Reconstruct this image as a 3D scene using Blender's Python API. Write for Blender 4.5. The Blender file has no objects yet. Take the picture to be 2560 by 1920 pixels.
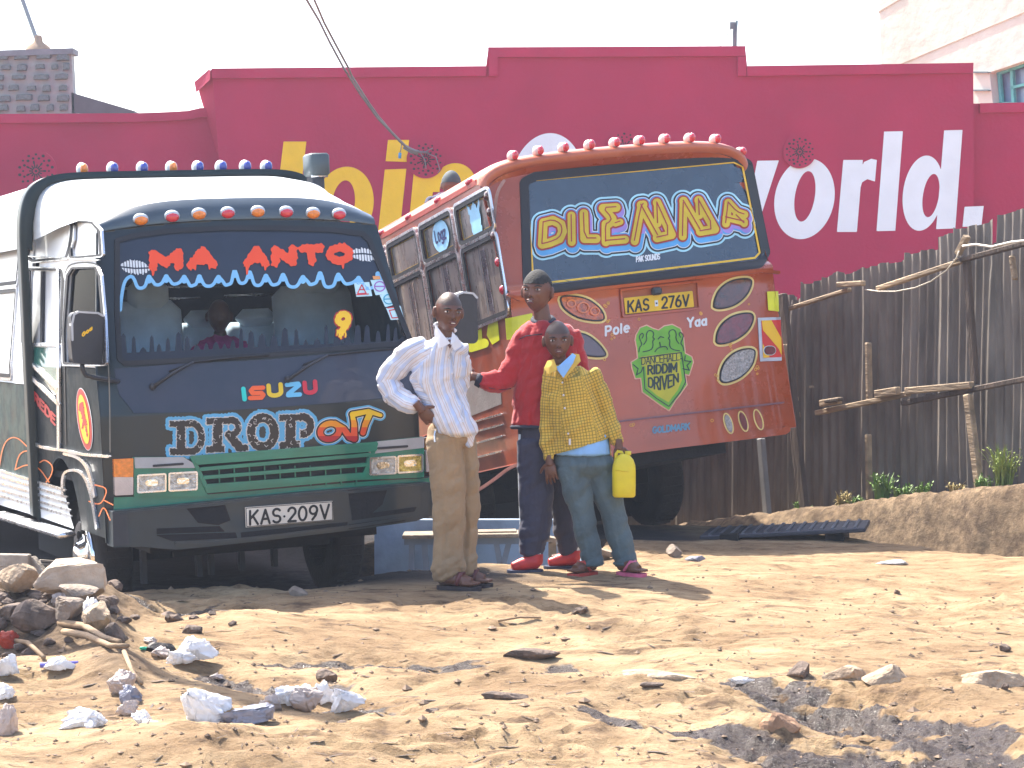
import bpy, bmesh, math, random
import numpy as np
from mathutils import Vector, Matrix, Euler
from mathutils.bvhtree import BVHTree
rad = math.radians
random.seed(7); RNG = np.random.default_rng(7)
SC = bpy.context.scene
COL = SC.collection
# ------------------------------------------------------------------ camera, sky, sun, exposure
FPX = 5600.0                      # focal length in pixels of the 2560 px wide photograph
CAMZ = 1.5
PITCH = math.atan(170 / FPX)
cam = bpy.data.cameras.new('camera'); camo = bpy.data.objects.new('camera', cam); COL.objects.link(camo)
cam.sensor_width = 36.0; cam.lens = 36.0 * FPX / 2560; cam.clip_start = .1; cam.clip_end = 3000
camo.location = (0, 0, CAMZ); camo.rotation_euler = (math.pi / 2 - PITCH, 0, 0)
SC.camera = camo
SUN_H = Vector((-.66, .75, 0)).normalized(); SUN_EL = rad(53.5)
SUN = (SUN_H * math.cos(SUN_EL) + Vector((0, 0, math.sin(SUN_EL)))).normalized()
w = bpy.data.worlds.new('World'); SC.world = w; w.use_nodes = True
nt = w.node_tree; bg = nt.nodes['Background']
sky = nt.nodes.new('ShaderNodeTexSky'); sky.sky_type = 'NISHITA'; sky.sun_disc = False
sky.sun_elevation = SUN_EL; sky.sun_rotation = math.atan2(SUN.x, SUN.y)
sky.air_density = 1.0; sky.dust_density = 3.0; sky.ozone_density = 1.0
hs = nt.nodes.new('ShaderNodeHueSaturation'); hs.inputs['Saturation'].default_value = 1.0
nt.links.new(sky.outputs[0], hs.inputs['Color']); nt.links.new(hs.outputs[0], bg.inputs[0])
bg.inputs[1].default_value = .15
sl = bpy.data.lights.new('sun', 'SUN'); sl.energy = 5.0; sl.angle = rad(.53); sl.color = (1, .93, .82)
so = bpy.data.objects.new('sun', sl); COL.objects.link(so)
so.rotation_euler = (-SUN).to_track_quat('-Z', 'Y').to_euler(); so.location = (-8, 10, 20)
SC.view_settings.view_transform = 'Standard'; SC.view_settings.look = 'None'
SC.view_settings.exposure = 1.65; SC.view_settings.gamma = 1.0; SC.view_settings.use_curve_mapping = False
SC.cycles.max_bounces = 8; SC.cycles.transparent_max_bounces = 12
# ------------------------------------------------------------------ geometry of the view: pixel -> place
CP, SP = math.cos(PITCH), math.sin(PITCH)
def dirs(px, py):
    px = np.asarray(px, float); py = np.asarray(py, float)
    x = (px - 1280) / FPX; u = (960 - py) / FPX
    return np.stack([x, CP + u * SP, -SP + u * CP], -1)
O = np.array([0, 0, CAMZ])
def at(px, py, Y):
    d = dirs(px, py); t = Y / d[..., 1]
    p = O + d * t[..., None] if d.ndim > 1 else O + d * t
    return p
def V(p): return Vector([float(c) for c in p])
def frame(origin, yaw, pitch, roll):
    """local x right, y away, z up; yaw turns y to the left, pitch > 0 lowers the far end, roll > 0 raises the right side"""
    R = Matrix.Rotation(yaw, 3, 'Z') @ Matrix.Rotation(-pitch, 3, 'X') @ Matrix.Rotation(-roll, 3, 'Y')
    return np.array(R), np.array(origin, float)
class Surf:
    """a curved panel in a frame: coordinate `ax` is a function f of the local point"""
    def __init__(s, fr, ax, f, out):
        s.R, s.o = fr; s.ax = ax; s.f = f; s.out = out
    def hit(s, px, py, off=0.0):
        d = dirs(px, py) @ s.R; o = (O - s.o) @ s.R
        p = np.zeros(d.shape); val = s.f(p)
        for _ in range(20):
            t = (val - o[s.ax]) / d[..., s.ax]
            p = o + d * t[..., None]
            val = .4 * val + .6 * s.f(p)
        p = o + d * ((val - o[s.ax]) / d[..., s.ax])[..., None]
        p[..., s.ax] += s.out * off
        return p
    def met(s, a, b, off=0.0):      # the two other coordinates given
        a = np.asarray(a, float); b = np.asarray(b, float)
        p = np.zeros(a.shape + (3,)); ot = [i for i in range(3) if i != s.ax]
        p[..., ot[0]] = a; p[..., ot[1]] = b
        p[..., s.ax] = s.f(p) + s.out * off
        return p
# ------------------------------------------------------------------ object helpers
def tag(o, label=None, cat=None, group=None, kind=None):
    if label: o['label'] = label
    if cat: o['category'] = cat
    if group: o['group'] = group
    if kind: o['kind'] = kind
    return o
def empty(name, label, cat, loc=(0, 0, 0), R=None, group=None):
    o = bpy.data.objects.new(name, None); COL.objects.link(o)
    m = Matrix(R.tolist()).to_4x4() if R is not None else Matrix.Identity(4)
    m.translation = Vector([float(c) for c in loc]); o.matrix_world = m
    o.empty_display_size = .1
    return tag(o, label, cat, group)
def link(name, me, mat, parent=None, smooth=True, loc=None):
    me.name = name
    if mat is not None:
        for m in (mat if isinstance(mat, (list, tuple)) else [mat]): me.materials.append(m)
    if smooth: me.polygons.foreach_set('use_smooth', [True] * len(me.polygons))
    o = bpy.data.objects.new(name, me); COL.objects.link(o)
    if parent is not None: o.parent = parent
    if loc is not None: o.location = loc
    return o
class MB:
    def __init__(s): s.v = []; s.f = []; s.mi = []
    def add(s, vs, fs, mi=0):
        n = len(s.v); s.v += [tuple(float(c) for c in p) for p in vs]; s.f += [tuple(i + n for i in f) for f in fs]; s.mi += [mi] * len(fs); return s
    def box(s, c, d, R=None, bev=0, mi=0):
        dx, dy, dz = d[0] / 2, d[1] / 2, d[2] / 2
        if bev:
            b = min(bev, dx * .9, dy * .9, dz * .9); vs = []
            for z, k in ((-dz, b), (-dz + b, 0), (dz - b, 0), (dz, b)):
                X, Y = dx - k, dy - k
                for x, y in ((-X + (b if not k else 0), -Y), (X - (b if not k else 0), -Y), (X, -Y + (b if not k else 0)), (X, Y - (b if not k else 0)), (X - (b if not k else 0), Y), (-X + (b if not k else 0), Y), (-X, Y - (b if not k else 0)), (-X, -Y + (b if not k else 0))):
                    vs.append((x, y, z))
            fs = [tuple(range(7, -1, -1)), tuple(range(24, 32))]
            for r in range(3):
                for i in range(8): fs.append((r * 8 + i, r * 8 + (i + 1) % 8, r * 8 + 8 + (i + 1) % 8, r * 8 + 8 + i))
        else:
            vs = [(x, y, z) for z in (-dz, dz) for x, y in ((-dx, -dy), (dx, -dy), (dx, dy), (-dx, dy))]
            fs = [(3, 2, 1, 0), (4, 5, 6, 7), (0, 1, 5, 4), (1, 2, 6, 5), (2, 3, 7, 6), (3, 0, 4, 7)]
        vs = np.array(vs)
        if R is not None: vs = vs @ np.array(R).T
        return s.add(vs + np.array(c), fs, mi)
    def beam(s, a, b, w, h, up=(0, 0, 1), mi=0, bev=0):
        a = Vector(a); b = Vector(b); t = (b - a); L = t.length; t.normalize(); u = Vector(up)
        l = t.cross(u).normalized(); u = l.cross(t)
        R = np.array([[t.x, l.x, u.x], [t.y, l.y, u.y], [t.z, l.z, u.z]])
        return s.box((a + b) / 2, (L, w, h), R, bev, mi)
    def tube(s, pts, r, n=8, cap=True, mi=0):
        pts = [Vector([float(c) for c in p]) for p in pts]; rs = r if hasattr(r, '__len__') else [r] * len(pts)
        vs = []; fs = []; prev = None
        for i, p in enumerate(pts):
            t = (pts[min(i + 1, len(pts) - 1)] - pts[max(i - 1, 0)]).normalized()
            if prev is None: l = t.orthogonal().normalized()
            else:
                l = prev - t * prev.dot(t); l.normalize()
            prev = l; m = t.cross(l)
            for k in range(n):
                a = 2 * math.pi * k / n; vs.append(p + (l * math.cos(a) + m * math.sin(a)) * rs[i])
        for i in range(len(pts) - 1):
            for k in range(n): fs.append((i * n + k, i * n + (k + 1) % n, i * n + n + (k + 1) % n, i * n + n + k))
        if cap: fs += [tuple(range(n - 1, -1, -1)), tuple(range((len(pts) - 1) * n, len(pts) * n))]
        return s.add(vs, fs, mi)
    def lathe(s, prof, c=(0, 0, 0), axis=(0, 0, 1), n=24, mi=0, x0=None):
        ax = Vector(axis).normalized(); l = ax.orthogonal().normalized() if x0 is None else Vector(x0); m = ax.cross(l); c = Vector(c)
        vs = [c + ax * h + (l * math.cos(2 * math.pi * k / n) + m * math.sin(2 * math.pi * k / n)) * max(r, 1e-4) for r, h in prof for k in range(n)]
        fs = [(i * n + k, i * n + (k + 1) % n, i * n + n + (k + 1) % n, i * n + n + k) for i in range(len(prof) - 1) for k in range(n)]
        return s.add(vs, fs, mi)
    def grid(s, P, mi=0, flip=False):
        P = np.asarray(P); a, b = P.shape[:2]
        fs = [(i * b + j, i * b + j + 1, i * b + b + j + 1, i * b + b + j) for i in range(a - 1) for j in range(b - 1)]
        if flip: fs = [f[::-1] for f in fs]
        return s.add(P.reshape(-1, 3), fs, mi)
    def ball(s, c, r, n=12, m=8, mi=0, R=None):
        r = r if hasattr(r, '__len__') else (r, r, r)
        vs = [(r[0] * math.sin(math.pi * i / m) * math.cos(2 * math.pi * k / n), r[1] * math.sin(math.pi * i / m) * math.sin(2 * math.pi * k / n), r[2] * math.cos(math.pi * i / m)) for i in range(m + 1) for k in range(n)]
        vs = np.array(vs)
        if R is not None: vs = vs @ np.array(R).T
        fs = [(i * n + k, i * n + n + k, i * n + n + (k + 1) % n, i * n + (k + 1) % n) for i in range(m) for k in range(n)]
        return s.add(vs + np.array([float(q) for q in c]), fs, mi)
    def mesh(s, name='m'):
        me = bpy.data.meshes.new(name); me.from_pydata(s.v, [], s.f)
        if any(s.mi): me.polygons.foreach_set('material_index', s.mi)
        me.update(); return me
    def build(s, name, mat, parent=None, smooth=False, loc=None):
        return link(name, s.mesh(name), mat, parent, smooth, loc)
# ------------------------------------------------------------------ flat shapes by distance fields
class Pic:
    def __init__(s, x0, y0, x1, y1, st=1.0):
        s.x0, s.y0, s.st = x0, y0, st
        s.X, s.Y = np.meshgrid(np.arange(x0, x1 + st * .5, st), np.arange(y0, y1 + st * .5, st))
        s.D = np.full(s.X.shape, 1e6)
    def new(s, D=None):
        q = Pic.__new__(Pic); q.x0, q.y0, q.st, q.X, q.Y = s.x0, s.y0, s.st, s.X, s.Y
        q.D = np.full(s.X.shape, 1e6) if D is None else D; return q
    def dseg(s, a, b):
        ax, ay = a; bx, by = b; dx, dy = bx - ax, by - ay; L = dx * dx + dy * dy + 1e-9
        t = np.clip(((s.X - ax) * dx + (s.Y - ay) * dy) / L, 0, 1)
        return np.hypot(s.X - ax - t * dx, s.Y - ay - t * dy), t
    def stroke(s, pts, r, r2=None):
        n = len(pts) - 1
        for i in range(n):
            d, t = s.dseg(pts[i], pts[i + 1])
            if r2 is None: rr = r
            else: rr = r + (r2 - r) * (i + t) / n
            s.D = np.minimum(s.D, d - rr)
        return s
    def strokes(s, L, r):
        for p in L: s.stroke(p, r)
        return s
    def dpoly(s, pts):
        D = np.full(s.X.shape, 1e6); ins = np.zeros(s.X.shape, bool); n = len(pts)
        for i in range(n):
            a, b = pts[i], pts[(i + 1) % n]
            D = np.minimum(D, s.dseg(a, b)[0])
            if a[1] != b[1]:
                c = ((a[1] > s.Y) != (b[1] > s.Y)) & (s.X < (b[0] - a[0]) * (s.Y - a[1]) / (b[1] - a[1]) + a[0]); ins ^= c
        return np.where(ins, -D, D)
    def poly(s, pts, rnd=0):
        s.D = np.minimum(s.D, s.dpoly(pts) - rnd); return s
    def dell(s, cx, cy, rx, ry, ang=0, sh=0):
        x = s.X - cx; y = s.Y - cy; x = x + sh * y
        c, n = math.cos(ang), math.sin(ang); u = (x * c + y * n) / rx; v = (-x * n + y * c) / ry
        k = np.hypot(u, v); g = np.hypot(u / rx, v / ry) + 1e-9
        return k * (k - 1) / g
    def ell(s, *a, **k): s.D = np.minimum(s.D, s.dell(*a, **k)); return s
    def cut(s, D): s.D = np.maximum(s.D, -D); return s
    def clip(s, D): s.D = np.maximum(s.D, D); return s
    def offs(s, o): return s.new(s.D - o)
    def noise(s, amp, sc, seed=0):
        r = np.random.default_rng(seed); D = 0
        for k in range(6):
            a = r.uniform(0, 6.28); f = 2 * math.pi / (sc * r.uniform(.6, 1.6))
            D = D + np.sin((s.X * math.cos(a) + s.Y * math.sin(a)) * f + r.uniform(0, 6.28))
        s.D = s.D + amp * D / 2.4; return s
    def contour(s, run=10):
        D = s.D; ny, nx = D.shape; ins = D < 0
        cnt = ins[:-1, :-1].astype(int) + ins[:-1, 1:] + ins[1:, :-1] + ins[1:, 1:]
        vs = []; vid = {}; fs = []; edges = []
        def node(i, j):
            k = (i, j)
            if k not in vid: vid[k] = len(vs); vs.append((s.X[i, j], s.Y[i, j]))
            return vid[k]
        def cross(i, j, i2, j2):
            k = (i, j, i2, j2) if (i, j) < (i2, j2) else (i2, j2, i, j)
            if k not in vid:
                a, b = D[i, j], D[i2, j2]; t = min(max(a / (a - b), .02), .98)
                vid[k] = len(vs); vs.append((s.X[i, j] + (s.X[i2, j2] - s.X[i, j]) * t, s.Y[i, j] + (s.Y[i2, j2] - s.Y[i, j]) * t))
            return vid[k]
        full = cnt == 4
        for i in range(ny - 1):
            row = full[i]
            if row.any():
                j = 0; idx = np.flatnonzero(row); p = 0
                while p < len(idx):
                    q = p
                    while q + 1 < len(idx) and idx[q + 1] == idx[q] + 1 and q - p < run - 1: q += 1
                    a, b = idx[p], idx[q] + 1
                    fs.append((node(i, a), node(i, b), node(i + 1, b), node(i + 1, a))); p = q + 1
        for i, j in zip(*np.nonzero((cnt > 0) & (cnt < 4))):
            cs = [(i, j), (i, j + 1), (i + 1, j + 1), (i + 1, j)]; poly = []; cr = []
            for k in range(4):
                a = cs[k]; b = cs[(k + 1) % 4]
                if ins[a]: poly.append(node(*a))
                if ins[a] != ins[b]:
                    c = cross(*a, *b); poly.append(c); cr.append((c, ins[a]))
            if len(poly) >= 3:
                fs.append(tuple(poly))
                if len(cr) == 2:
                    o = [c for c, f in cr if f][0]; e = [c for c, f in cr if not f][0]; edges.append((o, e))
        return np.array(vs).reshape(-1, 2), fs, edges
def relief(pic, mp, off, name, mat, parent, depth=0.0, smooth=False, run=10, inv=None, kind=None, label=None):
    """a shape drawn on a surface: mp(a, b, off) gives the place; with depth its rim reaches back into the surface"""
    vs, fs, ed = pic.contour(run)
    if not len(fs): return None
    P = mp(vs[:, 0], vs[:, 1], off); n = len(P); fs = list(fs)
    if depth:
        P2 = mp(vs[:, 0], vs[:, 1], off - depth); used = sorted({i for e in ed for i in e}); m = {u: n + k for k, u in enumerate(used)}
        P = np.vstack([P, P2[used]]); fs += [(a, b, m[b], m[a]) for a, b in ed]
    if inv is not None: P = (P - inv[1]) @ inv[0]
    me = bpy.data.meshes.new(name); me.from_pydata([tuple(p) for p in P.tolist()], [], fs); me.update()
    o = link(name, me, mat, parent, smooth)
    return tag(o, label=label, kind=kind)
# ------------------------------------------------------------------ stroke lettering
def arc(cx, cy, rx, ry, a0, a1, n=9): return [(cx + rx * math.cos(rad(a0 + (a1 - a0) * i / n)), cy + ry * math.sin(rad(a0 + (a1 - a0) * i / n))) for i in range(n + 1)]
G = {  # y up, cap height 6, lower case height 4.3: (width, strokes)
 'A': (4, [[(0, 0), (2, 6), (4, 0)], [(.7, 2), (3.3, 2)]]), 'B': (3.6, [[(0, 0), (0, 6), (2, 6)] + arc(2, 4.6, 1.5, 1.4, 90, -90) + [(0, 3.2)], arc(2, 1.6, 1.6, 1.6, 90, -90) + [(0, 0)]]),
 'C': (4, [arc(2, 3, 2, 3, 50, 310, 14)]), 'D': (3.8, [[(0, 0), (0, 6), (1.6, 6)] + arc(1.6, 3, 2.2, 3, 90, -90, 12) + [(0, 0)]]),
 'E': (3.3, [[(3.3, 0), (0, 0), (0, 6), (3.3, 6)], [(0, 3.1), (2.8, 3.1)]]), 'G': (4, [arc(2, 3, 2, 3, 45, 330, 14) + [(3.9, 2.8), (2.4, 2.8)]]),
 'H': (3.7, [[(0, 0), (0, 6)], [(3.7, 0), (3.7, 6)], [(0, 3), (3.7, 3)]]), 'I': (.2, [[(0, 0), (0, 6)]]), 'K': (3.7, [[(0, 0), (0, 6)], [(3.6, 6), (0, 2.4)], [(1.4, 3.6), (3.7, 0)]]),
 'L': (3.1, [[(0, 6), (0, 0), (3.1, 0)]]), 'M': (4.6, [[(0, 0), (0, 6), (2.3, 1.6), (4.6, 6), (4.6, 0)]]), 'N': (3.9, [[(0, 0), (0, 6), (3.9, 0), (3.9, 6)]]),
 'O': (4.2, [arc(2.1, 3, 2.1, 3, 0, 360, 20)]), 'P': (3.5, [[(0, 0), (0, 6), (1.9, 6)] + arc(1.9, 4.4, 1.6, 1.6, 90, -90) + [(0, 2.8)]]),
 'R': (3.7, [[(0, 0), (0, 6), (1.9, 6)] + arc(1.9, 4.5, 1.6, 1.5, 90, -90) + [(0, 3)], [(1.8, 3), (3.7, 0)]]),
 'S': (3.5, [arc(1.75, 4.45, 1.7, 1.55, 30, 270, 9) + arc(1.75, 1.5, 1.75, 1.5, 90, -150, 9)]), 'T': (3.8, [[(0, 6), (3.8, 6)], [(1.9, 6), (1.9, 0)]]),
 'U': (3.8, [[(0, 6), (0, 1.9)] + arc(1.9, 1.9, 1.9, 1.9, 180, 360, 9) + [(3.8, 6)]]), 'V': (4, [[(0, 6), (2, 0), (4, 6)]]), 'Y': (4, [[(0, 6), (2, 3), (4, 6)], [(2, 3), (2, 0)]]),
 'Z': (3.6, [[(0, 6), (3.6, 6), (0, 0), (3.6, 0)]]), 'X': (3.6, [[(0, 6), (3.6, 0)], [(0, 0), (3.6, 6)]]),
 '0': (3.6, [arc(1.8, 3, 1.8, 3, 0, 360, 18)]), '2': (3.4, [arc(1.7, 4.3, 1.7, 1.7, 170, -35, 9) + [(0, 0), (3.5, 0)]]), '6': (3.5, [arc(1.75, 1.8, 1.75, 1.8, 0, 360, 14), [(.05, 2.2), (.7, 4.2), (2.3, 6)]]),
 '7': (3.4, [[(0, 6), (3.4, 6), (1.1, 0)]]), '9': (3.5, [arc(1.75, 4.2, 1.75, 1.8, 0, 360, 14), [(3.45, 3.8), (2.8, 1.8), (1.2, 0)]]), '.': (.6, [[(.3, 2.4), (.31, 2.4)]]), ' ': (1.6, []),
 'o': (3.2, [arc(1.6, 2.1, 1.6, 2.1, 0, 360, 16)]), 'l': (.2, [[(0, 0), (0, 6)]]), 'e': (3.2, [[(0, 2.2), (3.2, 2.2)] + arc(1.6, 2.1, 1.6, 2.1, 5, 300, 12)]),
 'a': (3.1, [arc(1.5, 1.9, 1.5, 1.9, 0, 360, 12), [(3.0, 4), (3.05, 0)]]), 'g': (3.1, [arc(1.5, 2.2, 1.5, 1.9, 0, 360, 12), [(3.05, 4), (3.05, -1), (1.7, -1.9), (.2, -1.4)]]), 'z': (2.9, [[(0, 4.1), (2.9, 4.1), (0, 0), (2.9, 0)]])}
def text(s, x0, y0, x1, y1, h, h2=None, gap=1.3, lean=0.0, bow=0.0, bow2=None):
    """strokes of the word s; the base line runs from (x0, y0) to (x1, y1) in pixels, letters h pixels tall"""
    W = sum(G[c][0] for c in s) + gap * (len(s) - 1); x = 0; out = []
    h2 = h if h2 is None else h2; bow2 = bow if bow2 is None else bow2
    for c in s:
        w_, st = G[c]
        for p in st:
            q = []
            for a, b in p:
                t = (x + a) / W; hh = h + (h2 - h) * t; k = b / 6
                bo = (bow * (1 - k) + bow2 * k) * 4 * t * (1 - t)
                q.append((x0 + (x1 - x0) * t + lean * k * hh + (y0 - y1) / max(abs(x1 - x0), 1) * -k * hh * 0, y0 + (y1 - y0) * t - hh * k - bo))
            out.append(q)
        x += w_ + gap
    return out
# ------------------------------------------------------------------ materials
MATS = {}
def pm(name, c, rough=.6, metal=0.0, var=.15, sc=6.0, bump=.15, bsc=60.0, coat=0.0, dust=0.0, dustc=(.30, .22, .15), spec=.5, coord='Object', dsc=3.0, stretch=None, emit=None, alpha=None, sheen=0):
    if name in MATS: return MATS[name]
    m = bpy.data.materials.new(name); m.use_nodes = True; nt = m.node_tree; N = nt.nodes; L = nt.links
    b = N['Principled BSDF']; tc = N.new('ShaderNodeTexCoord'); src = tc.outputs[coord]
    if stretch:
        mp = N.new('ShaderNodeMapping'); mp.inputs['Scale'].default_value = stretch; L.new(src, mp.inputs[0]); src = mp.outputs[0]
    n1 = N.new('ShaderNodeTexNoise'); n1.inputs['Scale'].default_value = sc; n1.inputs['Detail'].default_value = 6; L.new(src, n1.inputs['Vector'])
    r = N.new('ShaderNodeMapRange'); r.inputs['From Min'].default_value = .3; r.inputs['From Max'].default_value = .7; L.new(n1.outputs['Fac'], r.inputs['Value'])
    mx = N.new('ShaderNodeMix'); mx.data_type = 'RGBA'; L.new(r.outputs[0], mx.inputs['Factor'])
    mx.inputs['A'].default_value = (*[x * (1 - var) for x in c], 1); mx.inputs['B'].default_value = (*[min(1, x * (1 + var)) for x in c], 1)
    out = mx.outputs['Result']; b.inputs['Roughness'].default_value = rough
    if dust:
        n2 = N.new('ShaderNodeTexNoise'); n2.inputs['Scale'].default_value = dsc; n2.inputs['Detail'].default_value = 8; n2.inputs['Roughness'].default_value = .65; L.new(src, n2.inputs['Vector'])
        r2 = N.new('ShaderNodeMapRange'); r2.inputs['From Min'].default_value = .42; r2.inputs['From Max'].default_value = .75; r2.inputs['To Max'].default_value = dust; L.new(n2.outputs['Fac'], r2.inputs['Value'])
        m2 = N.new('ShaderNodeMix'); m2.data_type = 'RGBA'; L.new(r2.outputs[0], m2.inputs['Factor']); L.new(out, m2.inputs['A']); m2.inputs['B'].default_value = (*dustc, 1); out = m2.outputs['Result']
        r3 = N.new('ShaderNodeMapRange'); r3.inputs['From Max'].default_value = max(dust, .01); r3.inputs['To Min'].default_value = rough; r3.inputs['To Max'].default_value = min(1, rough + .35); L.new(r2.outputs[0], r3.inputs['Value']); L.new(r3.outputs[0], b.inputs['Roughness'])
    L.new(out, b.inputs['Base Color']); b.inputs['Metallic'].default_value = metal; b.inputs['Specular IOR Level'].default_value = spec
    b.inputs['Coat Weight'].default_value = coat; b.inputs['Coat Roughness'].default_value = .06
    if sheen: b.inputs['Sheen Weight'].default_value = sheen
    if alpha is not None: b.inputs['Alpha'].default_value = alpha
    if bump:
        n3 = N.new('ShaderNodeTexNoise'); n3.inputs['Scale'].default_value = bsc; n3.inputs['Detail'].default_value = 4; L.new(src, n3.inputs['Vector'])
        bp = N.new('ShaderNodeBump'); bp.inputs['Strength'].default_value = bump; bp.inputs['Distance'].default_value = .02; L.new(n3.outputs['Fac'], bp.inputs['Height']); L.new(bp.outputs[0], b.inputs['Normal'])
    MATS[name] = m; return m
def glass(name, tint=(.75, .85, .9), f=.14, rough=.02):
    m = bpy.data.materials.new(name); m.use_nodes = True; nt = m.node_tree; N = nt.nodes; L = nt.links
    N.remove(N['Principled BSDF']); t = N.new('ShaderNodeBsdfTransparent'); t.inputs[0].default_value = (*tint, 1)
    g = N.new('ShaderNodeBsdfGlossy'); g.inputs['Roughness'].default_value = rough; g.inputs['Color'].default_value = (1, 1, 1, 1)
    fr = N.new('ShaderNodeLayerWeight'); fr.inputs['Blend'].default_value = f
    mx = N.new('ShaderNodeMixShader'); L.new(fr.outputs['Fresnel'], mx.inputs[0]); L.new(t.outputs[0], mx.inputs[1]); L.new(g.outputs[0], mx.inputs[2]); L.new(mx.outputs[0], N['Material Output'].inputs[0]); return m
def smooth(a, b, x): t = np.clip((x - a) / (b - a), 0, 1); return t * t * (3 - 2 * t)
def vnoise(X, Y, sc, seed=0, octv=4, gain=.5, ax=1.0):
    """value noise in [-1, 1]"""
    r = np.random.default_rng(seed); tot = 0; amp = 1; s = 0
    for o in range(octv):
        T = r.uniform(-1, 1, (256, 256)); x = X / sc * 2 ** o * ax + 37.3 * o; y = Y / sc * 2 ** o + 11.7 * o
        xi = np.floor(x).astype(int); yi = np.floor(y).astype(int); fx = x - xi; fy = y - yi; fx = fx * fx * (3 - 2 * fx); fy = fy * fy * (3 - 2 * fy)
        g = lambda a, b: T[a & 255, b & 255]
        v = g(xi, yi) * (1 - fx) * (1 - fy) + g(xi + 1, yi) * fx * (1 - fy) + g(xi, yi + 1) * (1 - fx) * fy + g(xi + 1, yi + 1) * fx * fy
        tot = tot + v * amp; s += amp; amp *= gain
    return tot / s
# ------------------------------------------------------------------ ground
GB = frame((-1.285, 12.2, -.096), rad(23.3), rad(.5), rad(2.4))          # green bus
FO = frame((2.11, 17.5, 0), rad(33), 0, 0)                               # fence: local y runs away along it
def seg_mask(X, Y, a, b, r):
    dx, dy = b[0] - a[0], b[1] - a[1]; t = np.clip(((X - a[0]) * dx + (Y - a[1]) * dy) / (dx * dx + dy * dy), 0, 1)
    return np.exp(-((X - a[0] - t * dx) ** 2 + (Y - a[1] - t * dy) ** 2 * 1.0) / (r * r))
def gp(px, py):                  # a place on level ground seen at a pixel
    p = at(px, py, 1.0); d = p - O; t = -CAMZ / d[2]; return (float(d[0] * t), float(d[1] * t))
WET = [((560, 1700), (800, 1745), .13), ((520, 1680), (640, 1730), .1), ((700, 1650), (860, 1640), .12), ((860, 1645), (1160, 1640), .13), ((1840, 1710), (2080, 1770), .12), ((2080, 1780), (2420, 1850), .2), ((1900, 1745), (2110, 1790), .14), ((2200, 1800), (2440, 1830), .16),
       ((1760, 1840), (2150, 1900), .17), ((2150, 1880), (2540, 1905), .22), ((850, 1775), (1040, 1810), .1), ((270, 1530), (700, 1548), .16), ((1400, 1640), (1450, 1650), .06), ((1480, 1800), (1600, 1825), .07)]
WETG = [(gp(*a), gp(*b), r) for a, b, r in WET]
def hbase(X, Y):
    z = 0.055 * vnoise(X, Y, 1.1, 3, 2) + .034 * vnoise(X, Y, .42, 4, 2, ax=.7)
    z = z * smooth(14.5, 12.0, Y) + z * .4
    for (cx, cy), rx, ry, h in MOUNDS: z = z + h * np.exp(-((X - cx) / rx) ** 2 - ((Y - cy) / ry) ** 2)
    for a, b, r in WETG: z = z - .035 * seg_mask(X, Y, a, b, r * 1.2)
    # dip the green bus stands in
    m = smooth(-.05, -.45, X + .45 * (Y - 13)) * smooth(11.9, 12.7, Y) * smooth(40, 24, Y); z = z * (1 - .7 * m) - .20 * m
    # rubble heap at the left
    z = z + .24 * np.exp(-((X + 2.40) / .52) ** 4 - ((Y - 10.75) / .75) ** 4) + .06 * np.exp(-((X + 1.85) / .35) ** 2 - ((Y - 10.1) / .4) ** 2)
    pm_ = np.clip(np.exp(-((X - 0) / 1.15) ** 6 - ((Y - 12.45) / .8) ** 6), 0, 1); z = z * (1 - pm_) + .036 * pm_
    z = z + .07 * seg_mask(X, Y, gp(210, 1600), gp(300, 1720), .13) + .05 * seg_mask(X, Y, gp(20, 1680), gp(180, 1640), .25)
    # culvert between the two buses
    m = smooth(-1.15, -.95, X) * smooth(.5, .35, X - (Y - 13.3) * .1) * smooth(13.3, 13.42, Y) * smooth(14.86, 14.80, Y); z = z - .62 * m
    # road runs down behind
    rd = smooth(.3, 1.0, 1) * np.clip(Y - 15.8, 0, 9) * .145; k = smooth(-1.8, -.6, X + .38 * (Y - 15)); z = z - rd * k
    z = z - np.clip(Y - 19.5, 0, 6) * .2 * (1 - k)
    # bank under the fence
    c, s_ = math.cos(rad(33)), math.sin(rad(33)); xl = (X - 2.11) * c + (Y - 17.5) * s_; yl = -(X - 2.11) * s_ + (Y - 17.5) * c
    top = .01 - .15 * (yl + .4) + .02 * vnoise(X, Y, .3, 9, 3); e = -.40 + .05 * vnoise(X, Y, .3, 11, 3)
    m = smooth(e - .2, e, xl); dm = smooth(e - .85, e - .45, xl) * (1 - m) * smooth(-.2, -1.2, yl)
    z = z * (1 - m) + np.where(yl > 2, -.3 - .13 * (yl - 2), top) * m - .28 * dm
    return z
MOUNDS = [(gp(1700, 1290), .9, .7, .05), (gp(1100, 1800), .5, .25, .05), (gp(650, 1870), .6, .3, .06), (gp(1500, 1860), .7, .3, .05), (gp(2050, 1740), .35, .13, .05), (gp(1900, 1830), .16, .16, .07), (gp(1230, 1745), .3, .12, .04),
          (gp(900, 1740), .22, .1, .05), (gp(1600, 1760), .4, .16, .04), (gp(2300, 1560), 1.0, .5, .04), (gp(250, 1700), .5, .3, .04), (gp(2480, 1750), .4, .2, .05), (gp(1280, 1590), .6, .3, .02), (gp(1780, 1500), .5, .3, .03)]
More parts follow.
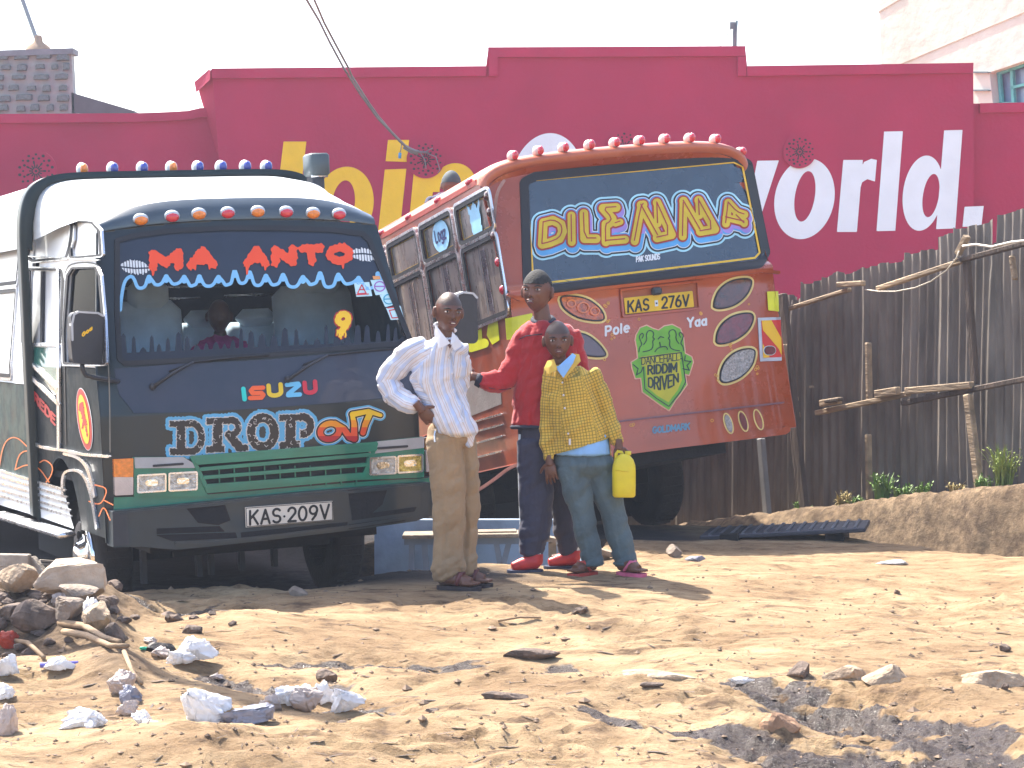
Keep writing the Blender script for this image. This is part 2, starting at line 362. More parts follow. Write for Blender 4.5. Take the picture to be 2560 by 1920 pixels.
def fine(X, Y):
    n = vnoise(X, Y, .10, 21, 4, .6, ax=.6); r = 1 - np.abs(vnoise(X, Y, .26, 22, 4, .55, ax=.5)); k = smooth(17, 13, Y)
    t = vnoise(X, Y, .7, 29, 3, .55, ax=.6); u = (t * 6) % 1; terr = np.where(u < .8, u / .8, (1 - u) / .2) * .020
    heap = np.exp(-((X + 2.3) / .6) ** 4 - ((Y - 10.6) / .9) ** 4) + .8 * sum(np.clip(seg_mask(X, Y, a, b, r_ * 1.5), 0, 1) for a, b, r_ in WETG)
    cc, ss = math.cos(rad(33)), math.sin(rad(33)); xl = (X - 2.11) * cc + (Y - 17.5) * ss; bank = smooth(-1.0, -.6, xl) * smooth(.3, .0, xl)
    rough = .35 + .65 * smooth(-.15, .35, vnoise(X, Y, .8, 77, 2)); pit = np.clip(-vnoise(X, Y, .05, 51, 2) - .35, 0, 1)
    pe = 1 - .7 * np.clip(np.exp(-((X - 0) / 1.1) ** 6 - ((Y - 12.45) / .75) ** 6), 0, 1)
    return k * pe * (rough * (.027 * n + .016 * r ** 4 + terr - .012 * pit) + .034 * np.clip(heap, 0, 1.3) * vnoise(X, Y, .075, 31, 4, .7)) + .04 * bank * vnoise(X, Y, .16, 61, 4, .65)
def height(X, Y): X = np.asarray(X, float); Y = np.asarray(Y, float); return hbase(X, Y) + fine(X, Y)
xs = np.concatenate([[-400, -200, -100, -50, -25, -14, -9, -6, -4.5], np.arange(-3.6, 4.2, .017), [4.6, 5.2, 6, 7, 9, 14, 25, 50, 100, 200, 400]])
ys = np.concatenate([[-60, -20, -6, 0, 3, 5, 6], np.arange(6.9, 15, .021), np.arange(15, 19, .09), np.arange(19, 34, .6), [36, 42, 60, 100, 200, 400, 800]])
X, Y = np.meshgrid(xs, ys); Z = height(X, Y); ny, nx = X.shape
ZG = Z
def gz(x, y):
    i = int(np.clip(np.searchsorted(ys, y) - 1, 0, len(ys) - 2)); j = int(np.clip(np.searchsorted(xs, x) - 1, 0, len(xs) - 2)); u = (x - xs[j]) / (xs[j + 1] - xs[j]); v = (y - ys[i]) / (ys[i + 1] - ys[i])
    return float((ZG[i, j] * (1 - u) + ZG[i, j + 1] * u) * (1 - v) + (ZG[i + 1, j] * (1 - u) + ZG[i + 1, j + 1] * u) * v)
idx = np.arange(nx * ny).reshape(ny, nx)
quads = np.stack([idx[:-1, :-1], idx[:-1, 1:], idx[1:, 1:], idx[1:, :-1]], -1).reshape(-1, 4)
me = bpy.data.meshes.new('ground'); me.vertices.add(nx * ny); me.vertices.foreach_set('co', np.stack([X, Y, Z], -1).ravel())
me.loops.add(len(quads) * 4); me.loops.foreach_set('vertex_index', quads.ravel()); me.polygons.add(len(quads))
me.polygons.foreach_set('loop_start', np.arange(0, len(quads) * 4, 4)); me.update(); me.validate()
wet = np.clip(sum(seg_mask(X, Y, a, b, r) for a, b, r in WETG), 0, 1) * .8 + .75 * vnoise(X, Y, .07, 41, 4, .65, ax=.35)
cB, sB = math.cos(rad(33)), math.sin(rad(33)); xl_ = (X - 2.11) * cB + (Y - 17.5) * sB; soil = .75 * smooth(-1.0, -.5, xl_) * smooth(.4, .1, xl_) + .7 * seg_mask(X, Y, gp(210, 1600), gp(320, 1740), .14) + np.clip(np.exp(-((X + 2.4) / .55) ** 4 - ((Y - 10.6) / 1.0) ** 4), 0, 1)
bus_shade = np.maximum(smooth(.1, -.3, X + .43 * (Y - 13)) * smooth(11.95, 12.6, Y) * smooth(24, 21, Y), smooth(14.75, 14.9, Y) * smooth(30, 24, Y) * smooth(1.6, 1.1, X + .36 * (Y - 15)) * smooth(-7, -5, X))  # near-black ground colour painted in for the shade under and behind the buses
for nm, arr in (('wet', wet), ('soil', soil), ('bus_shade', bus_shade)):
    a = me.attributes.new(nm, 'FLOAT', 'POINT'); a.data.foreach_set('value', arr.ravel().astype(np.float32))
gm = bpy.data.materials.new('dry_earth'); gm.use_nodes = True; nt = gm.node_tree; N = nt.nodes; L = nt.links; b = N['Principled BSDF']
tc = N.new('ShaderNodeTexCoord'); mp = N.new('ShaderNodeMapping'); mp.inputs['Scale'].default_value = (.55, 1, 1); L.new(tc.outputs['Object'], mp.inputs[0])
def noise(sc, det=8, ro=.6, vec=None):
    n = N.new('ShaderNodeTexNoise'); n.inputs['Scale'].default_value = sc; n.inputs['Detail'].default_value = det; n.inputs['Roughness'].default_value = ro; L.new(vec or mp.outputs[0], n.inputs['Vector']); return n.outputs['Fac']
cr = N.new('ShaderNodeValToRGB'); L.new(noise(9, 10, .7), cr.inputs[0]); cr.color_ramp.elements[0].position = .34; cr.color_ramp.elements[0].color = (.13, .08, .045, 1)
cr.color_ramp.elements[1].position = .60; cr.color_ramp.elements[1].color = (.46, .34, .205, 1)
e = cr.color_ramp.elements.new(.46); e.color = (.36, .25, .14, 1)
c2 = N.new('ShaderNodeValToRGB'); L.new(noise(1.7, 5), c2.inputs[0]); c2.color_ramp.elements[0].position = .4; c2.color_ramp.elements[0].color = (.74, .67, .60, 1); c2.color_ramp.elements[1].position = .66; c2.color_ramp.elements[1].color = (1.14, 1.12, 1.08, 1)
mu = N.new('ShaderNodeMix'); mu.data_type = 'RGBA'; mu.blend_type = 'MULTIPLY'; mu.inputs['Factor'].default_value = 1; L.new(cr.outputs[0], mu.inputs['A']); L.new(c2.outputs[0], mu.inputs['B'])
spk = N.new('ShaderNodeMapRange'); L.new(noise(55, 6, .7), spk.inputs['Value']); spk.inputs['From Min'].default_value = .62; spk.inputs['From Max'].default_value = .70
ms = N.new('ShaderNodeMix'); ms.data_type = 'RGBA'; L.new(spk.outputs[0], ms.inputs['Factor']); L.new(mu.outputs['Result'], ms.inputs['A']); ms.inputs['B'].default_value = (.10, .065, .045, 1)
at1 = N.new('ShaderNodeAttribute'); at1.attribute_name = 'soil'; so_ = N.new('ShaderNodeMix'); so_.data_type = 'RGBA'; L.new(at1.outputs['Fac'], so_.inputs['Factor']); L.new(ms.outputs['Result'], so_.inputs['A'])
c3 = N.new('ShaderNodeValToRGB'); L.new(noise(14, 10, .7), c3.inputs[0]); c3.color_ramp.elements[0].position = .4; c3.color_ramp.elements[0].color = (.05, .03, .02, 1); c3.color_ramp.elements[1].position = .65; c3.color_ramp.elements[1].color = (.33, .23, .14, 1); L.new(c3.outputs[0], so_.inputs['B'])
at3 = N.new('ShaderNodeAttribute'); at3.attribute_name = 'bus_shade'; om = N.new('ShaderNodeMix'); om.data_type = 'RGBA'; L.new(at3.outputs['Fac'], om.inputs['Factor']); L.new(so_.outputs['Result'], om.inputs['A']); om.inputs['B'].default_value = (.022, .018, .02, 1)
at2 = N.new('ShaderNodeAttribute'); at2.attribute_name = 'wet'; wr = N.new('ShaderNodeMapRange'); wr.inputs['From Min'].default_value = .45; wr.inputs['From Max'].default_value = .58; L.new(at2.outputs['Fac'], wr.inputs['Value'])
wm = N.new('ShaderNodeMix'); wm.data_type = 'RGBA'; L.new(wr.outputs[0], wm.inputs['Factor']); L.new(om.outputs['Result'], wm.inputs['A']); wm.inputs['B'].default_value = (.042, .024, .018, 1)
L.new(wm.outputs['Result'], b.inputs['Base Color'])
rr = N.new('ShaderNodeMapRange'); L.new(wr.outputs[0], rr.inputs['Value']); rr.inputs['To Min'].default_value = .92; rr.inputs['To Max'].default_value = .14; rn = N.new('ShaderNodeMapRange'); rn.inputs['From Min'].default_value = .42; rn.inputs['From Max'].default_value = .58; rn.inputs['To Min'].default_value = 0; rn.inputs['To Max'].default_value = .6; L.new(noise(70, 4, .7), rn.inputs['Value']); ra = N.new('ShaderNodeMath'); ra.operation = 'ADD'; ra.use_clamp = True; L.new(rr.outputs[0], ra.inputs[0]); L.new(rn.outputs[0], ra.inputs[1]); L.new(ra.outputs[0], b.inputs['Roughness'])
bp = N.new('ShaderNodeBump'); bp.inputs['Strength'].default_value = .9; bp.inputs['Distance'].default_value = .035; L.new(noise(38, 10, .72), bp.inputs['Height'])
bp2 = N.new('ShaderNodeBump'); bp2.inputs['Strength'].default_value = .7; bp2.inputs['Distance'].default_value = .014; L.new(noise(160, 6, .7), bp2.inputs['Height']); L.new(bp.outputs[0], bp2.inputs['Normal']); L.new(bp2.outputs[0], b.inputs['Normal'])
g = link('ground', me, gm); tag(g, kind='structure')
# ------------------------------------------------------------------ red painted wall
RED = pm('red_wall_paint', (.40, .004, .058), .75, sc=1.2, var=.10, bump=.25, bsc=22, dust=.18, dustc=(.38, .08, .15), dsc=1.0)
RED2 = pm('red_wall_coping', (.43, .009, .066), .75, sc=2, var=.12, bump=.25, bsc=22)
WY = 26.0
wall = empty('painted_wall', 'long crimson plaster wall with stepped parapet and giant painted slogan', 'wall', (0, WY, -1.4))
winv = (np.eye(3), np.array([0, WY, -1.4]))
def wp(px, py, off=0.0):
    return at(px, py, WY) + np.zeros(np.shape(px) + (3,)) + (np.array([0, -off, 0]) if off else 0)
def slab(pts, Y0, Y1, name, mat, par, o):      # upright slab, outline in pixels at distance Y0
    P = [at(x, y, Y0) for x, y in pts]; n = len(P)
    v = [(p[0] - o[0], Y0 - o[1], p[2] - o[2]) for p in P] + [(p[0] - o[0], Y1 - o[1], p[2] - o[2]) for p in P]
    bm = bmesh.new(); vv = [bm.verts.new(q) for q in v]
    bm.faces.new(vv[:n]); bm.faces.new(vv[n:][::-1])
    for i in range(n): bm.faces.new((vv[i], vv[n + i], vv[n + (i + 1) % n], vv[(i + 1) % n]))
    bmesh.ops.recalc_face_normals(bm, faces=bm.faces)
    bmesh.ops.triangulate(bm, faces=[f for f in bm.faces if len(f.verts) > 4])
    me = bpy.data.meshes.new(name); bm.to_mesh(me); bm.free(); return link(name, me, mat, par, False)
wo = (0, WY, -1.4)
top = [(530, 172), (1215, 166), (1221, 119), (1863, 116), (1868, 166), (2433, 158)]
slab(top + [(2440, 1440), (548, 1440), (548, 404)], WY, WY + .3, 'wall_panel', RED, wall, wo)
slab([(2433, 259), (2620, 256), (2620, 1440), (2434, 1440)], WY + .12, WY + .4, 'wall_panel', RED, wall, wo)
slab([(2620, 256), (3900, 250), (3900, 1440), (2620, 1440)], WY + .12, WY + .4, 'wall_panel', RED, wall, wo)
# left stretch stands a little further back; the tall block ends in a lit wedge in front of it
A = [(-420, 288), (-40, 285), (340, 283), (420, 280), (470, 277), (500, 270), (560, 268)]
slab(A + [(560, 1500), (-420, 1500)], WY + .36, WY + .6, 'wall_panel', RED, wall, wo)
slab(A + [(560, 290), (500, 293), (470, 299), (420, 302), (340, 305), (-40, 308), (-420, 311)], WY + .31, WY + .358, 'coping', RED2, wall, wo)
a0 = at(530, 172, WY); a1 = at(548, 402, WY); b0 = at(493, 206, WY + .35); b1 = at(498, 232, WY + .35); c1 = at(548, 404, WY + .35)
q = [(p[0], p[1] - WY, p[2] + 1.4) for p in (a0, a1, c1, b1, b0)]
m = MB(); m.add(q, [(0, 4, 3), (0, 3, 2), (0, 2, 1)]); m.add([q[0], (q[0][0], .3, q[0][2]), (q[4][0] + .3, q[4][1], q[4][2]), q[4]], [(0, 1, 2, 3)]); m.build('end_face', RED, wall)
m = MB(); L2 = [(q[0][0] - .02, -.03, q[0][2]), (q[4][0] - .03, q[4][1] - .03, q[4][2]), (q[3][0] - .03, q[3][1] - .03, q[3][2]), (q[0][0] - .02, -.03, q[0][2] - .13)]
m.add(L2, [(0, 1, 2, 3)]); m.build('end_coping', RED2, wall)
for s in range(len(top) - 1):                         # coping band that follows the steps
    (x0, y0), (x1, y1) = top[s], top[s + 1]
    if abs(x1 - x0) > 50:
        xa = x0 - (0 if s == 0 else (0 if y0 < 140 else 0)); pts = [(xa - 1, y0 - 1), (x1 + 1, y1 - 1), (x1 + (0), y1 + 24), (xa, y0 + 24)]
        slab(pts, WY - .045, WY - .002, 'coping', RED2, wall, wo)
slab([(1222, 143), (1244, 143), (1244, 190), (1222, 190)], WY - .043, WY - .003, 'coping', RED2, wall, wo)
slab([(1844, 141), (1866, 141), (1866, 190), (1844, 190)], WY - .043, WY - .003, 'coping', RED2, wall, wo)
slab([(2450, 258), (2620, 255), (2620, 279), (2450, 282)], WY + .075, WY + .118, 'coping', RED2, wall, wo)
YEL = pm('yellow_wall_paint', (.90, .56, .004), .7, sc=3, var=.08, bump=.2, bsc=22)
WHT = pm('white_wall_paint', (.80, .84, .92), .7, sc=3, var=.05, bump=.2, bsc=22)
def letter(fn, box, mat, lab):
    p = Pic(*box, 1.5); fn(p); relief(p, wp, .006, 'letter', mat, wall, inv=winv, run=60, label=lab)
letter(lambda p: p.poly([(709, 354), (766, 354), (728, 680), (640, 690), (585, 660), (592, 610), (660, 622), (678, 610)]), (570, 340, 780, 700), YEL, 'yellow letter J')
letter(lambda p: p.ell(860, 512, 74, 95, 0, .08).cut(p.dell(858, 512, 29, 61, 0, .1)), (770, 400, 950, 620), YEL, 'yellow letter o')
letter(lambda p: p.poly([(970, 350), (1023, 350), (1017, 405), (964, 403)]).poly([(962, 424), (1016, 422), (997, 600), (943, 600)]), (930, 340, 1030, 610), YEL, 'yellow letter i')
def n_(p):
    p.ell(1134, 470, 57, 62, 0, .08).cut(p.dell(1125, 478, 26, 36)); p.clip(p.Y - 480)
    p.poly([(1131, 475), (1190, 462), (1176, 600), (1120, 600)]); p.poly([(1035, 425), (1088, 423), (1070, 600), (1018, 600)])
letter(n_, (1005, 400, 1210, 610), YEL, 'yellow letter n')
letter(lambda p: p.ell(1368, 462, 92, 129, 0, .06).cut(p.dell(1366, 462, 37, 82, 0, .06)), (1260, 325, 1480, 600), WHT, 'white letter O')
letter(lambda p: p.poly([(1490, 402), (1544, 402), (1532, 530), (1570, 530), (1582, 402), (1634, 402), (1616, 578), (1500, 580), (1474, 545)]), (1465, 395, 1640, 590), WHT, 'white letter u')
letter(lambda p: p.poly([(1660, 402), (1708, 402), (1740, 400), (1730, 452), (1700, 470), (1690, 578), (1642, 578)]), (1635, 395, 1745, 585), WHT, 'white letter r')
letter(lambda p: p.poly([(1757, 402), (1806, 402), (1803, 500), (1838, 402), (1876, 402), (1874, 500), (1893, 402), (1947, 401), (1890, 578), (1842, 578), (1838, 480), (1802, 578), (1756, 578)]), (1750, 395, 1955, 585), WHT, 'white letter w')
letter(lambda p: p.ell(2011, 497, 75, 101, 0, .10).cut(p.dell(2012, 491, 25, 63, 0, .14)), (1925, 390, 2100, 605), WHT, 'white letter o')
def r_(p):
    p.poly([(2108, 400), (2157, 400), (2142, 580), (2092, 580)]); p.poly([(2150, 425), (2160, 405), (2178, 397), (2192, 400), (2187, 454), (2168, 448), (2155, 456), (2148, 480)])
letter(r_, (2085, 390, 2200, 590), WHT, 'white letter r')
letter(lambda p: p.poly([(2210, 329), (2257, 328), (2238, 577), (2191, 578)]), (2185, 320, 2265, 585), WHT, 'white letter l')
def d_(p):
    p.ell(2307, 483, 50, 94, 0, .10).cut(p.dell(2327, 489, 20, 54, 0, .14)); p.poly([(2360, 326), (2406, 325), (2388, 571), (2340, 573)])
letter(d_, (2245, 318, 2415, 585), WHT, 'white letter d')
letter(lambda p: p.poly([(2411, 517), (2459, 515), (2453, 566), (2406, 567)]), (2400, 508, 2465, 575), WHT, 'white full stop')
HOLE = pm('vent_hole', (.035, .02, .03), .9, bump=0)
def vent(cx, cy, r, mat):
    p = Pic(cx - r - 3, cy - r - 3, cx + r + 3, cy + r + 3, 1.0); p.ell(cx, cy, r, r)
    v = relief(p, wp, .03, 'vent_block', mat, wall, depth=.028, inv=winv, run=60)
    p = p.new(); rs = random.Random(int(cx))
    for k in range(14):
        a = k * 2 * math.pi / 14
        p.stroke([(cx + .16 * r * math.cos(a), cy + .16 * r * math.sin(a)), (cx + .30 * r * math.cos(a), cy + .30 * r * math.sin(a))], .032 * r)
        if k % 2 == 0: p.stroke([(cx + .38 * r * math.cos(a), cy + .38 * r * math.sin(a)), (cx + .46 * r * math.cos(a), cy + .46 * r * math.sin(a))], .045 * r)
        for q, s_ in ((.62, .05), (.80, .055)):
            b_ = a + (.22 if q > .7 else 0); x, y = cx + q * r * math.cos(b_), cy + q * r * math.sin(b_); p.stroke([(x, y), (x + 1, y)], r * s_ * rs.uniform(.8, 1.3))
    p.stroke([(cx, cy), (cx + 1, cy)], r * .06)
    h = relief(p, wp, .0325, 'vent_hole', HOLE, v, inv=winv, run=60, kind='stuff')
for c in ((91, 428, 52), (1064, 399, 47), (1560, 370, 44), (1998, 380, 41)): vent(*c, RED)
# ------------------------------------------------------------------ block building, rooftop pole, lean-to roof
BY = 33.0
GRY = pm('mortar_render', (.30, .33, .33), .85, sc=3, var=.2, bump=.4, bsc=30)
bb = empty('block_building', 'grey stone block building rising behind the left of the red wall', 'building', (-7, BY, -1.4)); bo = (-7, BY, -1.4)
slab([(-260, 140), (178, 124), (187, 300), (187, 1300), (-260, 1300)], BY, BY + .2, 'wall', GRY, bb, bo)
slab([(-262, 134), (183, 120), (183, 134), (-262, 150)], BY - .09, BY + .3, 'roof_slab', pm('grey_slab', (.17, .19, .22), .85), bb, bo)
STN = pm('dark_stone', (.12, .155, .165), .9, sc=4, var=.35, bump=.6, bsc=18)
rs = random.Random(4); proto = []
for v_ in range(3):
    m = MB(); n = 5; P = np.zeros((2, n, 3)); pts = [(-1, -1), (-.3, -1.05), (1, -.9), (1.02, 0), (.96, 1), (.2, 1.06), (-.95, .95), (-1.04, .1)]
    pts = [(x * rs.uniform(.85, 1.05), y * rs.uniform(.8, 1.1)) for x, y in pts]; vs = [(x * .5, -.5, y * .5) for x, y in pts] + [(x * .42, -1, y * .4) for x, y in pts]
    m.add(vs, [tuple(range(8, 16))[::-1]] + [(i, (i + 1) % 8, 8 + (i + 1) % 8, 8 + i) for i in range(8)]); proto.append(m.mesh('block'))
    proto[-1].materials.append(STN)
for r_i in range(12):
    y = 143 + r_i * 25.6; x = -60 + (r_i % 2) * 20 + rs.uniform(-4, 4)
    while x < 178:
        w_ = rs.uniform(26, 45) if r_i % 2 == 0 else rs.uniform(16, 26)
        if x + w_ > 183: break
        p = at(x + w_ / 2, y + rs.uniform(-2, 2), BY); o = bpy.data.objects.new('block', rs.choice(proto)); COL.objects.link(o); o.parent = bb
        o.location = (p[0] - bo[0], .035, p[2] - bo[2]); o.scale = (w_ / FPX * BY, .12, rs.uniform(13, 19) / FPX * BY)
        x += w_ + rs.uniform(12, 22)
m = MB(); a = at(188, 236, BY + .3); b_ = at(345, 282, BY + .3); c = at(345, 290, BY + .3); d = at(190, 288, BY + .3)
sh = [(p[0] - bo[0], .0, p[2] - bo[2]) for p in (a, b_, c, d)]; m.add(sh + [(x, y + 3, z) for x, y, z in sh], [(0, 3, 2, 1), (0, 1, 5, 4), (4, 5, 6, 7), (1, 2, 6, 5)]); m.build('lean_to_roof', pm('dark_sheet', (.07, .07, .085), .6), bb)
m = MB(); p0 = at(98, 116, BY + 1); p1 = at(52, -12, BY + 1); p2 = at(30, -75, BY + 1); m.tube([p0, p1, p2], .032, 8); pol = m.build('pole', pm('weathered_pole', (.20, .24, .27), .7), None); tag(pol, 'thin leaning pole standing on the block building roof', 'pole')
m = MB(); pb = at(96, 122, BY + 1); m.lathe([(.20, -.03), (.17, .03), (.07, .10), (.05, .2)], pb); m.build('pole_base', pm('brown_putty', (.30, .2, .13), .9), pol, True)
# mast on the wall
mo = at(1836, 117, WY + .6); m = MB(); m.tube([mo - np.array([0, 0, .5]), at(1837, 80, WY + .6), at(1841, 51, WY + .6)], [.022, .028, .02], 6); mast = m.build('mast', pm('mast_steel', (.12, .17, .18), .6), None, True); tag(mast, 'small steel mast standing above the raised middle of the wall', 'mast')
m = MB(); m.box(at(1831, 64, WY + .6), (.06, .05, .08)); m.build('bracket', MATS['mast_steel'], mast)
m = MB(); m.tube([at(1832, 64, WY + .6), at(1800, 118, WY + .6), at(1780, 150, WY + .6)], .006, 4); m.build('guy_wire', MATS['mast_steel'], mast)
# ------------------------------------------------------------------ cream building at the right
CR = pm('cream_stucco', (.60, .60, .52), .9, sc=1.1, var=.10, bump=.6, bsc=5, dust=.45, dustc=(.54, .47, .34), dsc=.8)
FB = frame((at(2198, 100, 33)[0], 33, -1.4), rad(33), 0, 0); SB = Surf(FB, 0, lambda p: p[..., 0] * 0, -1)
cb = empty('cream_building', 'tall cream stucco building with teal window behind the right of the wall', 'building', FB[1], FB[0])
pc = Pic(2180, -140, 2760, 420, 4.0); pc.poly([(2190, -130), (2750, -130), (2750, 410), (2215, 410)]); pc.cut(pc.dpoly([(2474, 181), (2740, 92), (2740, 268), (2482, 258)]))
relief(pc, SB.hit, 0, 'wall', CR, cb, depth=.22, run=60)
m = MB(); m.box((2.5, 0, 4.5), (.3, .01, 9)); 
p0 = SB.hit(np.array([2194.]), np.array([100.]))[0]
m = MB(); m.box((3.0, p0[1] + .0, 4.5), (5.6, .02, 9.0)); m.build('back_wall', CR, cb)
def bar(pts, w_, name, mat, off, par, S, dep=.05):
    p = Pic(min(x for x, y in pts) - 8, min(y for x, y in pts) - 8, max(x for x, y in pts) + 8, max(y for x, y in pts) + 8, 2.0); p.stroke(pts, w_)
    return relief(p, S.hit, off, name, mat, par, depth=dep, run=60)
TEAL = pm('teal_paint', (.10, .42, .38), .5)
for pts in ([(2197, 31), (2262, -8)], [(2250, 162), (2360, 116), (2560, 32), (2700, -25)]): bar(pts, 1.3, 'plaster_joint', pm('joint', (.38, .31, .24), .9), .012, cb, SB, .01)
p = Pic(2470, 85, 2745, 275, 3.0); p.poly([(2474, 181), (2740, 92), (2740, 268), (2482, 258)]); wd = relief(p, SB.hit, -.20, 'window', pm('window_dusk', (.16, .25, .36), .12, spec=.8), cb, run=60)
for pts in ([(2480, 184), (2486, 256)], [(2512, 172), (2516, 258)], [(2549, 158), (2552, 262)], [(2512, 218), (2640, 185)], [(2478, 183), (2640, 128)], [(2484, 256), (2600, 262)], [(2590, 142), (2594, 264)]): bar(pts, 3.2, 'frame', TEAL, -.12, wd, SB)
for y in (181, 226): bar([(2436, y), (2476, y)], 1.6, 'pipe', pm('pipe_grey', (.10, .14, .16), .6), .05, cb, SB)
# ------------------------------------------------------------------ cables to the wall
cb_ = []
P1 = [(767, 0), (798, 52), (825, 107), (858, 168), (900, 234), (944, 295), (999, 353), (1020, 372), (1046, 381), (1070, 382)]
P2 = [(786, 0), (811, 58), (837, 107), (870, 168), (880, 191), (924, 260), (947, 292), (979, 330), (1016, 367), (1045, 379), (1070, 381)]
CM = pm('cable_sheath', (.16, .18, .2), .6, bump=0)
def cable(P, lab, r):
    n = len(P); m = MB(); m.tube([at(P[0][0] - 120, P[0][1] - 230, 19.5)] + [at(x, y, 20.5 + 5.3 * (i / (n - 1)) ** .7) for i, (x, y) in enumerate(P)], r, 6)
    return tag(m.build('overhead_cable', CM, None, True), lab, 'cable', 'cables running down to the wall')
ca = cable(P1, 'sagging grey cable to the wall, left one of the pair', .012); cable(P2, 'sagging grey cable to the wall, right one of the pair', .012)
m = MB()
for P in ([(1050, 380), (1062, 400), (1065, 422)], [(1060, 380), (1090, 392), (1100, 425), (1095, 432)], [(1062, 380), (1082, 370)], [(1004, 358), (1002, 375), (999, 384)]): m.tube([at(x, y, 25.93) for x, y in P], .006, 5)
for P in ([(1010, 366), (1030, 378), (1046, 382)],): m.tube([at(x, y, 25.6) for x, y in P], .03, 6)
m.build('loose_ends', CM, ca, True)
m = MB(); m.tube([at(1000, 382, 25.9), at(999, 396, 25.9)], .018, 6); m.build('connector', pm('blue_plastic', (.05, .35, .75), .4), ca, True)
# ------------------------------------------------------------------ corrugated fence
SF = Surf(FO, 0, lambda p: p[..., 0] * 0, -1)
RUST = pm('aged_corrugated_iron', (.17, .150, .130), .75, metal=.1, sc=7, var=.4, bump=.25, bsc=40, dust=.45, dustc=(.09, .052, .036), dsc=2.5, stretch=(1, 1, .25))
WOOD = pm('weathered_timber', (.30, .22, .14), .85, sc=9, var=.4, bump=.6, bsc=50, stretch=(1, .2, 1))
DWOOD = pm('dark_timber', (.085, .06, .045), .85, sc=9, var=.4, bump=.6, bsc=50, stretch=(1, 1, .2))
fe = empty('corrugated_fence', 'rusty corrugated iron fence with patched timber rails on the earth bank', 'fence', FO[1], FO[0])
def fl(px, py): return SF.hit(np.array([float(px)]), np.array([float(py)]))[0]
ybot = lambda y: .0 - .13 * (y + .4) - .06 if y < 2 else -.32 - .13 * (y - 2)
TOPS = [(1951, 752, 1988, 747), (1989, 708, 2051, 700), (2047, 689, 2135, 670), (2131, 671, 2234, 647), (2237, 633, 2318, 618), (2316, 591, 2363, 580), (2361, 572, 2448, 550), (2442, 611, 2476, 606), (2472, 536, 2580, 512)]
def sheet(y0, y1, z0, z1, seed, twist):
    rs = np.random.default_rng(seed); tw2 = rs.uniform(-1, 1); n = max(4, int(abs(y1 - y0) / .072 * 8)); y = np.linspace(y0, y1, n); R = 15; rows = []
    for i in range(R):
        t = i / (R - 1); rag = (.006 * np.sign(np.sin(y * 30 + seed)) + .018 * vnoise(y, y * 0, .09, seed, 3)) if i == R - 1 else 0
        z = ybot((y0 + y1) / 2) + ((z0 + (z1 - z0) * (y - y0) / (y1 - y0)) - ybot((y0 + y1) / 2)) * t + rag
        bend = .022 * vnoise(y * 0 + t * 1.8, y, .7, seed + 5, 1)
        x = -.0085 * np.sin(2 * math.pi * y / .072 + .4 * math.sin(3 * t + seed)) + twist * (y - (y0 + y1) / 2) + bend + (.03 * t * t * tw2) + .12
        rows.append(np.stack([x, y, z], -1))
    m = MB(); m.grid(np.array(rows)); o = m.build('corrugated_sheet', RUST, fe, True); return o
for k, (xa, ya, xb, yb) in enumerate(TOPS):
    a = fl(xa, ya); b_ = fl(xb, yb); sheet(a[1] + .012, b_[1] - .012, a[2], b_[2], 10 + k, [-.30, -.26, -.28, -.24, -.16, -.08, -.05, -.2, -.06][k])
y = fl(1951, 752)[1]; k = 0
while y < 6: sheet(y + .7, y - .012, 1.63 - .1 * k, 1.66 - .1 * k, 30 + k, -.25 + .05 * (-1) ** k); y += .69; k += 1
y = fl(2580, 512)[1]; k = 0
while y > -8: sheet(y, y - .7, 2.15 + .05 * k, 2.2 + .05 * k, 50 + k, -.12 + .05 * (-1) ** k); y -= .69; k += 1
def plank(a, b, th, name='rail', mat=WOOD, off=.05, dep=.05, tw=None):
    A, B = fl(*a), fl(*b); A[0] = B[0] = -off; s = 16 / FPX * 1
    h = th / FPX * (12.5); m = MB(); m.beam(A, B, dep, h, up=(0, 0, 1), bev=.006); return m.build(name, mat, fe)
plank((1949, 783), (2137, 724), 13); plank((2118, 712), (2182, 708), 17, 'timber_block', off=.09); plank((2207, 722), (2420, 652), 15); plank((2400, 655), (2640, 592), 16, mat=DWOOD); plank((2410, 636), (2434, 590), 18, 'timber_block', off=.06)
plank((1950, 1012), (2004, 996), 16); plank((1950, 1046), (2008, 1036), 20); plank((2054, 1032), (2285, 984), 17); plank((2285, 977), (2450, 962), 22, off=.075); plank((2270, 1008), (2640, 935), 17, mat=DWOOD)
plank((2078, 1008), (2125, 1000), 22, 'timber_block', off=.1); plank((2216, 985), (2272, 976), 26, 'timber_block', off=.1); plank((2098, 1003), (2136, 997), 12, 'timber_block', mat=DWOOD, off=.13)
plank((2040, 968), (2042, 966), 10)
def post(a, b, w_, off=.1, mat=DWOOD):
    A, B = fl(*a), fl(*b); A[0] = B[0] = -off; m = MB(); m.beam(A, B, .05, w_ / FPX * 16, up=(0, 1, 0), bev=.008); return m.build('post', mat, fe)
post((1978, 735), (2034, 1275), 34, .10); post((1996, 860), (2003, 1000), 10, .13, WOOD); post((2178, 856), (2181, 1002), 13, .03, WOOD); post((2178, 1085), (2181, 1250), 13, .03, WOOD); post((2424, 640), (2446, 960), 18, .03)
post((2440, 985), (2470, 1228), 22, .08, WOOD); post((1922, 1095), (1938, 1285), 22, .08, pm('grey_timber', (.20, .2, .2), .8)); post((2548, 640), (2556, 700), 10, .07, WOOD)
m = MB(); m.tube([fl(*p) + np.array([-.09, 0, 0]) for p in ((2185, 724), (2220, 729), (2262, 729), (2310, 720), (2350, 704), (2390, 676), (2415, 645), (2421, 628))], .0055, 5); m.build('wire', pm('pale_wire', (.5, .45, .36), .6), fe, True)
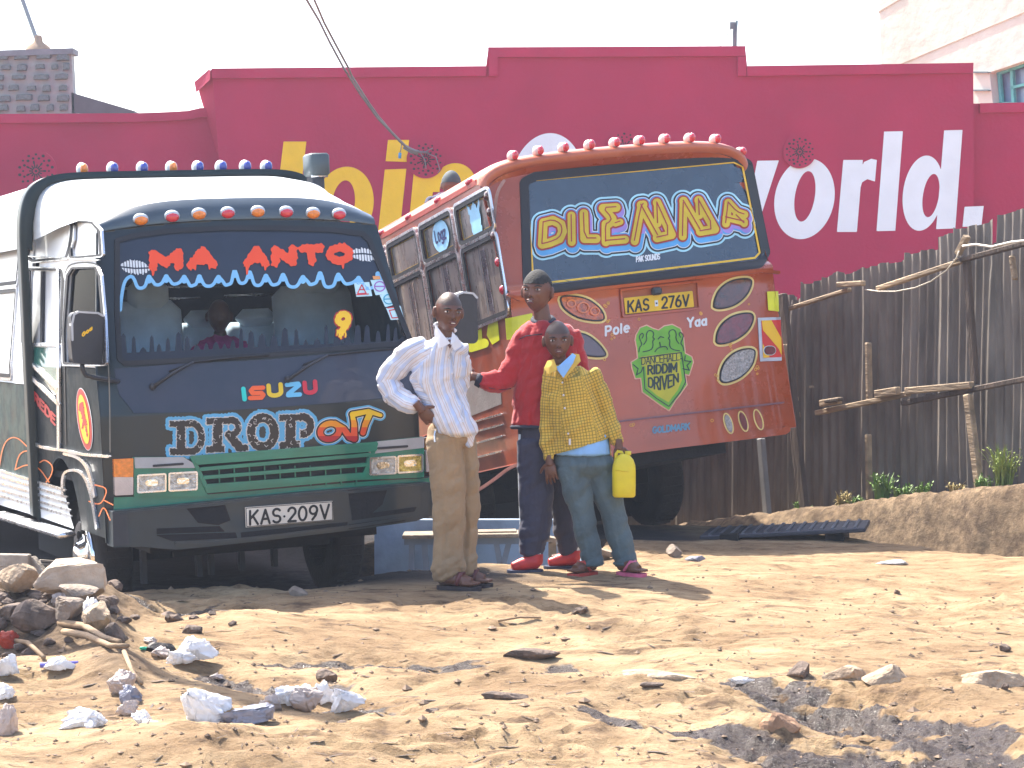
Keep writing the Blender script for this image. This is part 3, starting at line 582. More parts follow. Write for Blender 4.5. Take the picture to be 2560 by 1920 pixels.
m = MB(); m.tube([fl(*p) + np.array([-.12, 0, 0]) for p in ((2438, 616), (2470, 612), (2510, 618), (2560, 606), (2620, 600))], .009, 5); m.build('wire', pm('white_wire', (.75, .7, .6), .6), fe, True)
# ------------------------------------------------------------------ the dark green bus
def gfront(p):
    x, z = np.abs(p[..., 0]), p[..., 2]
    return .05 * (np.minimum(x, 1) / .9) ** 2 + 2.2 * np.clip(x - .80, 0, .2) ** 2 + .06 * np.clip((z - 1.1) / .29, 0, 1) + .38 * np.maximum(z - 1.39, 0)
ghw = lambda z: .905 - .13 * np.maximum(z - 1.35, 0)
def gside(p): return -(ghw(p[..., 2]) + .03 * smooth(1.5, 1.9, p[..., 1]))
SGF = Surf(GB, 1, gfront, -1); SGS = Surf(GB, 0, gside, -1); SBM = Surf(GB, 1, lambda p: -.10 + .06 * (p[..., 0] / .9) ** 2 + 1.5 * np.maximum(np.abs(p[..., 0]) - .82, 0) ** 2, -1)
bus = empty('green_bus', 'dark green minibus facing the camera with red dripping letters across its windscreen', 'bus', GB[1], GB[0])
def draw(S, par, name, mat, pts_box, fn, off=.004, st=1.0, depth=0, **k):
    p = Pic(*pts_box, st); q = fn(p); p = q if isinstance(q, Pic) else p
    return relief(p, S.hit, off, name, mat, par, depth=depth, **k)
def box_of(pts, m=10): xs_ = [x for x, y in pts]; ys_ = [y for x, y in pts]; return (min(xs_) - m, min(ys_) - m, max(xs_) + m, max(ys_) + m)
def dpol(S, par, name, mat, pts, off=.004, st=1.5, depth=0, rnd=0, ring=0, **k):
    """rounded polygon, or a ring of that half width along its edge"""
    def fn(p):
        p.poly(pts, rnd)
        if ring: p.D = np.abs(p.D) - ring
    return draw(S, par, name, mat, box_of(pts, 8 + rnd + ring), fn, off, st, depth, **k)
def dstr(S, par, name, mat, L, r, off=.004, st=1.0, depth=0, **k):
    allp = [q for s_ in L for q in s_]
    return draw(S, par, name, mat, box_of(allp, r + 4), lambda p: p.strokes(L, r), off, st, depth, **k)
GSID = pm('side_black_paint', (.005, .011, .014), .5, coat=.0, var=.3, sc=2, bump=.02, dust=.10, dustc=(.03, .035, .04), spec=.22)
GBLK = pm('green_black_paint', (.005, .014, .018), .3, coat=.22, var=.3, sc=2, bump=.02, dust=.10, dustc=(.07, .07, .07), dsc=2.2)
GNAV = pm('navy_matt_panel', (.013, .022, .050), .42, coat=.25, var=.15, sc=3, bump=.04, bsc=20, dust=.25, dustc=(.10, .10, .13), dsc=3)
GGRN = pm('green_paint', (.003, .19, .115), .35, coat=.5, var=.25, sc=4, bump=.03, dust=.25, dustc=(.10, .13, .10), dsc=5)
CHR = pm('bright_metal', (.72, .74, .78), .18, metal=.9, var=.06, bump=.03, bsc=15, dust=.2, dustc=(.4, .38, .36), dsc=8)
RUB = pm('black_rubber', (.012, .012, .016), .6, bump=.05)
PLS = pm('black_plastic', (.02, .022, .03), .45, bump=.08, dust=.35, dustc=(.10, .095, .10), dsc=4)
DARK = pm('underbody', (.01, .01, .012), .9, bump=.2, dust=.3, dustc=(.035, .03, .03))
MIR = pm('reflective_film', (.86, .88, .90), .38, metal=.55, var=.04, sc=2, bump=.03, bsc=3)
SCREEN = [(292, 602), (330, 590), (420, 577), (560, 570), (700, 570), (820, 574), (905, 584), (922, 600), (975, 730), (1022, 846), (1012, 858), (860, 870), (660, 888), (460, 900), (312, 908), (298, 896), (292, 780)]
def metric(S, pts): h = S.hit(np.array([float(x) for x, y in pts]), np.array([float(y) for x, y in pts])); ot = [i for i in range(3) if i != S.ax]; return [(p[ot[0]], p[ot[1]]) for p in h]
pc = Pic(-.93, .40, .93, 2.15, .0125); pc.D = np.abs(pc.X) - ghw(pc.Y); pc.clip(.42 - pc.Y); pc.clip(pc.Y - (2.14 - .05 * (pc.X / .8) ** 2)); pc.cut(pc.dpoly(metric(SGF, SCREEN)) + .0)
relief(pc, SGF.met, 0, 'front_panel', GBLK, bus, smooth=True, depth=.02)
# upper panel with the maker's letters
dpol(SGF, bus, 'bonnet_panel', GNAV, [(288, 925), (440, 912), (660, 902), (860, 884), (1030, 868), (1040, 985), (963, 992), (840, 1004), (640, 1018), (500, 1027), (336, 1030), (300, 985)], .006, 2, .01, rnd=3, smooth=True)
dpol(SGF, bus, 'header_panel', GNAV, [(275, 598), (420, 570), (600, 560), (800, 562), (915, 575), (1035, 862), (1040, 885), (660, 905), (290, 925), (282, 880)], .003, 2, .004, smooth=True) if 0 else None
dpol(SGF, bus, 'windscreen_seal', RUB, SCREEN, .012, 1.5, .02, ring=6.5)
GL = glass('windscreen_glass', (.72, .80, .86), .07)
ws = dpol(SGF, bus, 'windscreen', GL, SCREEN, -.002, 4, smooth=True)
# stickers on the glass
BAN = pm('banner_film', (.018, .028, .052), .3, bump=0, var=.1); LBL = pm('light_blue_film', (.22, .52, .80), .4, bump=0, var=.05); ORD = pm('orange_red_film', (.88, .075, .012), .4, bump=0, var=.05)
SKF = pm('dark_skyline_film', (.008, .01, .02), .4, bump=0); KWH = pm('white_print', (.75, .78, .80), .5, bump=0, var=.04); BLK = pm('black_print', (.008, .008, .01), .5, bump=0)
rs = random.Random(11)
drip = [(300, 775), (303, 742), (309, 708), (318, 694), (329, 690), (336, 700)]
x = 340
while x < 925:
    w_ = rs.uniform(34, 52); hi = rs.uniform(686, 700) - 8 * math.sin((x - 300) / 200); lo = rs.uniform(712, 722) - 4 * math.sin((x - 300) / 200)
    drip += [(x, lo - 8), (x + w_ * .12, lo), (x + w_ * .38, lo + rs.uniform(-3, 3)), (x + w_ * .55, lo - 6), (x + w_ * .66, hi + 4), (x + w_ * .76, hi), (x + w_ * .88, hi + 5)]; x += w_
drip += [(944, 684), (958, 700), (970, 722), (982, 752), (992, 776)]
def chaikin(P, n=2):
    for _ in range(n):
        Q = [P[0]]
        for a, b in zip(P[:-1], P[1:]): Q += [(a[0] * .75 + b[0] * .25, a[1] * .75 + b[1] * .25), (a[0] * .25 + b[0] * .75, a[1] * .25 + b[1] * .75)]
        P = Q + [P[-1]]
    return P
dr = chaikin(drip)
INN = [(297, 606), (332, 596), (420, 583), (560, 576), (700, 576), (818, 580), (900, 589), (916, 603), (968, 731)]
draw(SGF, ws, 'sun_strip', BAN, (285, 565, 1010, 790), lambda p: p.poly(INN + [(992, 776)] + dr[::-1]), .003, 2.0)
draw(SGF, ws, 'drip_edge', LBL, (285, 675, 1010, 790), lambda p: [p.stroke(dr, 4.2)] + [p.stroke([(a, b + 1), (a, b + 10)], 6.5) for (a, b), c_, d_ in zip(drip[6:], drip[5:], drip[7:]) if b < c_[1] and b < d_[1]], .006, 1.0)
sk = [(300, 905), (296, 850)]
x = 300
while x < 1000: h_ = rs.uniform(832, 872); w_ = rs.uniform(9, 20); sk += [(x, 884), (x + w_ * .2, h_ + 6), (x + w_ * .5, h_), (x + w_ * .8, h_ + 6), (x + w_, 884)]; x += w_ + rs.uniform(7, 15)
sk += [(1010, 840), (1016, 852), (860, 866), (660, 884), (460, 896), (312, 903)]
sk = [(a, b - (a - 300) * .045) if b > 800 and i < len(sk) - 6 else (a, b) for i, (a, b) in enumerate(sk)]
draw(SGF, ws, 'skyline_edge', SKF, (285, 790, 1030, 915), lambda p: p.poly(sk, 1), .003, 1.3)
def drippy(word, x0, y0, x1, y1, h, r, seed, mat, box, name='dripping_lettering', par=None):
    def fn(p):
        L = text(word, x0, y0, x1, y1, h, gap=2.2); p.strokes(L, r); p.noise(1.5, 14, seed); q = random.Random(seed)
        for _ in range(len(word) * 4):
            s_ = q.choice(L); i = q.randrange(len(s_)); X_, Y_ = s_[i]
            if Y_ > min(y0, y1) - h * .55: p.stroke([(X_, Y_), (X_ + q.uniform(-1, 1), Y_ + q.uniform(10, 26))], r * .5, 2.1)
    return draw(SGF, ws if par is None else par, name, mat, box, fn, .009, 1.0)
drippy('MA', 382, 668, 532, 660, 33, 11, 5, ORD, (355, 610, 565, 705)); drippy('ANTO', 617, 659, 872, 651, 33, 10.5, 8, ORD, (590, 605, 905, 700))
def lips(cx, cy, w_, h_, fl_):
    def fn(p):
        p.ell(cx, cy, w_, h_, .12); p.noise(1.8, 7, int(cx)); p.cut(p.new().stroke([(cx - w_, cy - 1), (cx, cy + 3 * fl_), (cx + w_, cy + 2)], 1.8).D)
        for k in range(-4, 5): p.cut(p.new().stroke([(cx + k * w_ / 5, cy - h_), (cx + k * w_ / 5 + 3, cy + h_)], .9).D)
    draw(SGF, ws, 'lip_sticker', KWH, (cx - w_ - 6, cy - h_ - 6, cx + w_ + 6, cy + h_ + 6), fn, .005, 1.0)
lips(337, 668, 36, 17, 1); lips(908, 637, 35, 15, -1)
YF = pm('yellow_film', (.88, .52, .01), .4, bump=0, var=.05); DRF = pm('dark_red_film', (.42, .012, .015), .4, bump=0, var=.05)
def nine(p, o): L = text('9', 844, 828, 870, 826, 42); p.strokes(L, 8 + o); [p.stroke([(842 + 5 * k, 826), (842 + 5 * k, 838 + 4 * (k % 3))], 2 + o * .6) for k in range(5)]; p.noise(.7, 10, 3)
draw(SGF, ws, 'number_sticker', DRF, (820, 770, 895, 855), lambda p: nine(p, 3), .005, 1.0); draw(SGF, ws, 'number_sticker', YF, (820, 770, 895, 855), lambda p: nine(p, 0), .008, 1.0)
# paper stickers with their rings and triangle
CYF = pm('pale_cyan_paper', (.55, .80, .85), .5, bump=0, var=.05); RDF = pm('red_print', (.65, .05, .07), .5, bump=0); PUF = pm('purple_print', (.35, .15, .5), .5, bump=0); TLF = pm('teal_print', (.05, .35, .5), .5, bump=0)
dpol(SGF, ws, 'paper_sticker', CYF, [(884, 707), (922, 705), (930, 740), (890, 742)], .006, 1.2); dstr(SGF, ws, 'sticker_print', RDF, [[(893, 733), (903, 712), (914, 733), (893, 734)], [(890, 737), (920, 735)], [(898, 724), (908, 724)]], 1.3, .009)
dpol(SGF, ws, 'paper_sticker', CYF, [(925, 700), (958, 700), (972, 735), (938, 738)], .0062, 1.2); dstr(SGF, ws, 'sticker_print', PUF, [arc(948, 716, 13, 12, 0, 360, 20), [(938, 716), (958, 716)]], 1.5, .009)
dpol(SGF, ws, 'paper_sticker', CYF, [(948, 738), (978, 732), (992, 760), (962, 768)], .0064, 1.2); dstr(SGF, ws, 'sticker_print', TLF, [arc(971, 748, 13, 12, 0, 360, 20), [(961, 748), (981, 747)]], 1.5, .009)
dpol(SGF, ws, 'paper_sticker', CYF, [(964, 770), (1000, 764), (1010, 798), (976, 800)], .0066, 1.2); dstr(SGF, ws, 'sticker_print', RDF, [[(972, 776), (996, 772), (1001, 793), (979, 795), (972, 776)], [(968, 770), (994, 766)]], 1.3, .009)
dpol(SGF, ws, 'paper_sticker', pm('orange_paper', (.8, .35, .12), .5, bump=0), [(930, 690), (948, 690), (950, 698), (932, 699)], .0095, 1.2)
# bonnet letters
for ch, x0, y0, x1, y1, col in (('I', 609, 999, 611, 999, (.02, .62, .55)), ('S', 626, 993, 656, 991, (.88, .12, .01)), ('U', 672, 990, 702, 987, (.80, .55, .01)), ('Z', 715, 987, 747, 984, (.15, .52, .80)), ('U', 762, 983, 788, 980, (.62, .015, .04))):
    L = text(ch, x0, y0, x1, y1, 26, lean=-.08)
    if ch == 'S': L = [[(656, 969), (632, 970), (626, 977), (630, 983), (652, 982), (657, 987), (652, 994), (624, 995)]]
    if ch == 'Z': L = [[(716, 962), (744, 959), (746, 963), (720, 984), (719, 988), (748, 986)]]
    if ch == 'I': L = [[(607, 972), (610, 998)]]
    dstr(SGF, bus, 'badge_letter', pm('badge_' + str(x0), col, .4, bump=0, var=.03), L, 5.4, .012, 1.0, depth=.005)
# DROP OUT
DRG = pm('glow_blue_paint', (.10, .42, .70), .35, bump=0, var=.1); DRK = pm('lettering_black', (.012, .010, .014), .3, bump=0)
def drop(p, o):
    oX, oY = p.X, p.Y; p.X = (oX - 602) / 1.04 + 601; p.Y = (oY - 1087) / 1.07 + 1078
    D = [[(450, 1048), (450, 1118)], [(470, 1048), (472, 1118)]]
    p.poly([(430, 1046), (480, 1046), (480, 1058), (430, 1058)]).poly([(430, 1110), (484, 1110), (484, 1124), (432, 1124)]).poly([(447, 1050), (466, 1050), (466, 1118), (447, 1118)])
    p.D = np.minimum(p.D, np.maximum(np.abs(p.dell(480, 1084, 26, 33)) - 7, 474 - p.X))
    p.poly([(518, 1040), (580, 1038), (580, 1051), (518, 1053)]).poly([(518, 1106), (560, 1104), (560, 1117), (518, 1119)]).poly([(535, 1042), (556, 1042), (554, 1115), (533, 1115)])
    p.D = np.minimum(p.D, np.maximum(np.abs(p.dell(578, 1060, 16, 17)) - 6.5, 572 - p.X)); p.stroke([(572, 1078), (598, 1108)], 9).poly([(586, 1103), (616, 1101), (618, 1114), (590, 1116)])
    p.D = np.minimum(p.D, np.abs(p.dell(653, 1072, 28, 34)) - 9.5)
    p.poly([(694, 1032), (748, 1030), (748, 1043), (694, 1045)]).poly([(694, 1096), (742, 1093), (742, 1107), (694, 1110)]).poly([(709, 1036), (731, 1036), (730, 1104), (708, 1104)])
    p.D = np.minimum(p.D, np.maximum(np.abs(p.dell(748, 1056, 20, 20)) - 8, 744 - p.X))
    p.noise(.8, 7, 9); p.D = p.D - o; p.X, p.Y = oX, oY
draw(SGF, bus, 'airbrushed_lettering', DRG, (400, 1010, 800, 1160), lambda p: drop(p, 10.5), .003, 1.2, run=40)
draw(SGF, bus, 'airbrushed_lettering', pm('pale_crackle', (.62, .60, .58), .4, bump=0), (400, 1010, 800, 1160), lambda p: drop(p, 2.9), .005, 1.0, run=40)
def cracked(p):
    drop(p, .6); q = random.Random(3)
    for _ in range(70):
        x, y = q.uniform(430, 765), q.uniform(1034, 1120); a = q.uniform(0, 6.28); p.cut(p.new().stroke([(x, y), (x + 6 * math.cos(a), y + 6 * math.sin(a)), (x + 9 * math.cos(a + .8), y + 9 * math.sin(a + .8))], .8).D)
draw(SGF, bus, 'airbrushed_lettering', DRK, (405, 1020, 795, 1150), cracked, .007, 1.0, run=40)
def out_(p, o):
    p.D = np.minimum(p.D, np.abs(p.dell(823, 1078, 24, 19, -.35)) - 7.5); p.stroke([(836, 1058), (858, 1072), (872, 1092), (884, 1096)], 7, 9).stroke([(884, 1096), (884, 1060), (880, 1040)], 9, 6)
    p.stroke([(880, 1036), (920, 1028), (950, 1038)], 7.5, 5).stroke([(924, 1032), (912, 1060), (906, 1082)], 8, 7); p.D = p.D - o
oc = ((785, 1005, 965, 1125))
draw(SGF, bus, 'airbrushed_lettering', DRG, oc, lambda p: out_(p, 9), .0035, 1.2, run=40); draw(SGF, bus, 'airbrushed_lettering', KWH, oc, lambda p: out_(p, 4.8), .0055, 1.0, run=40); draw(SGF, bus, 'airbrushed_lettering', DRK, oc, lambda p: out_(p, 3.2), .0075, 1.0, run=40)
for i, (c_, ya, yb) in enumerate((((.85, .55, .01), 1000, 1050), ((.85, .30, .01), 1049.9, 1068), ((.75, .08, .02), 1067.9, 1090), ((.45, .01, .02), 1089.9, 1130))):
    draw(SGF, bus, 'airbrushed_lettering', pm('out_band_%d' % i, c_, .4, bump=0), oc, lambda p: (out_(p, -.4), p.clip(np.maximum(ya - p.Y, p.Y - yb)))[0], .0095, 1.0, run=40)
# grille, lamps, bumper
dpol(SGF, bus, 'grille', pm('grille_dark', (.006, .012, .012), .7), [(478, 1147), (935, 1112), (903, 1197), (519, 1230)], .004, 3)
gp_ = [o for o in bus.children if o.name.startswith('grille')][0]
dpol(SGF, bus, 'grille_frame', GGRN, [(478, 1144), (936, 1109), (905, 1193), (517, 1227)], .03, 1.5, .03, ring=5)
for a, b, r in (((492, 1153), (930, 1120), 8), ((500, 1172), (918, 1136), 4.6), ((507, 1193), (908, 1161), 4.6), ((515, 1216), (904, 1187), 6.5)): dstr(SGF, gp_, 'slat', GGRN, [[a, b]], r, .035, 1.5, .03)
for k in range(10): x = 545 + k * 38; dstr(SGF, gp_, 'grille_bar', GGRN, [[(x, 1165), (x + 2, 1212)]], 1.4, .02, 1.0, .01)
for pts, cov in ((([(332, 1143), (459, 1143), (486, 1165), (517, 1240), (334, 1240)]), [(334, 1144), (455, 1143), (482, 1160), (486, 1168), (336, 1169)]), ([(938, 1104), (1056, 1092), (1056, 1192), (902, 1198), (920, 1130)], [(940, 1104), (1055, 1093), (1055, 1118), (918, 1134), (924, 1116)])):
    bz = dpol(SGF, bus, 'headlamp_bezel', GGRN, pts, .022, 1.5, .03, rnd=1)
    dpol(SGF, bz, 'bezel_cover', pm('grey_plastic', (.42, .42, .43), .5), cov, .028, 1.5, .006, rnd=1); cx = sum(x for x, y in cov) / len(cov); cy = sum(y for x, y in cov) / len(cov) + 3
    dstr(SGF, bz, 'cover_slot', PLS, [[(cx - 38, cy + 4), (cx + 34, cy - 1)]], 3, .0335, 1)
LENS = pm('lamp_lens', (.55, .53, .48), .12, metal=.55, sc=45, var=.5, bump=.6, bsc=90, coat=1); LENY = pm('yellow_lens', (.62, .47, .10), .12, metal=.5, sc=45, var=.6, bump=.6, bsc=90, coat=1)
for (x0, y0, x1, y1), mt in (((340, 1184, 411, 1229), LENS), ((418, 1179, 489, 1225), LENS), ((920, 1141, 985, 1185), LENS), ((989, 1136, 1052, 1180), LENY)):
    s_ = (y1 - y0) * .06; P = [(x0 + 4, y0 + s_ + 4), (x1 - 4, y0 - s_ * .3 + 4), (x1 - 4, y1 - s_ - 3), (x0 + 4, y1 - 2)]
    lp = dpol(SGF, bus, 'headlamp', LENS if mt is LENS else LENY, P, .030, 1.5, .01, rnd=3); dpol(SGF, lp, 'lamp_rim', CHR, P, .036, 1.0, .012, rnd=3, ring=2.2)
    cx, cy = (x0 + x1) / 2, (y0 + y1) / 2; dstr(SGF, lp, 'bulb_cover', pm('reflector', (.8, .78, .7), .05, metal=1, bump=.2, bsc=70), [[(cx - 8, cy), (cx + 8, cy - 1)]], 8, .034, 1.2)
AMB = pm('amber_lens', (.80, .22, .01), .2, coat=1, sc=50, var=.25, bump=.3, bsc=120); CLR = pm('clear_lens', (.60, .50, .46), .2, coat=1, bump=.3, bsc=120)
dpol(SGF, bus, 'indicator', AMB, [(283, 1149), (328, 1147), (328, 1190), (284, 1190)], .03, 1.5, .03, rnd=2); dpol(SGF, bus, 'indicator', CLR, [(285, 1194), (328, 1194), (328, 1234), (286, 1236)], .03, 1.5, .03, rnd=2)
dpol(SGF, bus, 'indicator', AMB, [(1061, 1094), (1076, 1092), (1077, 1120), (1061, 1122)], .03, 1, .03, rnd=1); dpol(SGF, bus, 'indicator', CLR, [(1061, 1126), (1077, 1124), (1078, 1176), (1062, 1178)], .03, 1, .03, rnd=1)
dpol(SGF, bus, 'lower_apron', GGRN, [(284, 1243), (519, 1236), (905, 1204), (1078, 1194), (1080, 1220), (284, 1290)], .012, 3, .01)
BUMP = [(282, 1279), (320, 1276), (520, 1256), (760, 1232), (1000, 1212), (1076, 1207), (1080, 1240), (1078, 1288), (1040, 1302), (900, 1322), (700, 1346), (520, 1366), (440, 1373), (350, 1366), (284, 1368)]
bm_ = dpol(SBM, bus, 'bumper', pm('bumper_paint', (.008, .022, .030), .38, coat=.3, dust=.3, dustc=(.05, .055, .07), dsc=4, bump=.1, bsc=10), BUMP, 0, 2.0, .14, rnd=1, smooth=False)
for P in ([(463, 1266), (560, 1258), (575, 1300), (545, 1312), (495, 1306)], [(870, 1226), (967, 1222), (955, 1260), (925, 1285), (880, 1290)], [(392, 1322), (548, 1316), (560, 1328), (392, 1334)], [(392, 1338), (588, 1332), (592, 1344), (430, 1352)], [(880, 1300), (1035, 1278), (1040, 1268), (880, 1290)], [(872, 1312), (1020, 1292), (1010, 1302), (872, 1322)],
          [(602, 1332), (868, 1306), (866, 1316), (604, 1345)]): dpol(SBM, bm_, 'air_slot', DARK, P, .003, 1.5, rnd=1)
dstr(SBM, bm_, 'bumper_ridge', MATS['bumper_paint'], [[(440, 1358), (520, 1357), (700, 1337), (900, 1313), (1030, 1293)]], 3.5, .012, 1.5, .012)
dstr(SBM, bm_, 'bumper_ridge', MATS['bumper_paint'], [[(300, 1284), (520, 1263), (760, 1240), (1060, 1214)]], 3, .010, 1.5, .010)
dpol(SBM, bm_, 'end_cap', PLS, [(281, 1281), (318, 1278), (322, 1362), (284, 1366)], .004, 1.5, .005)
pl = dpol(SBM, bus, 'number_plate', pm('cream_plate', (.78, .70, .60), .5, bump=.05, dust=.25, dustc=(.45, .33, .25), dsc=12), [(611, 1268), (829, 1252), (831, 1300), (613, 1318)], .014, 2, .006)
dstr(SBM, pl, 'plate_characters', BLK, text('KAS.209V', 623, 1311, 820, 1295, 34, gap=1.6), 2.9, .0165, .8); dpol(SBM, pl, 'plate_border', BLK, [(613, 1270), (828, 1254), (829, 1299), (615, 1316)], .016, 1, ring=.8)
# wipers, mirrors
m = MB(); f3 = lambda px, py, o: SGF.hit(np.array([float(px)]), np.array([float(py)]), o)[0]
for P in ([(380, 966), (430, 932), (480, 905)], [(717, 948), (770, 912), (815, 888)]): m = MB(); m.tube([f3(x, y, .03) for x, y in P], [.012, .009, .007], 6); m.ball(f3(*P[0], .02), .02); wi = m.build('wiper', PLS, bus, True); a = P[-1]; m = MB(); m.tube([f3(a[0] - 60, a[1] + 24, .022), f3(*a, .026), f3(a[0] + 110, a[1] - 12, .022), f3(a[0] + 190, a[1] - 18, .02)], .006, 5); m.build('wiper_blade', RUB, wi, True)
SMR = Surf(GB, 1, lambda p: p[..., 0] * 0 + .02, -1)
def mirror(P, rim, arm):
    mr = dpol(SMR, bus, 'mirror', PLS, P, .05, 1.5, .09, rnd=14, smooth=False); q = [(x, y) for x, y in P]
    dstr(SMR, mr, 'mirror_rim', pm('rim_grey', (.45, .47, .5), .4), rim, 2.5, .054, 1.0, .05)
    m = MB(); m.tube([SMR.hit(np.array([float(x)]), np.array([float(y)]), o)[0] for x, y, o in arm], .013, 8); m.build('mirror_arm', PLS, bus, True); return mr
mr = mirror([(187, 794), (241, 796), (243, 860), (236, 898), (190, 894), (186, 850)], [[(176, 850), (175, 810), (180, 786), (192, 780), (240, 783), (252, 790)]], [(205, 905, 0), (206, 922, 0), (214, 938, 0), (235, 944, 0), (275, 950, -.02), (318, 957, -.08)])
dstr(SMR, mr, 'mirror_script', YF, text('Goa', 200, 842, 224, 824, 9), 1.5, .056, .7)
mirror([(1143, 746), (1170, 746), (1172, 800), (1173, 845), (1150, 845), (1143, 800)], [[(1132, 760), (1136, 736), (1150, 731), (1174, 734), (1184, 745)]], [(1162, 858, 0), (1168, 880, 0), (1160, 905, 0), (1110, 925, -.05), (1060, 930, -.1)])
# roof of the cab, arch band with lamps, body
U = np.linspace(-1, 1, 33)
ROOF = pm('white_roof_sheet', (.62, .66, .68), .35, coat=.3, var=.06, bump=.03, bsc=6)
rows = []; US = lambda U: np.sign(U) * np.abs(np.sin(U * math.pi / 2)) ** .42
for dy, zc, ze, k in ((0, 2.14, 2.09, 0), (.0, 2.18, 2.11, 0), (.02, 2.22, 2.13, 0), (.07, 2.262, 2.15, 0), (.16, 2.295, 2.16, .1), (.35, 2.34, 2.17, .3), (.7, 2.40, 2.15, .7), (1.36, 2.465, 2.10, 1.0)):
    x = ghw(2.12) * (U * (1 - k) + US(U) * k) * (1 + .09 * k); z = ze + (zc - ze) * (1 - np.abs(U) ** (2.6 if zc < 2.16 else 3.6)); x0 = np.clip(x, -.805, .805)
    y = gfront(np.stack([x0, x * 0, x * 0 + 2.12], -1)) + dy; y = np.where(dy > 1, 1.74, y); rows.append(np.stack([x, y, z], -1))
m = MB(); m.grid(np.array(rows)[:4]); m.build('roof_nose', pm('blue_grey_nose', (.035, .055, .075), .3, coat=.7, var=.2, bump=.02), bus, True); m = MB(); m.grid(np.array(rows)[3:]); m.build('cab_roof', ROOF, bus, True)
def xsec(w_, zt, n=33):     # half body section from the sill up and over
    P = []
    for u in np.linspace(-1, 1, n * 2): P.append((math.copysign(1, u) * w_ * min(1, abs(math.sin(u * math.pi / 2)) ** .42 * 1.0), zt - .42 * (abs(u)) ** 3.3))
    return P
def ring_(y0, y1, g, name, mat):
    P = np.array(xsec(.935 + g, 2.485 + g)); P = np.concatenate([[(P[0, 0], .45)], P, [(P[-1, 0], .45)]]); m = MB(); R = []
    for y, k in ((y0, -.035), (y0, 0), (y1, 0), (y1, -.035)): R.append(np.stack([P[:, 0] * (1 + k), P[:, 0] * 0 + y, P[:, 1] + (k if 1 else 0)], -1))
    m.grid(np.array(R)); return m.build(name, mat, bus, True)
ring_(1.70, 1.86, .02, 'roof_arch', pm('dark_green_arch', (.006, .016, .018), .4, coat=.1, bump=.02, spec=.3))
P = np.array(xsec(.93, 2.48)); m = MB(); sel = P[np.abs(P[:, 0]) <= .931]; R = [np.stack([sel[:, 0], sel[:, 0] * 0 + y, sel[:, 1]], -1) for y in np.linspace(1.9, 8.6, 12)]; m.grid(np.array(R)); m.build('body_roof', ROOF, bus, True)
m = MB(); R = [np.stack([sel[:, 0] * k, sel[:, 0] * 0 + 1.72, (sel[:, 1] - 1.5) * k + 1.5], -1) for k in (1.0, .955)]; m.grid(np.array(R)); m.build('arch_face', MATS['dark_green_arch'], bus, True)
def dome(p, s_, mat, par, name, ax=(0, 0, 1), R=None):
    m = MB(); m.ball((0, 0, 0), s_, 14, 8); m2 = [(x, y, z) for x, y, z in m.v]; o = m.build(name, mat, par, True, loc=[float(c) for c in p]); return o
BLU = pm('blue_lens', (.03, .05, .32), .2, coat=1, bump=0); RDL = pm('red_lens', (.60, .02, .04), .2, coat=1, bump=.1, bsc=120); CAP = pm('lamp_base', (.5, .55, .6), .4, bump=0)
for i, (x, y) in enumerate([(350, 551), (428, 543), (495, 537), (567, 534), (642, 531), (713, 532), (780, 535), (845, 537)]):
    p = f3(x, y, .0); p[1] -= .022; d = dome(p, (.040, .028, .028), [AMB, RDL][i % 2], bus, 'marker_lamp'); m = MB(); m.ball((0, .004, .006), (.044, .026, .033), 14, 8); m.build('lamp_base', CAP, d, True)
SAR = Surf(GB, 1, lambda p: p[..., 0] * 0 + 1.80, -1); hull = np.array([(a, b) for a, b in P])
for i, (x, y) in enumerate([(208, 457), (283, 442), (357, 436), (430, 435), (496, 432), (554, 430), (615, 435), (668, 441)]):
    p = SAR.hit(np.array([float(x)]), np.array([float(y)]))[0]; zt = float(np.interp(p[0], hull[:, 0], hull[:, 1])) + .02; p[2] = zt + .030
    m = MB(); m.ball((0, .03, 0), (.030, .065, .042), 14, 8); d = m.build('marker_lamp', CAP, bus, True, loc=[float(c) for c in p]); m = MB(); m.ball((.006, -.014, -.002), (.026, .030, .036), 14, 8); m.build('lamp_lens', AMB if i in (0, 3) else BLU, d, True)
# side of the cab and of the body
pc = Pic(.06, .40, 1.78, 2.14, .0125); y_ = gfront(np.stack([ghw(pc.Y), pc.X * 0, pc.Y], -1)); pc.D = np.maximum(y_ - pc.X, pc.X - 1.75); pc.clip(pc.Y - 2.11); pc.clip(.45 - pc.Y)
WA = [(190, 556), (232, 560), (248, 578), (252, 634), (184, 640), (182, 612)]; WA2 = [(98, 546), (172, 556), (180, 566), (178, 600), (166, 640), (84, 648), (74, 640)]
WC = [(70, 676), (154, 678), (158, 700), (150, 856), (64, 856), (63, 700)]; WD = [(186, 674), (240, 672), (248, 690), (258, 800), (262, 905), (168, 905), (166, 830), (176, 690)]; WG = [(60, 868), (150, 872), (150, 975), (138, 985), (60, 880)]
for P in (WA, WA2, WC, WD): pc.cut(pc.dpoly(metric(SGS, P)) - .012)
whl = metric(SGS, [(195, 1350)])[0]; pc.cut(np.hypot(pc.X - 1.15, (pc.Y - .30) * .95) - .50)
SILV = pm('silver_side_sheet', (.78, .80, .82), .35, metal=.1, var=.05, sc=5, bump=.06, bsc=8, dust=.15, dustc=(.5, .5, .5))
lowD = pc.D.copy(); q = pc.new(np.maximum(lowD, pc.Y - 1.36)); relief(q, SGS.met, 0, 'cab_side', GSID, bus, smooth=True, depth=.02)
q = pc.new(np.maximum(lowD, 1.36 - pc.Y)); relief(q, SGS.met, 0, 'window_surround', SILV, bus, smooth=True, depth=.02)
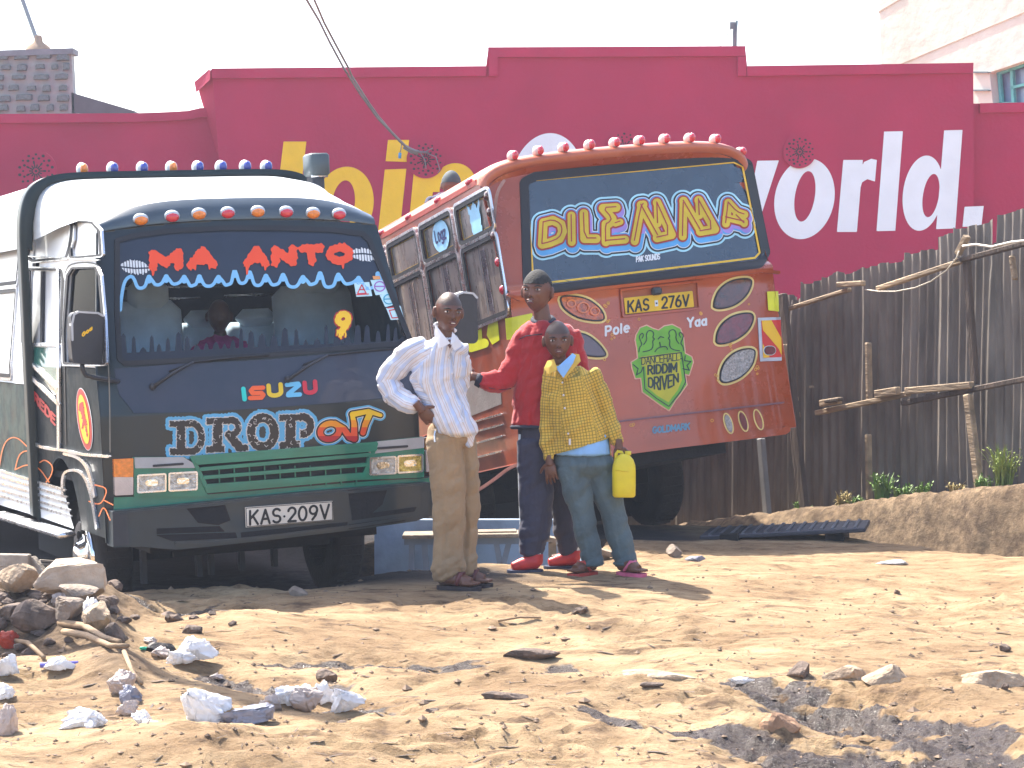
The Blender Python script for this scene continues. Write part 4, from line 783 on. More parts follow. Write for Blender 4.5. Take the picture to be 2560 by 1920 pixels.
for P in (WA, WA2, WC, WD): dpol(SGS, bus, 'window_seal', RUB, P, .012, 1.0, .012, rnd=4, ring=2.6); dpol(SGS, bus, 'window_trim', CHR, P, .010, 1.0, .012, rnd=8, ring=1.8)
DGL = glass('cab_shade_tint', (.12, .14, .18), .015)
for P, mt in ((WA, MIR), (WA2, MIR), (WC, MIR)): dpol(SGS, bus, 'side_glass', mt, P, -.008, 2, .0, rnd=5)
dg = dpol(SGS, bus, 'door_shade_pane', DGL, WD, -.010, 2, .0, rnd=5)  # window stands open; dark tinted pane stands in for the shaded cab inside
dstr(SGS, bus, 'window_divider', RUB, [[(109, 680), (107, 855)]], 2.4, .012, 1, .02); dstr(SGS, bus, 'window_divider', PLS, [[(72, 680), (66, 850)]], 6, .008, 1, .01)
GTE = pm('teal_glass_paint', (.02, .16, .13), .2, coat=1, var=.5, sc=9, bump=.02)
dpol(SGS, bus, 'lower_glass', GTE, WG, .003, 1.5, .0, rnd=2)
for a, b, r in (((58, 884), (148, 972), 3.6), ((66, 926), (152, 1010), 4.2), ((60, 861), (150, 860), 4.5), ((150, 670), (152, 1120), 3.2), ((72, 640), (252, 650), 1.2)): dstr(SGS, bus, 'bright_strip', CHR, [[a, b]], r, .016, 1.0, .012)
for P, r in (([(70, 945), (72, 1030), (78, 1086), (90, 1112), (127, 1122), (166, 1125), (206, 1136), (276, 1141)], 3.4), ([(166, 1134), (200, 1142), (222, 1165), (234, 1205), (240, 1240)], 3.6), ([(162, 1240), (160, 1200), (166, 1180), (184, 1174), (205, 1178), (222, 1200), (236, 1250), (246, 1320)], 3.0)): dstr(SGS, bus, 'bright_strip', CHR, [chaikin(P)], r, .014, 1.0, .012)
dstr(SGS, bus, 'door_gap', BLK, [chaikin([(166, 1110), (162, 900), (160, 720), (166, 668), (190, 656), (240, 656), (256, 676), (266, 800), (276, 960), (277, 1130)])], 1.6, .004, 1.0)
# door badge: red oval with a yellow core and a beast on it
def bdg(p, a, b): p.ell(213, 1048, a, b, -.13)
bx = (185, 960, 242, 1135)
for mt, a, b, o in ((KWH, 18, 79, .004), (DRF, 16.5, 77, .006), (YF, 11.5, 62, .008)): draw(SGS, bus, 'door_badge', mt, bx, lambda p: bdg(p, a, b), o, 1.0)
draw(SGS, bus, 'door_badge', DRF, bx, lambda p: p.stroke([(208, 1010), (212, 1040), (218, 1060)], 5, 4).stroke([(213, 1045), (210, 1072)], 1.8).stroke([(218, 1058), (222, 1090)], 1.8).stroke([(207, 1012), (204, 1024)], 4).noise(1, 9, 2), .0095, .8)
ORL = pm('orange_line_paint', (.75, .18, .03), .4, bump=0)
for P in ([(0, 1170), (8, 1120), (22, 1096), (45, 1092), (70, 1116)], [(40, 1174), (48, 1140), (60, 1128), (75, 1127)], [(40, 1174), (70, 1160), (100, 1168), (125, 1205)], [(102, 1156), (115, 1148), (136, 1165), (130, 1190), (118, 1205)], [(225, 1253), (250, 1262), (262, 1250), (272, 1220), (240, 1212)], [(262, 1250), (285, 1262)], [(250, 1290), (262, 1262), (278, 1300)]): dstr(SGS, bus, 'orange_scroll', ORL, [chaikin(P)], 1.5, .006, .8)
dstr(SGS, bus, 'side_lettering', DRF, text('REDE', 88, 1002, 140, 1062, 22), 2.4, .006, 1.0)
# body side behind the arch
pc = Pic(1.9, .45, 8.6, 2.14, .02); pc.D = np.maximum(np.maximum(1.91 - pc.X, pc.X - 8.58), np.maximum(.47 - pc.Y, pc.Y - 2.11))
wr_ = [(2.35 + k * 1.22, 3.42 + k * 1.22) for k in range(5)]
for a, b in wr_:
    for z0, z1 in ((1.30, 1.80), (1.88, 2.08)): pc.cut(pc.dpoly([(a, z0), (b, z0), (b, z1), (a, z1)]) - .02)
pc.cut(np.hypot(pc.X - 5.4, (pc.Y - .30)) - .50)
q = pc.new(np.maximum(pc.D, pc.Y - 1.24)); relief(q, SGS.met, 0, 'body_side', pm('green_flake_paint', (.008, .036, .032), .45, coat=.05, var=.6, sc=7, bump=.02, dust=.3, dustc=(.05, .06, .08), dsc=6, spec=.3), bus, smooth=True, depth=.02, run=6)
q = pc.new(np.maximum(pc.D, 1.24 - pc.Y)); relief(q, SGS.met, 0, 'window_surround', SILV, bus, smooth=True, depth=.02, run=6)
for a, b in wr_:
    for z0, z1 in ((1.30, 1.80), (1.88, 2.08)):
        P = [(a, z0), (b, z0), (b, z1), (a, z1)]; q = Pic(a - .08, z0 - .08, b + .08, z1 + .08, .01); q.poly(P, .015); relief(q, SGS.met, -.008, 'side_glass', MIR, bus)
        q2 = q.new(np.abs(q.D) - .011); relief(q2, SGS.met, .012, 'window_seal', RUB, bus, depth=.012)
        q2 = q.new(np.abs(q.D - .022) - .008); relief(q2, SGS.met, .010, 'window_trim', CHR, bus, depth=.012)
    q = Pic((a + b) / 2 - .02, 1.28, (a + b) / 2 + .02, 1.82, .008); q.poly([((a + b) / 2 - .008, 1.30), ((a + b) / 2 + .008, 1.30), ((a + b) / 2 + .008, 1.8), ((a + b) / 2 - .008, 1.8)]); relief(q, SGS.met, .012, 'window_divider', RUB, bus)
# bright stripes and running board low on the side
def strip_m(y0, z0, y1, z1, w_, off, name, mat, d=.02): m = MB(); a = SGS.met(np.array([y0]), np.array([z0]), off)[0]; b = SGS.met(np.array([y1]), np.array([z1]), off)[0]; m.beam(a, b, d, w_, bev=.004); return m.build(name, mat, bus)
dpol(SGS, bus, 'skirt_sheet', SILV, [(-2, 1176), (60, 1192), (160, 1222), (170, 1262), (186, 1322), (100, 1292), (0, 1262)], .003, 2, .0)
for a, b in (((-6, 1173), (166, 1225)), ((-6, 1187), (170, 1242)), ((-6, 1204), (173, 1258)), ((-6, 1221), (177, 1275)), ((-6, 1236), (180, 1290))): dstr(SGS, bus, 'bright_strip', CHR, [[a, b]], 3.0, .014, 1.0, .01)
A = SGS.hit(np.array([14., 190.]), np.array([1284., 1336.]), .05); m = MB(); m.beam(A[0], A[1], .10, .035, bev=.01); m.beam(A[0], A[0] + np.array([0, .0, -.12]), .05, .03); m.build('running_board', CHR, bus, True)
for k in range(4): strip_m(3.6, .62 + .08 * k, 8.5, .62 + .08 * k, .02, .01, 'bright_strip', CHR)
# wheels
TYR = pm('tyre_rubber', (.018, .016, .016), .85, bump=.5, bsc=70, dust=.5, dustc=(.06, .05, .045), dsc=6)
def wheel(x, y, z, r, side, par, hub=True, w_=.2):
    m = MB(); pr = [(r * .55, -w_ / 2), (r * .86, -w_ / 2), (r * .97, -w_ * .42), (r, -w_ * .3), (r, w_ * .3), (r * .97, w_ * .42), (r * .86, w_ / 2), (r * .55, w_ / 2)]; m.lathe(pr, (x, y, z), (1, 0, 0), 40); wh = m.build('wheel', TYR, par, True)
    m = MB()
    for k in range(36):
        a = 2 * math.pi * k / 36; m.box((x, y + r * math.cos(a), z + r * math.sin(a)), (w_ * .62, .022, .016), Matrix.Rotation(a - math.pi / 2, 3, 'X'))
    tag(m.build('tread', TYR, wh), kind='stuff')
    if hub:
        s_ = side; m = MB(); R_ = r * .60; m.lathe([(R_, .0), (R_ * 1.0, .035), (R_ * .93, .05), (R_ * .86, .035), (R_ * .62, .03), (R_ * .52, .045), (R_ * .40, .07), (R_ * .34, .085), (R_ * .18, .095), (.001, .098)], (x + s_ * w_ / 2 - s_ * .02, y, z), (s_, 0, 0), 36); h = m.build('hubcap', pm('chrome', (.85, .86, .88), .06, metal=1, bump=.05, bsc=12), wh, True)
        for k in range(8): a = k * math.pi / 4; m = MB(); m.ball((x + s_ * (w_ / 2 + .015), y + R_ * .74 * math.cos(a), z + R_ * .74 * math.sin(a)), (.012, .03, .03)); m.build('rim_hole', BLK, h, True)
    return wh
wheel(-.68, 1.15, .25, .355, -1, bus); wheel(.72, 1.15, .27, .355, 1, bus); wheel(-.82, 5.4, .27, .355, -1, bus); wheel(.82, 5.4, .27, .355, 1, bus)
m = MB(); m.box((0, 4.3, .42), (1.3, 8.3, .16)); m.box((0, 1.15, .27), (1.4, .14, .12)); m.box((0, .5, .50), (1.66, .7, .10)); m.box((.1, 2.6, .30), (1.5, 1.2, .40)); m.box((0, 5.4, .27), (1.5, .2, .2)); m.box((.2, 7.2, .32), (1.3, 1.0, .30)); m.build('chassis', DARK, bus)  # frame and axles, plus tank-sized boxes added to block light under the bus
for x in (-.55, -.2, -.12, .08, .3): m = MB(); m.box((x, .9 + x * .3, .22), (.03, .05, .22)); m.build('hanging_link', PLS, bus)
m = MB(); m.box((-.05, .25, .35), (.9, .02, .10)); m.build('number_bracket', DARK, bus)
# right side, back, floor, dash, dark lining
m = MB(); ys_ = np.linspace(.1, 8.58, 30); zs_ = np.linspace(.45, 2.12, 12); P = np.array([[(float(ghw(z) + .03 * smooth(1.5, 1.9, y)), (y + float(gfront(np.array([.9, 0, z]))) * (1 if k == 0 else 0)), z) for z in zs_] for k, y in enumerate(ys_)]); m.grid(P)
m.build('body_side', GBLK, bus, True)
m = MB(); m.box((0, 8.6, 1.45), (1.82, .04, 2.0)); m.build('rear_panel', GBLK, bus); m = MB(); m.box((0, 4.3, .72), (1.74, 8.2, .04)); m.build('floor', DARK, bus)
m = MB(); m.box((0, .42, 1.25), (1.66, .5, .22), bev=.05); m.build('dashboard', PLS, bus)
LIN = pm('cabin_lining', (.055, .075, .11), .9, bump=0); m = MB(); m.box((0, 2.3, 1.5), (1.7, .03, 1.5)); m.build('cabin_partition', LIN, bus)
SEAT = pm('white_seat_cover', (.62, .72, .80), .8, bump=.3, bsc=14)
def seat(px, py, w_, h_, y):
    S = Surf(GB, 1, lambda p: p[..., 0] * 0 + y, -1); c = S.hit(np.array([float(px)]), np.array([float(py)]))[0]; m = MB(); m.box(c - np.array([0, 0, h_ * .15]), (w_, .14, h_), Matrix.Rotation(-.1, 3, 'X'), .06); o = m.build('seat', SEAT, bus, True)
    m = MB(); m.box(c + np.array([0, -.02, h_ * .42]), (w_ * .6, .12, h_ * .34), None, .05); m.build('headrest', SEAT, o, True)
seat(372, 830, .40, .52, 1.05); seat(790, 800, .52, .60, 1.05); seat(640, 850, .42, .32, 1.25); seat(500, 850, .32, .30, 1.25)
m = MB()
for a, b in (((300, 722), (560, 714)), ((380, 748), (500, 745)), ((560, 740), (700, 735))): S = Surf(GB, 1, lambda p: p[..., 0] * 0 + 1.6, -1); q = S.hit(np.array([a[0], b[0]], float), np.array([a[1], b[1]], float)); m = MB(); m.tube(q, .008, 6); m.build('grab_rail', CHR, bus, True)
# snorkel behind the cab
S = Surf(GB, 1, lambda p: p[..., 0] * 0 + 1.5, -1); q = S.hit(np.array([790., 790.]), np.array([520., 425.])); c = q[1]
m = MB(); m.box((q[0] + q[1]) / 2 + np.array([.0, 0, -.05]), (.08, .12, .42), bev=.01); m.box(q[0] + np.array([.01, 0, .04]), (.11, .10, .05), bev=.015); sn = m.build('air_intake', PLS, bus, True)
m = MB(); m.box(c + np.array([-.0, -.01, .03]), (.125, .17, .14), bev=.015); m.build('intake_head', pm('grey_green_plastic', (.05, .07, .08), .45), sn, True); m = MB(); m.tube([c + np.array([-.055, -.07, -.04]), c + np.array([.05, -.07, -.04])], .01, 6); m.build('clamp', CHR, sn, True)
# ------------------------------------------------------------------ the orange bus
def _ob():
    R, _ = frame((0, 0, 0), rad(21.3), rad(8.2), rad(6.0)); c = np.array([.935, 15.3, 1.637]); return R, c - R @ np.array([0, 0, 1.58])
OB = _ob(); HB = .95
def ofr(p):
    x = np.abs(p[..., 0]); z = p[..., 2]
    return .04 * (np.minimum(x, 1.04) / .95) ** 2 + 5 * np.clip(x - .95, 0, .09) ** 2 + np.where(z > 1.70, .05 * smooth(1.70, 1.76, z) + .16 * np.maximum(z - 1.76, 0), 0) - .03 * np.exp(-((z - 1.69) / .05) ** 2)
ohw = lambda z: .998 + .015 * np.clip(z - 1.75, 0, 1)
SOR = Surf(OB, 1, ofr, -1); SOS = Surf(OB, 0, lambda p: -ohw(p[..., 2]), -1)
ob = empty('orange_bus', 'metallic orange minibus seen from behind, tilted downhill, with graffiti lettering on its rear window', 'bus', OB[1], OB[0])
ORG = pm('orange_metallic', (.42, .062, .006), .26, metal=.15, coat=.8, sc=2.2, var=.18, bump=.05, bsc=4, dust=.12, dustc=(.35, .17, .12), dsc=2)
ORS = pm('orange_side_dusty', (.34, .062, .018), .30, metal=.15, coat=.5, sc=5, var=.25, bump=.05, bsc=6, dust=.35, dustc=(.34, .22, .20), dsc=7)
OLP = pm('yellow_pinstripe', (.85, .50, .02), .4, bump=0); CRM = pm('cream_pinstripe', (.80, .62, .22), .4, bump=0); OGL = pm('rear_window_film', (.022, .040, .060), .12, bump=0, var=.2, coat=1, spec=.8)
# corner columns, rear face, roof visor
pc = Pic(-1.03, .52, 1.03, 2.78, .02); pc.D = np.maximum(np.abs(pc.X) - ohw(pc.Y) + .0, np.maximum(.555 - pc.Y, pc.Y - 2.54)); RW = [(1318, 460), (1340, 449), (1600, 424), (1835, 402), (1862, 416), (1905, 630), (1893, 652), (1600, 688), (1345, 718), (1326, 706)]
q = pc; relief(q, SOR.met, 0, 'rear_panel', ORG, ob, smooth=True, depth=.02)
def osd(p): return np.where(p[..., 0] < 0, -1, 1) * ohw(p[..., 2])
y0f = lambda z: float(ofr(np.array([ohw(z), 0, z])))
# side sheets (left with window holes), from the corner to the nose
OW = [[(1143, 522), (1225, 467), (1224, 577), (1143, 612)], [(1037, 577), (1130, 524), (1131, 630), (1037, 670)], [(955, 622), (1027, 582), (1027, 667), (955, 708)],
      [(1148, 627), (1224, 589), (1239, 771), (1160, 812)], [(1037, 684), (1131, 637), (1140, 820), (1044, 868)], [(950, 724), (1027, 693), (1031, 875), (955, 915)]]
WM = [metric(SOS, P) for P in OW]
pc = Pic(.0, .55, 7.2, 2.66, .02); yy = np.vectorize(y0f)(pc.Y[:, :1]); pc.D = np.maximum(np.maximum(yy - pc.X, pc.X - 7.1), np.maximum(.58 - pc.Y, pc.Y - 2.50)); pc.cut(np.hypot(pc.X - 2.1, pc.Y - .42) - .52)
sq = []
for P in WM:
    a = np.array(P); y0, y1 = a[:, 0].min(), a[:, 0].max(); lo = a[:, 1].min(); hi = a[:, 1].max(); sq.append((y0, y1, a[:, 1]))
zu0 = np.mean([sorted(s_[2])[:2] for s_ in sq[:2]]); zu1 = np.mean([sorted(s_[2])[-2:] for s_ in sq[:2]]); zl0 = np.mean([sorted(s_[2])[:2] for s_ in sq[3:5]]); zl1 = np.mean([sorted(s_[2])[-2:] for s_ in sq[3:5]])
pit = sq[1][0] - sq[0][0]; cols = [(sq[0][0] + .01 + k * pit, sq[0][0] + (sq[0][1] - sq[0][0]) + k * pit) for k in range(6)]; cols = [(a + .05, a + pit * .84) for a, b in cols if a + pit * .86 < 7]; zl1 -= .045; zu0 += .035; zu1 -= .04
DUG = pm('dusty_window', (.30, .25, .22), .25, metal=.35, sc=3, var=.35, bump=.03, coat=.5, dust=.7, dustc=(.50, .40, .33), dsc=14, stretch=(1, 1, .35)); DUG2 = pm('dark_window', (.05, .045, .06), .2, coat=.8, dust=.4, dustc=(.30, .25, .24), dsc=10, bump=.02)
for a, b in cols:
    for z0, z1 in ((zl0, zl1), (zu0, zu1)): pc.cut(pc.dpoly([(a, z0), (b, z0), (b, z1), (a, z1)]) - .03)
relief(pc, SOS.met, 0, 'body_side', ORS, ob, smooth=True, depth=.03)
SEAL = pm('grey_seal', (.10, .11, .13), .5, bump=0)
for k, (a, b) in enumerate(cols):
    for z0, z1, t in ((zl0, zl1, 0), (zu0, zu1, 1)):
        P = [(a, z0), (b, z0), (b, z1), (a, z1)]; q = Pic(a - .08, z0 - .08, b + .08, z1 + .08, .01); q.poly(P, .03)
        gw = relief(q, SOS.met, -.012, 'side_window', DUG, ob); relief(q.new(np.abs(q.D) - .014), SOS.met, .014, 'window_seal', RUB, ob, depth=.014); relief(q.new(np.abs(q.D - .026) - .010), SOS.met, .016, 'window_trim', CHR, ob, depth=.014)
        if t: relief(q.new(np.abs(q.D + .022) - .005), SOS.met, -.009, 'pinstripe', OLP, gw)
        else:
            for f in (.40, .58): q = Pic(a, z0, b, z1, .008); yy_ = a + (b - a) * f; q.poly([(yy_ - .008, z0), (yy_ + .008, z0), (yy_ + .008, z1), (yy_ - .008, z1)]); relief(q, SOS.met, -.003, 'window_divider', [CHR, SEAL][f > .5], gw)
            q = Pic(a, z0, b, z1, .01); q.poly([(a + (b - a) * .42, z0 + .02), (a + (b - a) * .56, z0 + .02), (a + (b - a) * .56, z1 - .02), (a + (b - a) * .42, z1 - .02)]); relief(q, SOS.met, -.008, 'dark_gap', DUG2, gw)
# other side, roof, belly
P = np.array([[(float(ohw(z)), y if k else y0f(z), z) for z in np.linspace(.58, 2.50, 10)] for k, y in enumerate(np.linspace(.1, 7.1, 12))]); m = MB(); m.grid(P, flip=False); m.build('body_side', ORG, ob, True)
def orsec(k=1.0, zt=2.80, n=31):
    out = []
    for u in np.linspace(-1, 1, n): out.append((math.copysign(1, u) * 1.0 * k * abs(math.sin(u * math.pi / 2)) ** .7, zt - .17 * abs(u) ** 3.0))
    return np.array(out)
zroof = 2.60
rs_ = orsec(1.0, 2.655); rows = []
for y, k, dz in ((-.0, .985, -.085), (-.035, 1.0, -.06), (-.03, 1.015, -.03), (.05, 1.015, .005), (.30, 1.01, .01), (7.1, 1.01, .01)):
    bow = .10 * (rs_[:, 0] / .95) ** 2 if y < .2 else 0; rows.append(np.stack([rs_[:, 0] * k, rs_[:, 0] * 0 + y + bow + .10, rs_[:, 1] + dz], -1))
m = MB(); m.grid(np.array(rows)); roof = m.build('roof', pm('orange_roof', (.46, .10, .035), .35, coat=.5, metal=.1, sc=3, bump=.03, dust=.25, dustc=(.5, .3, .22)), ob, True)
low = [(x, .05 + .04 * x * x, 2.50) for x in rs_[:, 0]]; m = MB(); m.grid(np.array([[(r[0] * .985, r[1], r[2]) for r in rows[0]], [(x * .97, .16 + .06 * x * x, z - .10) for x, z in zip(rs_[:, 0], rs_[:, 1] - .02)]])); m.build('roof_visor', ORG, ob, True)
m = MB(); m.box((0, 3.6, .62), (1.9, 6.9, .05)); m.box((0, .35, .60), (1.7, .5, .10)); m.box((0, 3.2, .52), (.9, 6.2, .14)); m.build('chassis', DARK, ob); m = MB(); m.box((0, 7.1, 1.7), (1.96, .04, 2.0)); m.build('front_panel', ORG, ob)
m = MB(); m.box((0, .60, 1.2), (1.9, .02, 1.3)); m.build('inner_lining', DARK, ob)
wheel(-.78, 2.1, .42, .40, -1, ob, False, .24); wheel(.78, 2.1, .42, .40, 1, ob, False, .24); wheel(-.84, 5.9, .42, .40, -1, ob, False); wheel(.84, 5.9, .42, .40, 1, ob, False); m = MB(); m.box((0, 2.1, .42), (1.5, .14, .14)); m.build('axle', DARK, ob)
m = MB(); m.box((.1, 2.5, .32), (1.5, .03, .42)); m.build('mud_flap', RUB, ob)
# rear window with its frame and lettering
dpol(SOR, ob, 'window_seal', RUB, RW, .010, 2, .012, rnd=8, ring=11); rw = dpol(SOR, ob, 'rear_window', OGL, RW, .004, 4, rnd=6)
dpol(SOR, rw, 'pinstripe', OLP, [(1316, 462), (1335, 451), (1600, 427), (1832, 406), (1855, 416), (1898, 632), (1886, 645), (1600, 680), (1345, 710), (1332, 700)], .008, 1.0, ring=2.4)
DL = [ # DILEMMA, each stroke with its radius
 ([(1353, 612), (1356, 560)], 9), ([(1356, 558), (1380, 552), (1400, 562), (1404, 580), (1396, 598), (1372, 608), (1354, 612)], 9), ([(1426, 540), (1427, 606)], 8), ([(1457, 535), (1459, 598), (1488, 598)], 9),
 ([(1538, 520), (1505, 522), (1528, 548), (1520, 560), (1512, 562), (1512, 606)], 9), ([(1512, 604), (1560, 600)], 8), ([(1536, 560), (1548, 556)], 6),
 ([(1584, 604), (1600, 520), (1606, 512)], 8), ([(1600, 514), (1642, 590)], 9), ([(1640, 508), (1642, 560)], 7), ([(1640, 508), (1676, 588), (1640, 596)], 9),
 ([(1704, 592), (1706, 510)], 8), ([(1706, 504), (1748, 576)], 9), ([(1744, 500), (1746, 540)], 7), ([(1744, 502), (1784, 574), (1748, 580)], 9),
 ([(1812, 560), (1818, 510)], 8), ([(1818, 508), (1840, 532), (1858, 538)], 8), ([(1812, 545), (1858, 556)], 7), ([(1838, 540), (1858, 560)], 7)]
def dil(p, o, dx=0, dy=0):
    for S_, r in DL: p.stroke([(x + dx, y + dy) for x, y in S_], r + o)
bx = (1325, 470, 1895, 665)
def dl2(p, o):
    for k in range(0, 15, 5): dil(p, o, k * .3, k)
for nm, mt, f, of in (('glow', pm('pale_cyan_film', (.42, .75, .85), .4, bump=0), lambda p: dl2(p, 20), .006), ('g2', DRK, lambda p: dl2(p, 15), .008), ('g3', KWH, lambda p: dl2(p, 11), .010), ('g4', pm('sky_blue_film', (.10, .38, .72), .4, bump=0), lambda p: dl2(p, 9), .012), ('g4b', pm('violet_film', (.36, .25, .65), .4, bump=0), lambda p: (dil(p, 6, 6, 10), p.clip(p.Y - 585), p.cut(p.new(p.D * 0 + 1e3).D))[1] and None, .013),
                      ('g5', pm('dark_orange_red', (.40, .03, .02), .4, bump=0), lambda p: dil(p, 6), .015), ('g6', pm('olive_yellow_film', (.66, .48, .012), .4, bump=0), lambda p: dil(p, 1.8), .018)):
    def run_(p, f=f): f(p); return p
    draw(SOR, rw, 'graffiti_lettering', mt, bx, run_, of, 1.0, run=40)
DLI = [[(x, y) for x, y in S_] for S_, r in DL]
dstr(SOR, rw, 'graffiti_lettering', MATS['dark_orange_red'], [[(x - 1, y - 2) for x, y in chaikin(q, 1)] for q in DLI], 1.5, .020, .8)
dstr(SOR, rw, 'small_lettering', KWH, text('PAK SOUNDS', 1590, 655, 1648, 648, 13, gap=1.2), 1.4, .007, .6)
# lamps and signs on the rear panel
def lampo(P, mat, name='tail_lamp', col=CRM):
    dpol(SOR, ob, 'lamp_outline', col, P, .003, 1.2, rnd=5, ring=2.6); l = dpol(SOR, ob, name, mat, P, .010, 1.5, .012, rnd=0, smooth=False); dpol(SOR, l, 'lamp_rim', RUB, P, .012, 1.2, .012, ring=1.6); return l
DKL = pm('smoked_lens', (.09, .022, .012), .12, coat=1, sc=18, var=.5, bump=.15, bsc=60); DRL = pm('dark_red_lens', (.16, .006, .010), .12, coat=1, sc=18, var=.4, bump=.15, bsc=60); CLL = pm('clear_ribbed_lens', (.40, .38, .36), .15, metal=.4, coat=1, sc=70, var=.5, bump=.5, bsc=160); AML = pm('amber_round_lens', (.50, .09, .004), .12, coat=1, sc=25, var=.5, bump=.3, bsc=80)
lf = lambda pts: chaikin([(1360 + x * .2893, 660 + y * .2893) for x, y in pts] + [(1360 + pts[0][0] * .2893, 660 + pts[0][1] * .2893)], 2)
l = lampo(lf([(140, 310), (150, 280), (250, 278), (370, 300), (470, 370), (515, 440), (515, 490), (400, 490), (270, 460), (160, 380)]), AML)
for cx, cy, r in ((228, 345, 10), (330, 380, 14), (430, 410, 11)): dstr(SOR, l, 'bulb_reflector', pm('amber_bright', (.72, .16, .01), .2, coat=1, bump=.2), [arc(1360 + cx * .2893, 660 + cy * .2893, r, r * .9, 0, 360, 18)], 1.6, .022, .8)
lampo(lf([(150, 610), (250, 590), (370, 610), (470, 690), (530, 770), (525, 800), (400, 800), (270, 760), (160, 690)]), pm('grey_red_lens', (.10, .04, .05), .12, coat=1))
lampo(lf([(1465, 370), (1470, 310), (1510, 220), (1600, 150), (1700, 128), (1785, 130), (1790, 180), (1750, 270), (1660, 350), (1560, 382), (1490, 385)]), DKL); lampo(lf([(1485, 670), (1490, 600), (1530, 520), (1620, 450), (1730, 425), (1800, 430), (1805, 490), (1760, 580), (1670, 650), (1570, 688), (1500, 690)]), DRL)
lampo(lf([(1520, 1000), (1522, 930), (1560, 840), (1640, 765), (1740, 732), (1815, 738), (1820, 790), (1790, 890), (1700, 980), (1600, 1022), (1540, 1025)]), CLL, 'reversing_lamp')
for cx, cy, mt in ((1592, 1378, CLL), (1720, 1360, DRL), (1852, 1345, ORG)):
    x, y = 1360 + cx * .2893, 660 + cy * .2893; P = [(x + 10 * math.cos(a) + 6.5 * math.sin(a), y + 25 * math.sin(a)) for a in np.linspace(0, 2 * math.pi, 25)[:-1]]; dpol(SOR, ob, 'lamp_outline', CRM, P, .003, 1, ring=1.7)
    if mt is not ORG: dpol(SOR, ob, 'fog_lamp', mt, [(x + (a - x) * .8, y + (b - y) * .85) for a, b in P], .008, 1, .01)
# plate in its recess
dpol(SOR, ob, 'plate_recess', pm('recess_orange', (.36, .085, .02), .45, bump=0), [(1552, 728), (1740, 707), (1744, 770), (1558, 790)], .002, 2, rnd=2); dpol(SOR, ob, 'recess_lip', ORG, [(1552, 728), (1740, 707), (1744, 770), (1558, 790)], .022, 1.5, .02, rnd=2, ring=2.4)
pl = dpol(SOR, ob, 'number_plate', pm('yellow_plate', (.80, .50, .01), .45, bump=.05, dust=.15, dustc=(.5, .3, .1), dsc=10), [(1558, 746), (1729, 728), (1733, 768), (1562, 786)], .014, 2, .006)
dstr(SOR, pl, 'plate_characters', BLK, text('KAS', 1568, 781, 1619, 775, 27, gap=1.5) + text('276V', 1653, 771, 1719, 765, 27, gap=1.5), 2.4, .0165, .7); dpol(SOR, pl, 'plate_bolt', KWH, [(1634, 752), (1642, 751), (1643, 766), (1635, 767)], .017, 1); dstr(SOR, pl, 'plate_bolt', BLK, [[(1638, 759), (1639, 759)]], 2, .019, .7)
m = MB(); c = SOR.hit(np.array([1637.]), np.array([730.]), .03)[0]; m.box(c, (.07, .05, .05), bev=.012); m.build('plate_lamp', pm('lamp_housing', (.03, .035, .04), .4), ob)
dstr(SOR, ob, 'painted_words', KWH, text('Pole', 1514, 839, 1572, 829, 22, gap=1.9), 2.7, .003, .8); dstr(SOR, ob, 'painted_words', KWH, text('Yaa', 1719, 818, 1765, 812, 22, gap=1.8), 2.7, .003, .8)
# crest: shield, ribbon, two facing beasts, words
SHD = [(1590, 838), (1600, 820), (1616, 814), (1632, 822), (1646, 826), (1660, 816), (1680, 812), (1700, 822), (1708, 846), (1712, 884), (1728, 892), (1732, 905), (1722, 938), (1712, 935), (1716, 962), (1700, 985), (1688, 1000), (1672, 1026), (1650, 1012), (1606, 980), (1602, 945), (1588, 946), (1580, 920), (1578, 906), (1594, 896), (1592, 870), (1588, 850)]
PKO = pm('pink_outline', (.80, .42, .30), .4, bump=0); LGR = pm('leaf_green_print', (.16, .46, .03), .4, bump=0); DKG = pm('dark_green_print', (.01, .035, .03), .4, bump=0); YGR = pm('yellow_green_print', (.52, .50, .02), .4, bump=0)
bx = (1560, 800, 1750, 1045)
cr_ = draw(SOR, ob, 'crest', PKO, bx, lambda p: p.poly(SHD, 2.5), .003, 1.0); draw(SOR, cr_, 'crest_field', LGR, bx, lambda p: p.poly(SHD, -.5), .005, 1.0)
draw(SOR, cr_, 'crest_outline', DKG, bx, lambda p: (p.poly([(1608, 905), (1704, 898), (1712, 955), (1700, 978), (1671, 1015), (1640, 995), (1612, 972)], 1), setattr(p, 'D', np.abs(p.D) - 1.3))[0], .007, .8)
draw(SOR, cr_, 'crest_shield', YGR, bx, lambda p: p.poly([(1612, 912), (1698, 905), (1704, 950), (1694, 974), (1670, 1006), (1640, 988), (1617, 968)]), .0065, .8)
draw(SOR, cr_, 'crest_ribbon', YGR, bx, lambda p: p.poly([(1600, 892), (1650, 886), (1698, 880), (1700, 904), (1652, 909), (1604, 917)]), .0075, .8)
dstr(SOR, cr_, 'crest_outline', DKG, [[(1598, 896), (1650, 888), (1702, 882), (1706, 905)], [(1582, 912), (1594, 922), (1590, 938), (1602, 930), (1606, 918)], [(1712, 890), (1710, 902), (1726, 904), (1716, 914), (1722, 926), (1706, 922)]], 1.3, .009, .8)
lionl = [[(1596, 880), (1598, 868), (1604, 862), (1600, 852), (1596, 842), (1604, 832), (1608, 838), (1604, 846)], [(1608, 862), (1616, 850), (1614, 836), (1620, 826), (1630, 828), (1634, 836), (1630, 844), (1636, 848), (1630, 852), (1632, 866), (1626, 876), (1606, 880)], [(1636, 880), (1642, 872), (1650, 868), (1664, 866), (1668, 874)]]
